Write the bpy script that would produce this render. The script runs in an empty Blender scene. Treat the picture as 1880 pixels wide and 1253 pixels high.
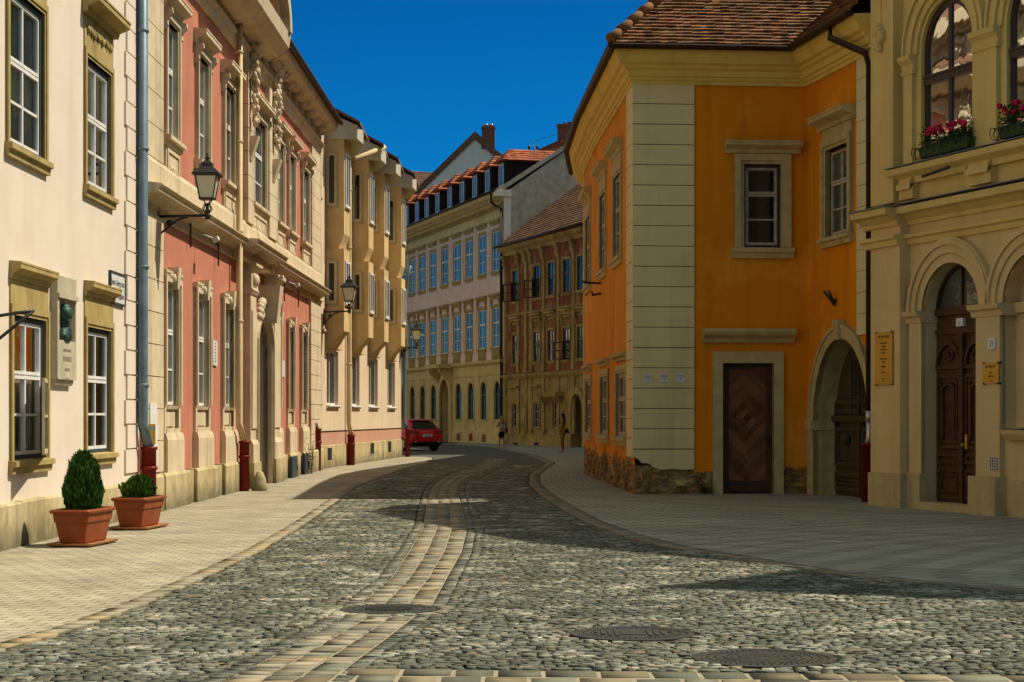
import bpy, bmesh, math, random
import numpy as np
from mathutils import Vector, Matrix
random.seed(7)
SC = bpy.context.scene
COL = SC.collection
FPX, CX, HY, CH = 3450.0, 940.0, 765.0, 1.6     # lens and eye height worked out from the manhole ellipses
# ------------------------------------------------------------------ materials
def mk(name, c, c2=None, scale=1.5, rough=.85, bump=.15, bscale=45, streak=None, samt=.5, spec=.12, metal=0., attr=False,
       big=.0, bdist=.01, patch=None, pamt=.5, pscale=.5, zstain=None, pdet=7, prough=.65, plo=.52, phi=.62):
    m = bpy.data.materials.new(name); m.use_nodes = True
    nt = m.node_tree; N = nt.nodes; L = nt.links
    b = N['Principled BSDF']
    b.inputs['Roughness'].default_value = rough; b.inputs['Metallic'].default_value = metal
    b.inputs['Specular IOR Level'].default_value = spec
    tc = N.new('ShaderNodeTexCoord')
    def noise(s, det=5, r=.6, mp=None):
        n = N.new('ShaderNodeTexNoise'); n.inputs['Scale'].default_value = s; n.inputs['Detail'].default_value = det
        n.inputs['Roughness'].default_value = r
        if mp:
            q = N.new('ShaderNodeMapping'); q.inputs['Scale'].default_value = mp
            L.new(tc.outputs['Object'], q.inputs['Vector']); L.new(q.outputs[0], n.inputs['Vector'])
        else: L.new(tc.outputs['Object'], n.inputs['Vector'])
        return n.outputs['Fac']
    def ramp(f, a, z):
        r = N.new('ShaderNodeMapRange'); r.inputs['From Min'].default_value = a; r.inputs['From Max'].default_value = z
        L.new(f, r.inputs['Value']); return r.outputs[0]
    def mix(fac, A, B, mode='MIX'):
        x = N.new('ShaderNodeMix'); x.data_type = 'RGBA'; x.blend_type = mode
        if isinstance(fac, float): x.inputs[0].default_value = fac
        else: L.new(fac, x.inputs[0])
        for i, v in ((6, A), (7, B)):
            if isinstance(v, tuple): x.inputs[i].default_value = (*v[:3], 1)
            else: L.new(v, x.inputs[i])
        return x.outputs[2]
    if c2 is None: c2 = tuple(v*.82 for v in c)
    col = mix(ramp(noise(scale), .35, .68), c, c2)
    if patch:
        col = mix(mul(nt, ramp(noise(pscale, pdet, prough), plo, phi), pamt), col, patch)
    if streak:
        col = mix(mul(nt, ramp(noise(1.0, 6, .65, (2.2, 2.2, .22)), .5, .75), samt), col, streak)
    if zstain:                      # dirt splashed up from the pavement: real wear, with a ragged edge
        sx = N.new('ShaderNodeSeparateXYZ'); L.new(tc.outputs['Object'], sx.inputs[0])
        ad = N.new('ShaderNodeMath'); ad.operation = 'SUBTRACT'
        L.new(sx.outputs[2], ad.inputs[0]); n2 = mul(nt, noise(2.2, 6, .7), zstain[1]); L.new(n2, ad.inputs[1])
        col = mix(mul(nt, ramp(ad.outputs[0], .05, -.3*zstain[1]-.12), .75), col, zstain[0])
    if attr:
        a = N.new('ShaderNodeAttribute'); a.attribute_name = 'Col'
        col = mix(1.0, col, a.outputs['Color'], 'MULTIPLY')
    L.new(col, b.inputs['Base Color'])
    if bump > 0:
        bp = N.new('ShaderNodeBump'); bp.inputs['Strength'].default_value = bump; bp.inputs['Distance'].default_value = bdist
        L.new(noise(bscale, 4, .65), bp.inputs['Height']); L.new(bp.outputs[0], b.inputs['Normal'])
    return m
def mul(nt, f, k):
    x = nt.nodes.new('ShaderNodeMath'); x.operation = 'MULTIPLY'; nt.links.new(f, x.inputs[0]); x.inputs[1].default_value = k
    return x.outputs[0]
def brickmat(name, c1, c2, mortar, bw, bh, msize=.012, bump=.5, rough=.9, rot=0., warp=.02, bias=0., noise_amt=.35, offs=.5, dirt=None):
    m = bpy.data.materials.new(name); m.use_nodes = True
    nt = m.node_tree; N = nt.nodes; L = nt.links; b = N['Principled BSDF']
    b.inputs['Roughness'].default_value = rough; b.inputs['Specular IOR Level'].default_value = .25
    uv = N.new('ShaderNodeUVMap'); uv.uv_map = 'UVMap'
    mp = N.new('ShaderNodeMapping'); mp.inputs['Rotation'].default_value = (0, 0, rot); L.new(uv.outputs[0], mp.inputs[0])
    wn = N.new('ShaderNodeTexNoise'); wn.inputs['Scale'].default_value = 1.3; L.new(mp.outputs[0], wn.inputs['Vector'])
    wa = N.new('ShaderNodeMix'); wa.data_type = 'RGBA'; wa.blend_type = 'LINEAR_LIGHT'; wa.inputs[0].default_value = warp
    L.new(mp.outputs[0], wa.inputs[6]); L.new(wn.outputs['Color'], wa.inputs[7])
    br = N.new('ShaderNodeTexBrick'); L.new(wa.outputs[2], br.inputs['Vector'])
    br.offset = offs
    br.inputs['Color1'].default_value = (*c1, 1); br.inputs['Color2'].default_value = (*c2, 1); br.inputs['Mortar'].default_value = (*mortar, 1)
    br.inputs['Scale'].default_value = 1; br.inputs['Mortar Size'].default_value = msize; br.inputs['Bias'].default_value = bias
    br.inputs['Brick Width'].default_value = bw; br.inputs['Row Height'].default_value = bh
    br.inputs['Mortar Smooth'].default_value = .3
    n = N.new('ShaderNodeTexNoise'); n.inputs['Scale'].default_value = .9; n.inputs['Detail'].default_value = 8; n.inputs['Roughness'].default_value = .7
    L.new(uv.outputs[0], n.inputs['Vector'])
    rp = N.new('ShaderNodeMapRange'); rp.inputs['From Min'].default_value = .3; rp.inputs['From Max'].default_value = .7
    rp.inputs['To Min'].default_value = 1-noise_amt; rp.inputs['To Max'].default_value = 1+noise_amt*.4; L.new(n.outputs['Fac'], rp.inputs[0])
    x = N.new('ShaderNodeMix'); x.data_type = 'RGBA'; x.blend_type = 'MULTIPLY'; x.inputs[0].default_value = 1
    L.new(br.outputs['Color'], x.inputs[6]); L.new(rp.outputs[0], x.inputs[7])
    n2 = N.new('ShaderNodeTexNoise'); n2.inputs['Scale'].default_value = 40; n2.inputs['Detail'].default_value = 4; L.new(uv.outputs[0], n2.inputs['Vector'])
    rp2 = N.new('ShaderNodeMapRange'); rp2.inputs['To Min'].default_value = .75; rp2.inputs['To Max'].default_value = 1.25; L.new(n2.outputs['Fac'], rp2.inputs[0])
    y = N.new('ShaderNodeMix'); y.data_type = 'RGBA'; y.blend_type = 'MULTIPLY'; y.inputs[0].default_value = 1
    L.new(x.outputs[2], y.inputs[6]); L.new(rp2.outputs[0], y.inputs[7])
    L.new(y.outputs[2], b.inputs['Base Color'])
    h = N.new('ShaderNodeMath'); h.operation = 'MULTIPLY_ADD'; L.new(br.outputs['Fac'], h.inputs[0]); h.inputs[1].default_value = -1
    L.new(mul(nt, n2.outputs['Fac'], .25), h.inputs[2])
    bp = N.new('ShaderNodeBump'); bp.inputs['Strength'].default_value = bump; bp.inputs['Distance'].default_value = .015
    L.new(h.outputs[0], bp.inputs['Height']); L.new(bp.outputs[0], b.inputs['Normal'])
    return m
def glassmat(name, c, rough=.03, wav=.03, c2=None, spec=.6):
    m = mk(name, c, c2 or tuple(v*.6 for v in c), scale=.9, rough=rough, bump=wav, bscale=1.6, spec=spec, bdist=.1)
    return m
def clearglass():
    m = bpy.data.materials.new('clear_glass'); m.use_nodes = True
    nt = m.node_tree; N = nt.nodes; L = nt.links
    out = N['Material Output']; N.remove(N['Principled BSDF'])
    tr = N.new('ShaderNodeBsdfTransparent'); tr.inputs[0].default_value = (.86, .93, .9, 1)
    gl = N.new('ShaderNodeBsdfGlossy'); gl.inputs['Roughness'].default_value = .02
    fr = N.new('ShaderNodeFresnel'); fr.inputs[0].default_value = 1.6
    tc = N.new('ShaderNodeTexCoord'); n = N.new('ShaderNodeTexNoise'); n.inputs['Scale'].default_value = 1.4
    L.new(tc.outputs['Object'], n.inputs['Vector'])
    bp = N.new('ShaderNodeBump'); bp.inputs['Strength'].default_value = .04; bp.inputs['Distance'].default_value = .1
    L.new(n.outputs['Fac'], bp.inputs['Height']); L.new(bp.outputs[0], gl.inputs['Normal'])
    mx = N.new('ShaderNodeMixShader'); L.new(fr.outputs[0], mx.inputs[0]); L.new(tr.outputs[0], mx.inputs[1]); L.new(gl.outputs[0], mx.inputs[2])
    L.new(mx.outputs[0], out.inputs[0]); return m
M = {}
M['cream'] = mk('cream_plaster', (.70, .59, .465), (.64, .53, .41), 1.1, streak=(.5, .38, .25), samt=.2, bump=.25, bscale=18, zstain=((.45, .35, .2), .5))
M['ochre_stone'] = mk('ochre_stone', (.42, .31, .115), (.32, .235, .085), 3, streak=(.16, .12, .05), samt=.6, bump=.3)
M['plinth'] = mk('plinth_limestone', (.50, .40, .21), (.38, .3, .14), 2.2, streak=(.16, .135, .07), samt=.8, bump=.45, bscale=26, patch=(.56, .46, .28), pamt=.6, zstain=((.09, .085, .05), .75))
M['palestone'] = mk('pale_stone', (.5, .435, .3), (.4, .35, .235), 2.5, streak=(.2, .17, .11), samt=.5, bump=.3)
M['pink'] = mk('salmon_roughcast', (.50, .195, .12), (.43, .165, .1), 1.4, bump=.6, bscale=55, streak=(.33, .1, .05), samt=.35)
M['pinktrim'] = mk('cream_stucco_trim', (.63, .515, .335), (.52, .415, .26), 2.2, streak=(.25, .195, .11), samt=.65, bump=.22)
M['white'] = mk('white_paint', (.72, .69, .64), (.6, .57, .5), 4, rough=.5, bump=.05)
M['bluegrey'] = mk('dark_bluegrey_paint', (.045, .06, .065), rough=.55, bump=.05)
M['beige'] = mk('beige_plaster', (.66, .51, .34), (.59, .45, .29), .9, streak=(.4, .29, .16), samt=.4, bump=.2)
M['ochre_bay'] = mk('ochre_bay_plaster', (.64, .46, .215), (.54, .38, .17), 1.2, streak=(.27, .19, .08), samt=.55, bump=.2, patch=(.36, .28, .15), pamt=.4)
M['pinkband'] = mk('pink_band_plaster', (.52, .285, .19), (.45, .24, .155), 1.4, bump=.3, streak=(.34, .22, .13), samt=.5)
M['lilac'] = mk('lilac_grey_plaster', (.72, .54, .40), (.64, .47, .34), .8, streak=(.3, .21, .14), samt=.4)
M['palace_ochre'] = mk('ochre_ashlar', (.62, .48, .2), (.52, .39, .155), 1.2, streak=(.2, .14, .045), samt=.55)
M['palace_trim'] = mk('olive_stone_trim', (.38, .28, .1), (.3, .22, .075), 2, streak=(.15, .11, .05), samt=.5)
M['brownwall'] = mk('oxblood_plaster', (.24, .065, .02), (.15, .045, .016), 1.6, streak=(.35, .23, .09), samt=.4, patch=(.36, .24, .1), pamt=.5, pscale=.9)
M['browntrim'] = mk('weathered_ochre', (.44, .30, .085), (.28, .195, .06), 1.5, streak=(.09, .065, .03), samt=.7, patch=(.12, .085, .04), pamt=.6, pscale=.8)
M['pebble'] = mk('pebble_dash', (.62, .55, .4), (.42, .37, .27), 2.5, bump=1., bscale=9, bdist=.12, streak=(.18, .15, .09), samt=.5)
M['gable_white'] = mk('grey_white_render', (.78, .71, .58), (.7, .63, .5), .4, streak=(.36, .32, .24), samt=.4, bump=.2)
M['orange'] = mk('orange_plaster', (.70, .245, .004), (.60, .2, .004), .5, streak=(.44, .145, .008), samt=.75, patch=(.78, .32, .03), pamt=.6, pscale=.55, zstain=((.42, .17, .03), .8), bump=.2, bscale=20)
M['quoin'] = mk('pale_quoin_plaster', (.66, .575, .29), (.59, .51, .25), 1.2, streak=(.34, .28, .13), samt=.4, bump=.15)
M['ycornice'] = mk('yellow_cornice', (.68, .5, .12), (.6, .43, .1), 1.5, streak=(.3, .2, .07), samt=.45, bump=.15)
M['stone_frame'] = mk('weathered_sandstone', (.52, .42, .19), (.40, .315, .135), 3.5, streak=(.17, .125, .06), samt=.6, bump=.4, bscale=30)
M['rubble'] = mk('crumbling_rubble', (.3, .19, .07), (.13, .085, .035), 3.5, bump=1., bscale=9, bdist=.05, patch=(.42, .3, .13), pamt=.8, pscale=2.2, streak=(.07, .05, .025), samt=.5, attr=True)
M['yellow'] = mk('warm_yellow_plaster', (.64, .48, .165), (.56, .41, .14), .9, streak=(.36, .23, .08), samt=.45, bump=.14)
M['ypeach'] = mk('peach_plaster', (.64, .47, .22), (.56, .405, .185), .9, streak=(.36, .25, .11), samt=.4, bump=.14, zstain=((.3, .23, .1), .3))
M['blockstone'] = mk('limestone_block', (.5, .385, .17), (.4, .31, .14), 2.4, streak=(.2, .16, .08), samt=.6, bump=.35, patch=(.58, .47, .27), pamt=.5, pscale=1.4)
M['wood'] = mk('dark_walnut_wood', (.085, .036, .016), (.05, .022, .011), 6, rough=.6, bump=.3, bscale=30, spec=.2)
M['woodplank'] = mk('brown_plank_wood', (.2, .09, .038), (.12, .054, .024), 5, rough=.7, bump=.4, bscale=35, attr=True)
M['greengate'] = mk('greenish_brown_gate_wood', (.085, .064, .028), (.055, .042, .02), 5, rough=.65, bump=.3)
M['oldwhite'] = mk('flaking_white_paint', (.52, .43, .31), (.3, .24, .165), 9, rough=.7, bump=.3)
M['beigeframe'] = mk('cream_window_frame', (.52, .43, .27), (.42, .34, .2), 4, rough=.6, bump=.1)
M['frame_brown'] = mk('dark_brown_frame', (.04, .02, .011), (.028, .014, .008), 5, rough=.4, spec=.45, bump=.08)
M['black'] = mk('black_iron', (.012, .013, .013), (.02, .02, .018), 8, rough=.45, bump=.15, spec=.4)
M['blackwood'] = mk('tarred_dark_boards', (.022, .017, .013), (.012, .01, .009), 4, rough=.8, bump=.4, bscale=25)
M['zinc'] = mk('bluegrey_zinc', (.155, .21, .235), (.1, .14, .16), 3, rough=.45, metal=.3, bump=.08, streak=(.3, .32, .3), samt=.3)
M['steel'] = mk('galvanised_steel', (.5, .5, .47), (.4, .4, .37), 5, rough=.35, metal=.7, bump=.05)
M['redpipe'] = mk('red_cast_iron', (.19, .018, .012), (.14, .014, .01), 4, rough=.45, bump=.1)
M['brownpipe'] = mk('dark_brown_metal', (.035, .02, .012), (.05, .028, .015), 4, rough=.5, bump=.08, metal=.2)
M['creampipe'] = mk('cream_painted_pipe', (.6, .45, .24), (.5, .37, .19), 3, rough=.6, bump=.08)
M['eavewhite'] = mk('offwhite_eave_boards', (.52, .48, .36), (.42, .39, .28), 2, rough=.7, bump=.1)
M['tile'] = mk('clay_tile', (.23, .118, .06), (.15, .075, .04), 8, rough=.85, bump=.35, attr=True, patch=(.2, .13, .07), pamt=.6, pscale=3.)
M['tile_old'] = mk('old_brown_tile', (.2, .1, .052), (.13, .07, .04), 6, rough=.9, bump=.35, attr=True)
M['tile_red'] = mk('red_tile', (.36, .11, .05), (.26, .08, .037), 6, rough=.8, bump=.3, attr=True)
M['brick'] = brickmat('chimney_brick', (.3, .075, .035), (.2, .055, .03), (.2, .14, .1), .22, .075, .012)
M['gl_dark'] = glassmat('dark_glass', (.014, .017, .015))
M['gl_sky'] = glassmat('sky_glass', (.03, .05, .06), rough=.02, wav=.05, spec=1.); M['gl_sky'].node_tree.nodes['Principled BSDF'].inputs['IOR'].default_value = 1.85
M['gl_curt'] = glassmat('curtained_glass', (.1, .11, .085), c2=(.03, .04, .035))
M['gl_clear'] = clearglass()
M['curtain'] = mk('net_curtain', (.74, .72, .64), (.55, .54, .48), 3, rough=.9, bump=.3, streak=(.35, .36, .3), samt=.5)
M['blind'] = mk('slatted_blind', (.5, .44, .33), (.42, .36, .26), 4, rough=.7, bump=.05)
M['room'] = mk('dim_room', (.03, .032, .026), rough=.9, bump=0)
M['terracotta'] = mk('terracotta_plastic', (.245, .06, .018), (.205, .05, .015), 3, rough=.55, bump=.08, spec=.15, streak=(.32, .12, .06), samt=.45)
M['saucer'] = mk('ochre_saucer_plastic', (.44, .2, .075), (.38, .165, .06), 3, rough=.5, bump=.06)
M['soil'] = mk('potting_soil', (.035, .022, .013), rough=1., bump=.8, bscale=30)
M['leaf_dark'] = mk('dark_conifer_leaf', (.03, .085, .016), (.05, .125, .025), 9, rough=.6, bump=0, attr=True)
M['leaf_mid'] = mk('fresh_conifer_leaf', (.045, .11, .012), (.07, .15, .02), 9, rough=.6, bump=0, attr=True)
M['leaf_weed'] = mk('weed_leaf', (.04, .09, .018), (.06, .12, .02), 9, rough=.6, bump=0, attr=True)
M['bark'] = mk('bark', (.06, .04, .025), rough=.9)
M['petal'] = mk('magenta_petal', (.62, .015, .1), (.5, .01, .06), 9, rough=.6, bump=0, attr=True)
M['boxgreen'] = mk('green_plastic_box', (.05, .1, .025), rough=.5, bump=.05)
M['brass'] = mk('brass_plate', (.52, .33, .05), (.44, .27, .04), 2, rough=.35, metal=.55, bump=.03)
M['enamel'] = mk('white_enamel', (.68, .66, .6), rough=.35, bump=.02)
M['ink'] = mk('black_lettering', (.02, .02, .02), rough=.7, bump=0)
M['inkgrey'] = mk('carved_lettering', (.26, .22, .15), rough=.9, bump=0)
M['inkbrown'] = mk('engraved_lettering', (.06, .035, .01), rough=.7, bump=0)
M['bronze'] = mk('green_bronze', (.05, .1, .075), (.025, .045, .035), 8, rough=.5, metal=.4, bump=.3)
M['milk'] = mk('milky_lamp_glass', (.6, .55, .42), (.52, .48, .36), 3, rough=.25, bump=.03, spec=.5)
M['iron_cover'] = mk('cast_iron_cover', (.04, .042, .033), (.07, .06, .042), 6, rough=.5, metal=.15, bump=.5, bscale=40)
M['joint'] = mk('sandy_joint_dirt', (.06, .045, .026), (.028, .022, .013), 6, rough=1., bump=.8, bscale=40)
# ------------------------------------------------------------------ geometry
class F:                        # a facade: x along the wall (left to right seen from the street), y into the house, z up
    def __init__(s, p0, p1):
        s.p = np.array(p0, float); d = np.array(p1, float) - s.p; s.len = float(np.linalg.norm(d)); s.d = d/s.len
        s.n = np.array([-s.d[1], s.d[0]])
    def hit(s, px, py=765., off=0.):
        dx = np.array([(px-CX)/FPX, 1.]); t = (off + s.p@s.n)/(dx@s.n)
        q = t*dx - s.p
        return float(q@s.d), float(CH + t*(HY-py)/FPX)
    def u(s, px, off=0.): return s.hit(px, 765, off)[0]
    def v(s, px, py, off=0.): return s.hit(px, py, off)[1]
    def w(s, P):
        x, y, z = P; q = s.p + x*s.d + y*s.n
        return (q[0], q[1], z)
def gpt(px, py): z = CH*FPX/(py-HY); return ((px-CX)/FPX*z, z)
class MB:
    def __init__(s, f=None): s.f = f; s.V = []; s.P = []; s.U = []; s.C = []; s.S = []; s.c = (1, 1, 1)
    def poly(s, pts, uv=None, smooth=False):
        b = len(s.V); w = s.f.w if s.f else (lambda p: tuple(p))
        s.V += [w(p) for p in pts]; s.P.append(tuple(range(b, b+len(pts))))
        if uv is None:
            a = Vector(pts[1])-Vector(pts[0]); c = Vector(pts[2])-Vector(pts[1]); n = a.cross(c)
            k = max(range(3), key=lambda i: abs(n[i])); ij = ((1, 2), (0, 2), (0, 1))[k]
            uv = [(p[ij[0]], p[ij[1]]) for p in pts]
        s.U.append(uv); s.C.append(s.c); s.S.append(smooth)
    def box(s, x0, x1, y0, y1, z0, z1):
        p = [(x, y, z) for z in (z0, z1) for y in (y0, y1) for x in (x0, x1)]
        for q in ((0, 2, 3, 1), (4, 5, 7, 6), (0, 1, 5, 4), (2, 6, 7, 3), (0, 4, 6, 2), (1, 3, 7, 5)): s.poly([p[i] for i in q])
        return s
    def hexa(s, p):             # 8 corners, same order as box
        for q in ((0, 2, 3, 1), (4, 5, 7, 6), (0, 1, 5, 4), (2, 6, 7, 3), (0, 4, 6, 2), (1, 3, 7, 5)): s.poly([p[i] for i in q])
    def prof(s, pr, x0, x1):    # profile of (y,z) points extruded along x, with capped ends
        n = len(pr)
        for i in range(n):
            a, b = pr[i], pr[(i+1) % n]
            s.poly([(x0, a[0], a[1]), (x0, b[0], b[1]), (x1, b[0], b[1]), (x1, a[0], a[1])])
        s.poly([(x0, a, b) for a, b in pr]); s.poly([(x1, a, b) for a, b in reversed(pr)])
        return s
    def ext(s, pl, y0, y1, caps=(1, 1)):     # outline of (x,z) points extruded along y
        n = len(pl)
        for i in range(n):
            a, b = pl[i], pl[(i+1) % n]
            s.poly([(a[0], y0, a[1]), (b[0], y0, b[1]), (b[0], y1, b[1]), (a[0], y1, a[1])])
        if caps[0]: s.poly([(a, y0, b) for a, b in pl])
        if caps[1]: s.poly([(a, y1, b) for a, b in reversed(pl)])
        return s
    def ring(s, A, B, y0, y1, closed=False):     # band between two outlines, front at y0, sides back to y1
        n = len(A)
        for i in range(n if closed else n-1):
            j = (i+1) % n
            a, b, c, d = A[i], A[j], B[j], B[i]
            s.poly([(a[0], y0, a[1]), (b[0], y0, b[1]), (c[0], y0, c[1]), (d[0], y0, d[1])])
            s.poly([(a[0], y0, a[1]), (b[0], y0, b[1]), (b[0], y1, b[1]), (a[0], y1, a[1])])
            s.poly([(d[0], y0, d[1]), (c[0], y0, c[1]), (c[0], y1, c[1]), (d[0], y1, d[1])])
        if not closed:
            for i in (0, n-1):
                s.poly([(A[i][0], y0, A[i][1]), (B[i][0], y0, B[i][1]), (B[i][0], y1, B[i][1]), (A[i][0], y1, A[i][1])])
        return s
    def strip(s, A, y0, y1):
        for a, b in zip(A, A[1:]): s.poly([(a[0], y0, a[1]), (b[0], y0, b[1]), (b[0], y1, b[1]), (a[0], y1, a[1])])
        return s
    def tube(s, pts, r, n=8, cap=True):
        pts = [Vector(p) for p in pts]; rs = r if isinstance(r, (list, tuple)) else [r]*len(pts); R = []
        for i, p in enumerate(pts):
            t = (pts[min(i+1, len(pts)-1)]-pts[max(i-1, 0)]).normalized()
            a = t.orthogonal() if abs(t.z) < .9 else Vector((1, 0, 0))
            a = (Vector((0, 0, 1)).cross(t) if abs(t.z) < .9 else Vector((1, 0, 0))).normalized(); b = t.cross(a).normalized()
            a = b.cross(t).normalized()
            R.append([p+(a*math.cos(6.2832*k/n)+b*math.sin(6.2832*k/n))*rs[i] for k in range(n)])
        for i in range(len(R)-1):
            for k in range(n): s.poly([R[i][k], R[i][(k+1) % n], R[i+1][(k+1) % n], R[i+1][k]], smooth=True)
        if cap: s.poly(list(reversed(R[0]))); s.poly(R[-1])
        return s
    def lathe(s, c, pr, n=12, smooth=True):      # pr: (radius, z)
        R = [[(c[0]+r*math.cos(6.2832*(k+.5)/n), c[1]+r*math.sin(6.2832*(k+.5)/n), c[2]+z) for k in range(n)] for r, z in pr]
        for i in range(len(R)-1):
            for k in range(n): s.poly([R[i][k], R[i][(k+1) % n], R[i+1][(k+1) % n], R[i+1][k]], smooth=smooth)
        s.poly(list(reversed(R[0]))); s.poly(R[-1]); return s
    def lump(s, c, r, n=7, m=5):
        rx, ry, rz = r if isinstance(r, (list, tuple)) else (r, r, r)
        G = [[(c[0]+rx*math.sin(math.pi*i/m)*math.cos(6.2832*k/n), c[1]+ry*math.sin(math.pi*i/m)*math.sin(6.2832*k/n), c[2]-rz*math.cos(math.pi*i/m)) for k in range(n)] for i in range(m+1)]
        for i in range(m):
            for k in range(n):
                q = [G[i][k], G[i][(k+1) % n], G[i+1][(k+1) % n], G[i+1][k]]
                if i == 0: q = [q[0], q[2], q[3]]
                elif i == m-1: q = q[:3]
                s.poly(q, smooth=True)
        return s
    def sweep(s, path, pr, cap=True):            # profile (out,z) along a plan path, mitred at the corners (world coords)
        P = [np.array(p, float) for p in path]; n = len(P); O = []
        for i in range(n):
            ds = []
            if i > 0: ds.append((P[i]-P[i-1])/np.linalg.norm(P[i]-P[i-1]))
            if i < n-1: ds.append((P[i+1]-P[i])/np.linalg.norm(P[i+1]-P[i]))
            ns = [np.array([d[1], -d[0]]) for d in ds]; m = sum(ns); m = m/np.linalg.norm(m); m = m/max(.3, m@ns[0]); O.append(m)
        R = [[(P[i][0]+O[i][0]*o, P[i][1]+O[i][1]*o, z) for o, z in pr] for i in range(n)]
        L = 0.
        for i in range(n-1):
            l = float(np.linalg.norm(P[i+1]-P[i])); q = 0.
            for k in range(len(pr)-1):
                e = math.hypot(pr[k+1][0]-pr[k][0], pr[k+1][1]-pr[k][1])
                s.poly([R[i][k], R[i+1][k], R[i+1][k+1], R[i][k+1]], uv=[(L, q), (L+l, q), (L+l, q+e), (L, q+e)]); q += e
            L += l
        if cap: s.poly(R[0]); s.poly(list(reversed(R[-1])))
        return s
    def build(s, name, mat, parent=None, origin=None):
        if not s.V: return None
        V = np.array(s.V, float)
        if parent is not None: o = np.array(parent['_o'])
        else:
            o = np.array(origin) if origin is not None else np.array([(V[:, 0].min()+V[:, 0].max())/2, (V[:, 1].min()+V[:, 1].max())/2, V[:, 2].min()])
        me = bpy.data.meshes.new(name); me.from_pydata((V-o).tolist(), [], s.P)
        uvl = me.uv_layers.new(name='UVMap'); uvl.data.foreach_set('uv', np.array([c for f in s.U for p in f for c in p[:2]], float).ravel())
        ca = me.color_attributes.new('Col', 'FLOAT_COLOR', 'CORNER')
        ca.data.foreach_set('color', np.array([(*c, 1.) for f, c in zip(s.P, s.C) for _ in f], float).ravel())
        me.polygons.foreach_set('use_smooth', s.S)
        bm = bmesh.new(); bm.from_mesh(me); bmesh.ops.remove_doubles(bm, verts=bm.verts, dist=1e-5)
        bmesh.ops.recalc_face_normals(bm, faces=bm.faces); bm.to_mesh(me); bm.free()
        me.materials.append(M[mat] if isinstance(mat, str) else mat)
        ob = bpy.data.objects.new(name, me); COL.objects.link(ob)
        if parent is not None: ob.parent = parent
        else: ob.location = o
        ob['_o'] = [float(x) for x in o]
        return ob
def tag(o, label, cat, group=None, kind=None):
    if label: o['label'] = label
    if cat: o['category'] = cat
    if group: o['group'] = group
    if kind: o['kind'] = kind
    return o
def thing(name, loc, label, cat, group=None):
    o = bpy.data.objects.new(name, None); COL.objects.link(o); o.location = loc; o['_o'] = [float(x) for x in loc]
    o.empty_display_size = .3
    return tag(o, label, cat, group)
def frame_mat(f, u, v, y):      # a matrix for lettering lying on a facade
    p = f.w((u, y, v)); X = Vector((*f.d, 0)); Y = Vector((0, 0, 1)); Z = X.cross(Y)
    return Matrix(((X.x, Y.x, Z.x, p[0]), (X.y, Y.y, Z.y, p[1]), (X.z, Y.z, Z.z, p[2]), (0, 0, 0, 1)))
def text(body, f, u, v, y, size, mat, parent, align='CENTER', xs=1.):
    cu = bpy.data.curves.new('lettering', 'FONT'); cu.body = body; cu.size = size; cu.align_x = align; cu.extrude = .0008; cu.resolution_u = 3
    cu.space_line = .95
    cu.materials.append(M[mat]); o = bpy.data.objects.new('lettering', cu); COL.objects.link(o); o.parent = parent
    mw = frame_mat(f, u, v, y) @ Matrix.Diagonal((xs, 1, 1, 1)); mw.translation -= Vector(parent['_o']); o.matrix_local = mw
    return o
def outline(u0, u1, v0, v1, rv=0., n=16):
    if rv <= 0: return [(u0, v0), (u0, v1), (u1, v1), (u1, v0)]
    uc, r = (u0+u1)/2, (u1-u0)/2; vs = v1-rv
    return [(u0, v0)]+[(uc-r*math.cos(math.pi*k/n), vs+rv*math.sin(math.pi*k/n)) for k in range(n+1)]+[(u1, v0)]
def wall(f, parent, name, mat, u0, u1, v0, v1, holes=(), y=0., back=None):
    mb = MB(f)
    xs = sorted({u0, u1, *[h[0] for h in holes], *[h[1] for h in holes]}); zs = sorted({v0, v1, *[h[2] for h in holes], *[h[3] for h in holes]})
    xs = [x for x in xs if u0 <= x <= u1]; zs = [z for z in zs if v0 <= z <= v1]
    for a, b in zip(xs, xs[1:]):
        for c, d in zip(zs, zs[1:]):
            m = ((a+b)/2, (c+d)/2)
            if any(h[0] < m[0] < h[1] and h[2] < m[1] < h[3] for h in holes): continue
            mb.poly([(a, y, c), (b, y, c), (b, y, d), (a, y, d)])
    for h in holes:
        if len(h) > 4 and h[4] > 0:
            o = outline(*h)[1:-1]; k = len(o)//2
            for side, cx in ((o[:k+1], h[0]), (o[k:], h[1])):
                for p, q in zip(side, side[1:]): mb.poly([(cx, y, h[3]), (p[0], y, p[1]), (q[0], y, q[1])])
    return mb.build(name, mat, parent)
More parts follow.
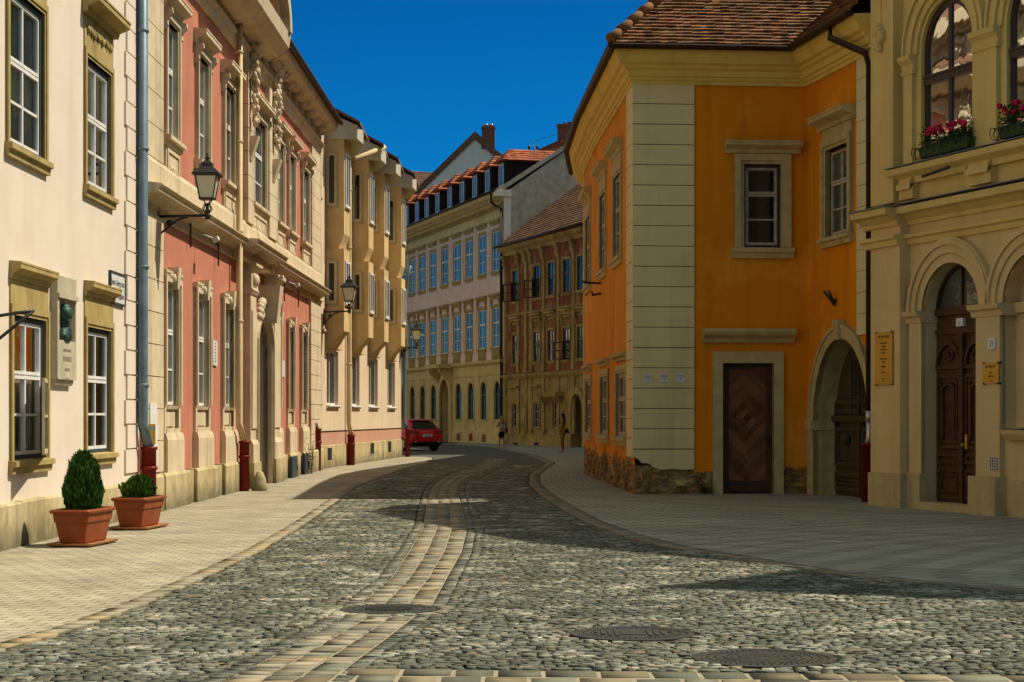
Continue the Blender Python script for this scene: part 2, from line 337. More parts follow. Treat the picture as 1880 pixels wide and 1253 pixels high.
def window(f, root, u0, u1, v0, v1, rv=0., dep=.16, fw=.05, cols=2, trans=(), munt=(), frame='white', pane='gl_dark', ring=None, ringmat='palestone',
           rp=.035, sill=None, hood=None, hoodmat=None, outer=None, label=None, y=0., bars=.03, ringbottom=False, name='window', apron=None, reveal=True, curtain=None):
    """one window: sash bars, with pane, surround, sill and hood as its sub-parts"""
    mb = MB(f); yd = y+dep
    A = outline(u0, u1, v0, v1, rv)
    B = outline(u0+fw, u1-fw, v0+fw, v1-fw, max(0, rv-fw) if rv else 0.)
    if outer:
        ow = outer[1]; O = A; A = outline(u0+ow, u1-ow, v0+ow, v1-ow, max(0, rv-ow) if rv else 0.); B = outline(u0+ow+fw, u1-ow-fw, v0+ow+fw, v1-ow-fw, max(0, rv-ow-fw) if rv else 0.)
    mb.ring(A, B, yd-.02, yd+.04, True)
    a0, a1, b0, b1 = A[0][0], A[-1][0], A[0][1], v1-(outer[1] if outer else 0)
    for k in range(1, cols):
        x = a0+(a1-a0)*k/cols; mb.box(x-bars*1.0, x+bars*1.0, yd-.015, yd+.035, b0+.01, b1-.01)
    for t in trans:
        z = b0+(b1-b0)*t; mb.box(a0+.01, a1-.01, yd-.022, yd+.03, z+.008, z+.05); mb.box(a0+.01, a1-.01, yd-.022, yd+.03, z-.05, z-.008); mb.box(a0+.01, a1-.01, yd+.0, yd+.02, z-.009, z+.009)
    for t in munt: z = b0+(b1-b0)*t; mb.box(a0+.01, a1-.01, yd-.01, yd+.025, z-bars*.55, z+bars*.55)
    w = mb.build(name, frame, root)
    if label: w['label'] = label
    if outer: MB(f).ring(O, A, yd-.035, yd+.05, True).build('outer_frame', outer[0], w)
    pn = MB(f); pn.poly([(p[0], yd+.012, p[1]) for p in A]); pn.build('pane', pane, w)
    if curtain:
        cm = MB(f); kind = curtain
        if kind == 'blind':
            z = v1-.1
            while z > v0+.1:
                cm.poly([(a0, yd+.1, z), (a0+(a1-a0)*.5, yd+.1, z), (a0+(a1-a0)*.5, yd+.135, z+.04), (a0, yd+.135, z+.04)]); z -= .055
            cm.build('blind', 'blind', w)
        else:
            n = 40; xs = [a0+(a1-a0)*k/n for k in range(n+1)]
            for i in range(n):
                q = lambda k: yd+.07+.025*math.sin(k*1.7)+.015*math.sin(k*.61)
                cm.poly([(xs[i], q(i), b0), (xs[i+1], q(i+1), b0), (xs[i+1], q(i+1), b1), (xs[i], q(i), b1)], smooth=True)
            cm.build('curtain', 'curtain', w)
        rm = MB(f); rm.box(u0-.3, u1+.3, yd+.16, yd+1.2, v0-.2, v1+.2); rm.build('room_beyond', 'room', w)
    sr = MB(f); OA = outline(u0, u1, v0, v1, rv)
    if reveal: sr.strip(OA, y-(rp if ring else 0), yd+.05); sr.poly([(u0, y, v0), (u1, y, v0), (u1, yd+.05, v0), (u0, yd+.05, v0)])
    if ring:
        OB = outline(u0-ring, u1+ring, v0-(ring if ringbottom else 0), v1+ring, rv+ring if rv else 0.)
        sr.ring(OA, OB, y-rp, y+.03, ringbottom)
        OC = outline(u0-ring*.35, u1+ring*.35, v0-(ring*.35 if ringbottom else 0), v1+ring*.35, rv+ring*.35 if rv else 0.)
        sr.ring(OC, OB, y-rp*1.7, y-rp*.5, ringbottom)
    sr.build('surround' if ring else 'reveal', ringmat, w)
    hm = hoodmat or ringmat
    if sill:
        ex, pj, h = sill
        MB(f).prof([(y+.05, v0-h), (y-pj*.55, v0-h), (y-pj*.62, v0-h*.5), (y-pj, v0-h*.45), (y-pj, v0-.012), (y+.06, v0+.012)], u0-ex, u1+ex).build('sill', hm, w)
    if hood:
        ex, pj, zb, h = hood[:4]; zb = v1+zb; m2 = MB(f)
        m2.prof([(y+.05, zb), (y-pj*.3, zb), (y-pj*.38, zb+h*.3), (y-pj*.85, zb+h*.5), (y-pj, zb+h*.55), (y-pj, zb+h*.8), (y-pj*1.05, zb+h*.82), (y-pj*1.05, zb+h*.92), (y+.05, zb+h)], u0-ex, u1+ex)
        if len(hood) > 4 and hood[4]:       # consoles and a carved frieze under the hood
            cw, chh = hood[4]
            for ux in (u0-ex*.75, u1+ex*.75-cw):
                m2.prof([(y+.03, zb), (y-pj*.7, zb), (y-pj*.75, zb-chh*.25), (y-pj*.35, zb-chh*.55), (y-pj*.42, zb-chh*.8), (y-pj*.2, zb-chh), (y+.03, zb-chh)], ux, ux+cw)
        if len(hood) > 5 and hood[5]:
            rnd = random.Random(int(u0*100)); n = int((u1-u0)/.09)
            for k in range(n*2): m2.lump((u0+(u1-u0)*(k+.5)/(n*2), y-.035, zb-hood[5]*(.35+.3*rnd.random())), (.04, .03, .05+.03*rnd.random()), 6, 4)
        m2.build('hood', hm, w)
    if apron:
        h, ex = apron; m3 = MB(f); z1 = v0-(sill[2] if sill else 0)
        m3.box(u0-ex, u1+ex, y-.05, y+.03, z1-h, z1)
        m3.ring(outline(u0+.02, u1-.02, z1-h+.1, z1-.1), outline(u0-.05, u1+.05, z1-h+.04, z1-.04), y-.075, y-.04, True)
        rnd = random.Random(int(u0*77)); 
        for k in range(14): m3.lump((u0+.1+(u1-u0-.2)*(k+.5)/14, y-.055, z1-h*.5+.1*h*math.sin(k*2.1)), (.035, .03, .06+.04*rnd.random()), 6, 4)
        m3.build('apron', hm, w)
    return w
def roofplane(mb, a, b, c, d, row=.28, tw=.2, cols=((1, 1, 1),), rnd=None, jit=.02):
    """overlapping tile courses between eave a-b and ridge d-c, a tile at a time"""
    rnd = rnd or random.Random(3); a, b, c, d = map(Vector, (a, b, c, d))
    H = max((d-a).length, (c-b).length); n = max(1, int(H/row)); nrm = (b-a).cross(d-a).normalized()
    if nrm.z < 0: nrm = -nrm
    for i in range(n):
        t0, t1 = i/n, min(1., (i+1.12)/n)
        p0, q0 = a.lerp(d, t0), b.lerp(c, t0); p1, q1 = a.lerp(d, t1), b.lerp(c, t1)
        m = max(1, int((q0-p0).length/tw)); sh = (i % 2)*.5
        for k in range(-1, m+1):
            s0, s1 = max(0., (k+sh)/m), min(1., (k+sh+.97)/m)
            if s1 <= s0: continue
            l0 = nrm*(.03+jit*rnd.random()); l1 = nrm*.004
            g = rnd.choice(cols); v = .75+.5*rnd.random(); mb.c = tuple(x*v for x in g)
            A, B = p0.lerp(q0, s0)+l0, p0.lerp(q0, s1)+l0+nrm*jit*.4*rnd.random(); Cc, D = p1.lerp(q1, s1)+l1, p1.lerp(q1, s0)+l1
            mb.poly([A, B, Cc, D]); mb.poly([A-l0*1., B-l0*1., B, A])
    mb.c = (1, 1, 1)
# ================================================================== HOUSES
def house(name, f, label, cat='house', group=None):
    return thing(name, (f.p[0], f.p[1], 0), label, cat, group)
def opening(f, xl, xr, yt, yb, off=0.):          # a hole in a facade, read off at its left edge
    return f.u(xl, off), f.u(xr, off), f.v(xl, yb, off), f.v(xl, yt, off)
def quoins(f, root, u0, u1, vs, mat, y0=-.035, alt=0., gap=.012, name='quoin_strip', right=True):
    mb = MB(f)
    for i, (a, b) in enumerate(zip(vs, vs[1:])):
        d = alt*(i % 2)
        mb.box(u0+(d if right else 0), u1-(0 if right else d), y0, .03, a+gap, b-gap)
    return mb.build(name, mat, root)
def seqv(a, b, step): n = max(1, round((b-a)/step)); return [a+(b-a)*i/n for i in range(n+1)]
def drainpipe(root, f, u, off, ztop, zboot, mat, bootmat='redpipe', r=.055, neck=.22, top=None, collars=True):
    mb = MB(f); pts = (top or []) + [(u, off, ztop), (u, off, zboot+.42), (u+neck*.2, off-.02, zboot+.3), (u+neck, off-.06, zboot+.02)]
    mb.tube(pts, r, 8)
    z = ztop-.8
    while collars and z > zboot+.7: mb.lathe((u, off, z), [(r+.003, -.03), (r+.018, -.02), (r+.018, .02), (r+.003, .03)], 8); z -= 1.9
    p = mb.build('drainpipe', mat, root)
    b = MB(f); b.lathe((u+neck, off-.06, 0), [(r+.035, 0), (r+.035, zboot), (r+.055, zboot), (r+.055, zboot+.05), (r+.02, zboot+.05)], 10)
    b.lathe((u+neck, off-.06, zboot*.72), [(r+.04, -.03), (r+.055, -.03), (r+.055, .03), (r+.04, .03)], 10)
    b.build('boot', bootmat, p); return p
def simple_roof(root, f, u0, u1, z, depth, pitch, over=.5, mat='tile_old', name='roof'):
    mb = MB(f); h = math.tan(pitch)*(depth/2+over)
    mb.hexa([(u0, -over, z), (u1, -over, z), (u0, depth/2, z+h), (u1, depth/2, z+h), (u0, -over, z+.12), (u1, -over, z+.12), (u0, depth/2, z+h+.12), (u1, depth/2, z+h+.12)])
    mb.hexa([(u0, depth/2+.001, z+h), (u1, depth/2+.001, z+h), (u0, depth+over, z), (u1, depth+over, z), (u0, depth/2+.001, z+h+.12), (u1, depth/2+.001, z+h+.12), (u0, depth+over, z+.12), (u1, depth+over, z+.12)])
    return mb.build(name, mat, root)
def body(root, f, u0, u1, z, depth, mat, name='side_wall'):     # back and ends, so that the house is a volume
    mb = MB(f); mb.poly([(u0, 0, -.3), (u0, depth, -.3), (u0, depth, z), (u0, 0, z)]); mb.poly([(u1, 0, -.3), (u1, depth, -.3), (u1, depth, z), (u1, 0, z)])
    mb.poly([(u0, depth, -.3), (u1, depth, -.3), (u1, depth, z), (u0, depth, z)]); return mb.build(name, mat, root)

# ---------------------------------------------------------------- cream house, left foreground
Fc = F((-6.208, 13.), (-6.056, 30.46))
cream = house('town_house', Fc, 'cream plastered house with ochre window surrounds nearest on the left', 'house')
cw = [opening(Fc, 15, 79, -26, 263), opening(Fc, 157, 202, 104, 340), opening(Fc, 22, 82, 578, 846), opening(Fc, 157.5, 202, 600, 834)]
extra = []
for k in (0, 2):
    d = cw[k+1][0]-cw[k][0]; extra.append((cw[k][0]-d, cw[k][1]-d, cw[k][2], cw[k][3]))
pz = Fc.v(231, 888)
wall(Fc, cream, 'wall', 'cream', 0, Fc.len, pz, 12.6, cw+extra)
for k, (a, b, c, d) in enumerate(cw+extra):
    up = k in (0, 1, 4)
    lab = {2: 'lower window with one white sash swung outwards'}.get(k)
    window(Fc, cream, a, b, c, d, dep=.06, fw=.045, cols=2, trans=(.56 if up else .60,), munt=(.28 if up else .3,), outer=('bluegrey', .06), pane='gl_clear',
           ring=.13, ringmat='ochre_stone', rp=.025, sill=(.17, .1, .17), hood=((.24, .26, .60, .27, (0, 0), .36) if up else (.14, .15, .44, .22)),
           curtain='curtain' if up else 'blind', label=lab)
    fr = MB(Fc); fr.box(a-.13, b+.13, -.02, .03, d+.135, d+(.60 if up else .44)); fr.build('frieze', 'ochre_stone', cream)
# the sash that stands ajar on the lower window
a, b, c, d = cw[2]; zt = c+(d-c)*.57; hb = MB(Fc)
def sash(mb, u, y0, w, z0, z1, ang):
    P = lambda s, z, o=0: (u-s*math.cos(ang)-o*math.sin(ang), y0-s*math.sin(ang)+o*math.cos(ang), z)
    def bar(s0, s1, za, zb): mb.hexa([P(s0, za, -.018), P(s1, za, -.018), P(s0, za, .018), P(s1, za, .018), P(s0, zb, -.018), P(s1, zb, -.018), P(s0, zb, .018), P(s1, zb, .018)])
    bar(0, .05, z0, z1); bar(w-.05, w, z0, z1); bar(.05, w-.05, z0, z0+.05); bar(.05, w-.05, z1-.05, z1); bar(.05, w-.05, (z0+z1)/2-.015, (z0+z1)/2+.015)
    return [P(.05, z0+.05), P(w-.05, z0+.05), P(w-.05, z1-.05), P(.05, z1-.05)]
q = sash(hb, b-.02, -.03, (b-a)-.04, c+.07, zt, math.radians(13)); os_ = hb.build('open_sash', 'beigeframe', cream)
pn = MB(Fc); pn.poly(q); pn.build('pane', 'gl_clear', os_)
quoins(Fc, cream, Fc.u(228), Fc.u(252), seqv(pz+.15, 12.4, .385), 'cream', -.03, .11)
mb = MB(Fc); rnd = random.Random(5); u = 0
while u < Fc.len-.02:
    w = min(Fc.len-u, .75+.5*rnd.random()); dz = .014*rnd.random()
    mb.prof([(.05, -.3), (-.1-.008*rnd.random(), -.3), (-.1, pz-.025+dz), (-.085, pz+.0+dz), (.05, pz+.01+dz)], u+.003, u+w-.003); u += w
mb.build('plinth', 'plinth', cream)
simple_roof(cream, Fc, 0, Fc.len, 12.5, 11, math.radians(40), .55); body(cream, Fc, 0, Fc.len, 12.5, 11, 'cream')
MB(Fc).prof([(.05, 12.0), (-.1, 12.0), (-.2, 12.25), (-.45, 12.4), (-.5, 12.52), (.05, 12.52)], 0, Fc.len).build('cornice', 'ochre_stone', cream)
drainpipe(cream, Fc, Fc.u(262, -.12), -.12, 12.4, Fc.v(268, 826, -.12), 'zinc', r=.085, neck=.2)
# ---------------------------------------------------------------- salmon palace
Fp = F((-6.056, 30.46), (-5.83, 56.7))
pink = house('palace', Fp, 'salmon palace with cream stucco trim and a carved portal, left side', 'palace')
up = [opening(Fp, x0, x1, y0, y1) for x0, x1, y0, y1 in ((302, 322, 37, 249), (360, 379, 101, 318), (409, 427, 158, 336), (459, 484, 197, 372), (506, 517, 262, 417), (527.5, 538, 290, 431), (553, 564, 316, 447))]
zs, zt = up[0][2], up[0][3]
up = [(a, b, zs, zt) for a, b, _, _ in up]
lo = [opening(Fp, x0, x1, y0, y1) for x0, x1, y0, y1 in ((299.5, 323, 522, 743), (357, 379, 544, 745), (407, 425, 562, 745), (502.5, 510.5, 592, 746), (526.5, 536, 601, 746), (551, 560, 609, 746))]
zl0, zl1 = lo[0][2]-.42, lo[0][3]
lo = [(a, b, zl0, zl1) for a, b, _, _ in lo]
por = (Fp.u(456), Fp.u(484), 0., Fp.v(470, 585)); prv = (por[1]-por[0])/2*.55
ppz = Fp.v(278, 871)
midz0, midz1 = Fp.v(293, 404), Fp.v(272, 318, -.36)          # frieze bottom, cornice top
arch_z = Fp.v(441, 79); eave_z = 10.42
def arch_outline(o, w=0.):
    u0, u1, v0, v1 = o; n = 16; uc, r = (u0+u1)/2, (u1-u0)/2+w
    return [(u0-w, v0)]+[(uc-r*math.cos(math.pi*k/n), v1-prv+(prv+w)*math.sin(math.pi*k/n)) for k in range(n+1)]+[(u1+w, v0)]
wall(Fp, pink, 'wall', 'pink', 0, Fp.len, ppz, eave_z, up+lo+[(por[0], por[1], ppz, por[3])])
for a, b, c, d in up:
    wide = abs(a-up[3][0]) < .01
    window(Fp, pink, a, b, c, d, dep=.06, fw=.055, cols=2, trans=(.62,), munt=(.3,), pane='gl_curt', ring=.15, ringmat='pinktrim', rp=.05, sill=(.24, .16, .18),
           hood=(.3, .25, .18, .28, (.1, .38)), apron=(.9, .12), curtain=None)
for a, b, c, d in lo:
    w = window(Fp, pink, a, b, c+.42, d, dep=.07, fw=.055, cols=2, trans=(.62,), munt=(.3,), pane='gl_curt', ring=.15, ringmat='pinktrim', rp=.055, reveal=False)
    m = MB(Fp); m.strip([(a, c), (a, d), (b, d), (b, c)], -.05, .3); m.box(a+.01, b-.01, .02, .28, c, c+.34); m.prof([(.28, c+.34), (-.03, c+.34), (-.05, c+.40), (.28, c+.42)], a+.01, b-.01)
    m.box(a+.12, b-.12, -.005, .03, c+.04, c+.29)
    m.box(a-.15, a, -.055, .02, c-.08, c+.42); m.box(b, b+.15, -.055, .02, c-.08, c+.42); m.box(a, b, -.07, .3, c-.08, c)
    m.build('jamb', 'pinktrim', w)
    m = MB(Fp); m.prof([(.03, d+.15), (-.07, d+.15), (-.1, d+.21), (-.1, d+.25), (.03, d+.25)], a-.18, b+.18)
    uc = (a+b)/2; m.hexa([(uc-.09, -.16, d-.05), (uc+.09, -.16, d-.05), (uc-.09, .02, d-.05), (uc+.09, .02, d-.05), (uc-.14, -.19, d+.33), (uc+.14, -.19, d+.33), (uc-.14, .02, d+.33), (uc+.14, .02, d+.33)])
    for s in (-1, 1): m.lump((uc+s*.15, -.1, d+.12), (.06, .06, .1)); m.lump((uc+s*.3, -.08, d+.16), (.07, .04, .05))
    m.build('keystone', 'pinktrim', w)
    m = MB(Fp); m.prof([(.03, ppz-.02), (-.12, ppz-.02), (-.12, c-.2), (-.09, c-.08), (.03, c-.08)], a-.2, b+.2); m.build('pedestal', 'pinktrim', pink)
# plinth in panels, each under its window bay
pl = [(0., lo[0][0]-.75), (lo[0][0]-.62, lo[0][1]+.55), (lo[1][0]-.62, lo[1][1]+.5), (lo[2][0]-.55, por[0]-.75)]
pl += [(por[1]+.75, lo[3][1]+.4), (lo[4][0]-.5, lo[4][1]+.5), (lo[5][0]-.5, Fp.len)]
m = MB(Fp)
for a, b in pl: m.prof([(.05, -.3), (-.17, -.3), (-.17, ppz-.05), (-.14, ppz), (.05, ppz)], a, b)
for (a, b), (c, d) in zip(pl, pl[1:]):
    if c < por[0] or a > por[1]: m.box(b, c, -.1, .05, -.3, ppz-.02)
m.build('plinth', 'plinth', pink)
quoins(Fp, pink, .12, Fp.u(293), seqv(ppz+.02, midz0, .52), 'pinktrim', -.07, 0, .008)
quoins(Fp, pink, .12, Fp.u(293), seqv(midz1+.5, arch_z, .55), 'pinktrim', -.07, 0, .008)
quoins(Fp, pink, Fp.u(567), Fp.len, seqv(ppz+.02, midz0, .42), 'pinktrim', -.07, 0, .008)
quoins(Fp, pink, Fp.u(569), Fp.len, seqv(midz1+.5, arch_z, .45), 'pinktrim', -.07, 0, .008)
for x0, x1 in ((446, 457.5), (486, 501)): quoins(Fp, pink, Fp.u(x0), Fp.u(x1), seqv(midz1+.5, arch_z+.3, .5), 'pinktrim', -.12, 0, .008)
# entablature between the storeys, breaking forward over the portal
def entab(u0, u1, y, m):
    h = midz1-midz0
    m.prof([(.05, midz0), (y-.05, midz0), (y-.05, midz0+h*.06), (y-.02, midz0+h*.07), (y-.02, midz0+h*.42), (y-.12, midz0+h*.5), (y-.16, midz0+h*.58), (y-.18, midz0+h*.62), (y-.32, midz0+h*.68), (y-.33, midz0+h*.82), (y-.38, midz0+h*.9), (y-.38, midz0+h*.94), (.05, midz0+h*1.06)], u0, u1)
m = MB(Fp); pb0, pb1 = Fp.u(443, -.2), Fp.u(500, -.2)
entab(.05, pb0-.002, 0, m); entab(pb0, pb1, -.22, m); entab(pb1+.002, Fp.len+.1, 0, m); m.build('string_cornice', 'pinktrim', pink)
m = MB(Fp); m.prof([(.05, midz1+.02), (-.09, midz1+.02), (-.09, midz1+.42), (-.06, midz1+.5), (.05, midz1+.5)], .1, Fp.len); m.build('dado_course', 'pinktrim', pink)
# top architrave, bracketed frieze, eaves
m = MB(Fp); m.prof([(.05, arch_z-.3), (-.06, arch_z-.3), (-.1, arch_z-.2), (-.1, arch_z-.12), (-.17, arch_z-.06), (-.17, arch_z), (.05, arch_z)], 0, Fp.len)
hf = eave_z-arch_z
m.box(0, Fp.len, -.08, .05, arch_z, eave_z-.35)
m.prof([(.05, eave_z-.35), (-.22, eave_z-.33), (-.36, eave_z-.26), (-.55, eave_z-.2), (-.6, eave_z-.02), (.05, eave_z+.02)], -.0, Fp.len)
u = .45
while u < Fp.len-.3:
    for o in (0, .34):
        m.prof([(-.05, eave_z-.28), (-.34, eave_z-.25), (-.36, eave_z-.34), (-.22, eave_z-.46), (-.13, arch_z+.2), (-.17, arch_z+.08), (-.05, arch_z)], u+o, u+o+.17)
    rnd = random.Random(int(u*10))
    for k in range(10): m.lump((u+.62+.55*k/10, -.1, arch_z+hf*.42+.1*math.sin(k*1.9)), (.06, .05, .09), 6, 4)
    u += 1.42
m.build('cornice', 'pinktrim', pink)
m = MB(Fp)
u0g, u1g = Fp.u(446, -.8), Fp.u(533, -.8)           # segmental pediment over the portal bay
uc, r = (u0g+u1g)/2, (u1g-u0g)/2; A = [(uc-r*math.cos(math.pi*k/14), eave_z+.05+1.6*math.sin(math.pi*k/14)) for k in range(15)]
B = [(uc-(r-.35)*math.cos(math.pi*k/14), eave_z+.05+1.25*math.sin(math.pi*k/14)) for k in range(15)]
m.ring(B, A, -.85, .3); m.ring([(uc+(p[0]-uc)*.93, eave_z+(p[1]-eave_z)*.9) for p in B], B, -.65, .3); m.ext(list(reversed(B)), -.35, .35)
m.prof([(.05, eave_z-.55), (-.5, eave_z-.45), (-.75, eave_z-.25), (-.8, eave_z+.04), (.05, eave_z+.06)], u0g-.15, u1g+.15)
rnd = random.Random(11)
for k in range(46): m.lump((uc+(rnd.random()-.5)*r*1.3, -.42, eave_z+.25+rnd.random()*1.05), (.1+.1*rnd.random(), .1, .1+.12*rnd.random()), 6, 4)
m.build('pediment', 'pinktrim', pink)
rnd = random.Random(12)       # carved figures flanking the window over the portal
for ux in (Fp.u(450), Fp.u(493)):
    m = MB(Fp)
    for k in range(60): m.lump((ux+(rnd.random()-.5)*.36*(1-.3*k/60), -.16-.14*rnd.random(), arch_z+.1-k*.03), (.05+.05*rnd.random(), .06, .06+.05*rnd.random()), 6, 4)
    m.lump((ux, -.3, arch_z+.2), (.11, .12, .14)); m.prof([(0, arch_z+.36), (-.5, arch_z+.36), (-.56, arch_z+.55), (0, arch_z+.6)], ux-.32, ux+.32)
    m.prof([(0, arch_z-1.95), (-.14, arch_z-2.5), (-.32, arch_z-1.95)], ux-.15, ux+.15)
    m.build('carved_figure', 'pinktrim', pink)
m = MB(Fp); m.hexa([(0, -.6, eave_z), (Fp.len, -.6, eave_z), (0, 5.5, eave_z+4.6), (Fp.len, 5.5, eave_z+4.6), (0, -.65, eave_z+.09), (Fp.len, -.65, eave_z+.09), (0, 5.5, eave_z+4.7), (Fp.len, 5.5, eave_z+4.7)])
m.hexa([(0, 5.501, eave_z+4.6), (Fp.len, 5.501, eave_z+4.6), (0, 11, eave_z), (Fp.len, 11, eave_z), (0, 5.501, eave_z+4.7), (Fp.len, 5.501, eave_z+4.7), (0, 11, eave_z+.1), (Fp.len, 11, eave_z+.1)])
m.build('roof', 'tile_old', pink); body(pink, Fp, 0, Fp.len, eave_z, 11, 'pink')
MB(Fp).tube([(0, -.68, eave_z+.03), (Fp.len, -.68, eave_z+.03)], .07, 8).build('gutter', 'brownpipe', pink)
# portal
m = MB(Fp); O = arch_outline(por)
m.strip(O, -.1, .85); m.ring(O, arch_outline(por, .18), -.2, .02); m.ring(arch_outline(por, .06), arch_outline(por, .14), -.26, -.18)
for x0, x1 in ((443.5, 454.5), (486, 499.5)):
    a, b = Fp.u(x0), Fp.u(x1); zc = Fp.v(490, 560)
    m.box(a, b, -.2, .03, ppz+.45, zc); m.box(a+.1, b-.1, -.23, -.18, ppz+.7, zc-.35); m.prof([(.03, ppz-.05), (-.27, ppz-.05), (-.27, ppz+.35), (-.22, ppz+.45), (.03, ppz+.45)], a-.05, b+.05)
    m.prof([(.03, zc), (-.22, zc), (-.27, zc+.1), (-.23, zc+.14), (-.23, zc+.5), (-.34, zc+.62), (-.34, zc+.7), (.03, zc+.7)], a-.06, b+.06)
    for k in range(5): m.lump(((a+b)/2+.12*(k-2), -.25, zc+.34), (.07, .06, .14), 6, 4)
m.hexa([((por[0]+por[1])/2-.2, -.5, por[3]-.1), ((por[0]+por[1])/2+.2, -.5, por[3]-.1), ((por[0]+por[1])/2-.2, 0, por[3]-.1), ((por[0]+por[1])/2+.2, 0, por[3]-.1), ((por[0]+por[1])/2-.3, -.6, por[3]+.75), ((por[0]+por[1])/2+.3, -.6, por[3]+.75), ((por[0]+por[1])/2-.3, 0, por[3]+.75), ((por[0]+por[1])/2+.3, 0, por[3]+.75)])
for s in (-1, 1):
    for k in range(6): m.lump(((por[0]+por[1])/2+s*(.4+.1*k), -.2, por[3]+.35-.05*k*k*.3), (.09, .12, .12), 6, 4)
zc = Fp.v(490, 560)+.7
m.prof([(.05, zc), (-.3, zc), (-.3, midz0+.02), (.05, midz0+.02)], Fp.u(443), Fp.u(500)); m.build('portal', 'pinktrim', pink)
for x0, x1 in ((443, 454.5), (485.5, 500)): MB(Fp).box(Fp.u(x0)-.08, Fp.u(x1)+.08, -.3, .05, -.3, ppz-.05).build('portal_base', 'plinth', pink)
m = MB(Fp); m.strip([(por[0]-.002, -.1), (por[0]-.002, ppz)], -.1, .85); m.build('jamb', 'plinth', pink)
d = MB(Fp); d.poly([(p[0], .8, p[1]) for p in O]); dr = d.build('door', 'wood', pink)
d = MB(Fp); n = len(O)
for s in (0, 1):
    a = por[0]+(por[1]-por[0])*(.04+.48*s); b = a+(por[1]-por[0])*.44
    for z0, z1 in ((.2, .9), (1.1, 2.3), (2.5, 3.1)): d.ring(outline(a, b, z0, z1), outline(a+.12, b-.12, z0+.12, z1-.12), .76, .81, True)
d.build('panelling', 'wood', dr)
m = MB(Fp); ug = Fp.u(481, -.6); m.lathe((ug, -.55, 0), [(.17, -.1), (.17, .12), (.145, .15), (.135, .26), (.07, .4), (.03, .43)], 12); gs = m.build('guard_stone', 'plinth')
tag(gs, 'squat conical stone bollard at the foot of the carved portal', 'guard stone')
for x0, x1, y0, y1, yr in ((508.5, 518.5, 846, 891, 0), (534, 544.5, 839, 883, 0), (558, 565, 833, 875, 0)):
    a, b = Fp.u(x0, -.18), Fp.u(x1, -.18); z0, z1 = Fp.v(x0, y1, -.18), Fp.v(x0, y0, -.18)
    m = MB(Fp); m.box(a, b, -.2, -.15, z0, z1); m.box(a+.05, b-.05, -.215, -.19, z0+.06, z1-.06); h = m.build('cellar_door', 'bluegrey', pink)
    MB(Fp).box(b-.12, b-.07, -.235, -.2, (z0+z1)/2-.06, (z0+z1)/2+.06).build('handle', 'black', h)
drainpipe(pink, Fp, Fp.u(439.5, -.2), -.2, eave_z-.3, Fp.v(445, 815, -.3), 'creampipe', r=.07, neck=.3, top=[(Fp.u(439.5, -.2)+.35, -.65, eave_z-.02), (Fp.u(439.5, -.2)+.2, -.5, eave_z-.3)])
# ---------------------------------------------------------------- beige house with wedge bays
Fb = F((-5.83, 56.95), (-4.36, 74.2))
beige = house('bay_window_house', Fb, 'beige house with two rows of wedge shaped ochre bay windows', 'house')
bt = [Fb.u(x) for x in (598, 645.6, 676, 709)]; bl = [3.65, 3.2, 3.6, 3.6]
z_slit = (Fb.v(598, 379), Fb.v(598, 281)); z1b, z1t = Fb.v(598, 457), Fb.v(598, 430); z2 = (Fb.v(597, 558), Fb.v(597, 478)); z2b, z2t = Fb.v(595, 637), Fb.v(593, 607)
zeave = Fb.v(598, 277)+.35
gw = [opening(Fb, x0, x1, y0, y1) for x0, x1, y0, y1 in ((600, 621, 642, 744), (644, 660, 651, 745), (677, 693.5, 658, 746), (711.5, 725, 664, 747))]
gw = [(a, b, gw[0][2], gw[0][3]) for a, b, _, _ in gw]
nw = [(Fb.u(584), Fb.u(590), *opening(Fb, 584, 590, a, b)[2:]) for a, b in ((268, 360), (440, 550), (628, 740))]
bpz, bbz = Fb.v(605, 817), Fb.v(600, 792)
wall(Fb, beige, 'wall', 'beige', 0, Fb.len, bbz, zeave+.6, gw+nw)
wall(Fb, beige, 'base_band', 'pinkband', 0, Fb.len, bpz, bbz-.02, (), -.012)
MB(Fb).box(0, Fb.len, -.02, .03, bbz-.03, bbz+.01).build('drip_line', 'brownpipe', beige)
m = MB(Fb); u = 0; rnd = random.Random(4)
while u < Fb.len-.01:
    w = min(Fb.len-u, .9+.5*rnd.random()); m.prof([(.05, -.3), (-.05, -.3), (-.05, bpz-.02), (.05, bpz+.02)], u+.006, u+w-.006); u += w
m.build('plinth', 'plinth', beige)
for x0, x1, y0, y1 in ((601, 609, 823, 846), (645, 651, 818, 840), (680, 686.5, 814, 834), (712, 718, 811, 831)):
    a, b, c, d = opening(Fb, x0, x1, y0, y1, -.05); m = MB(Fb); m.ring(outline(a-.06, b+.06, c-.06, d+.06), outline(a, b, c, d), -.06, .0, True)
    v = m.build('cellar_vent', 'plinth', beige); MB(Fb).poly([(a, -.052, c), (b, -.052, c), (b, -.052, d), (a, -.052, d)]).__class__; g = MB(Fb); g.poly([(a, -.054, c), (b, -.054, c), (b, -.054, d), (a, -.054, d)])
    g.build('dark_opening', 'room', v); g = MB(Fb)
    for k in range(1, 4): g.box(a+(b-a)*k/4-.012, a+(b-a)*k/4+.012, -.062, -.055, c, d)
    g.build('bar', 'black', v)
for a, b, c, d in gw: window(Fb, beige, a, b, c, d, dep=.12, fw=.07, cols=2, munt=(), trans=(), pane='gl_dark', ringmat='beige', sill=(.06, .1, .09), hoodmat='white')
for a, b, c, d in nw: window(Fb, beige, a, b, c, d, dep=.08, fw=.06, cols=1, pane='gl_curt', frame='beigeframe', ringmat='beige', sill=(.04, .06, .06))
pj = .57
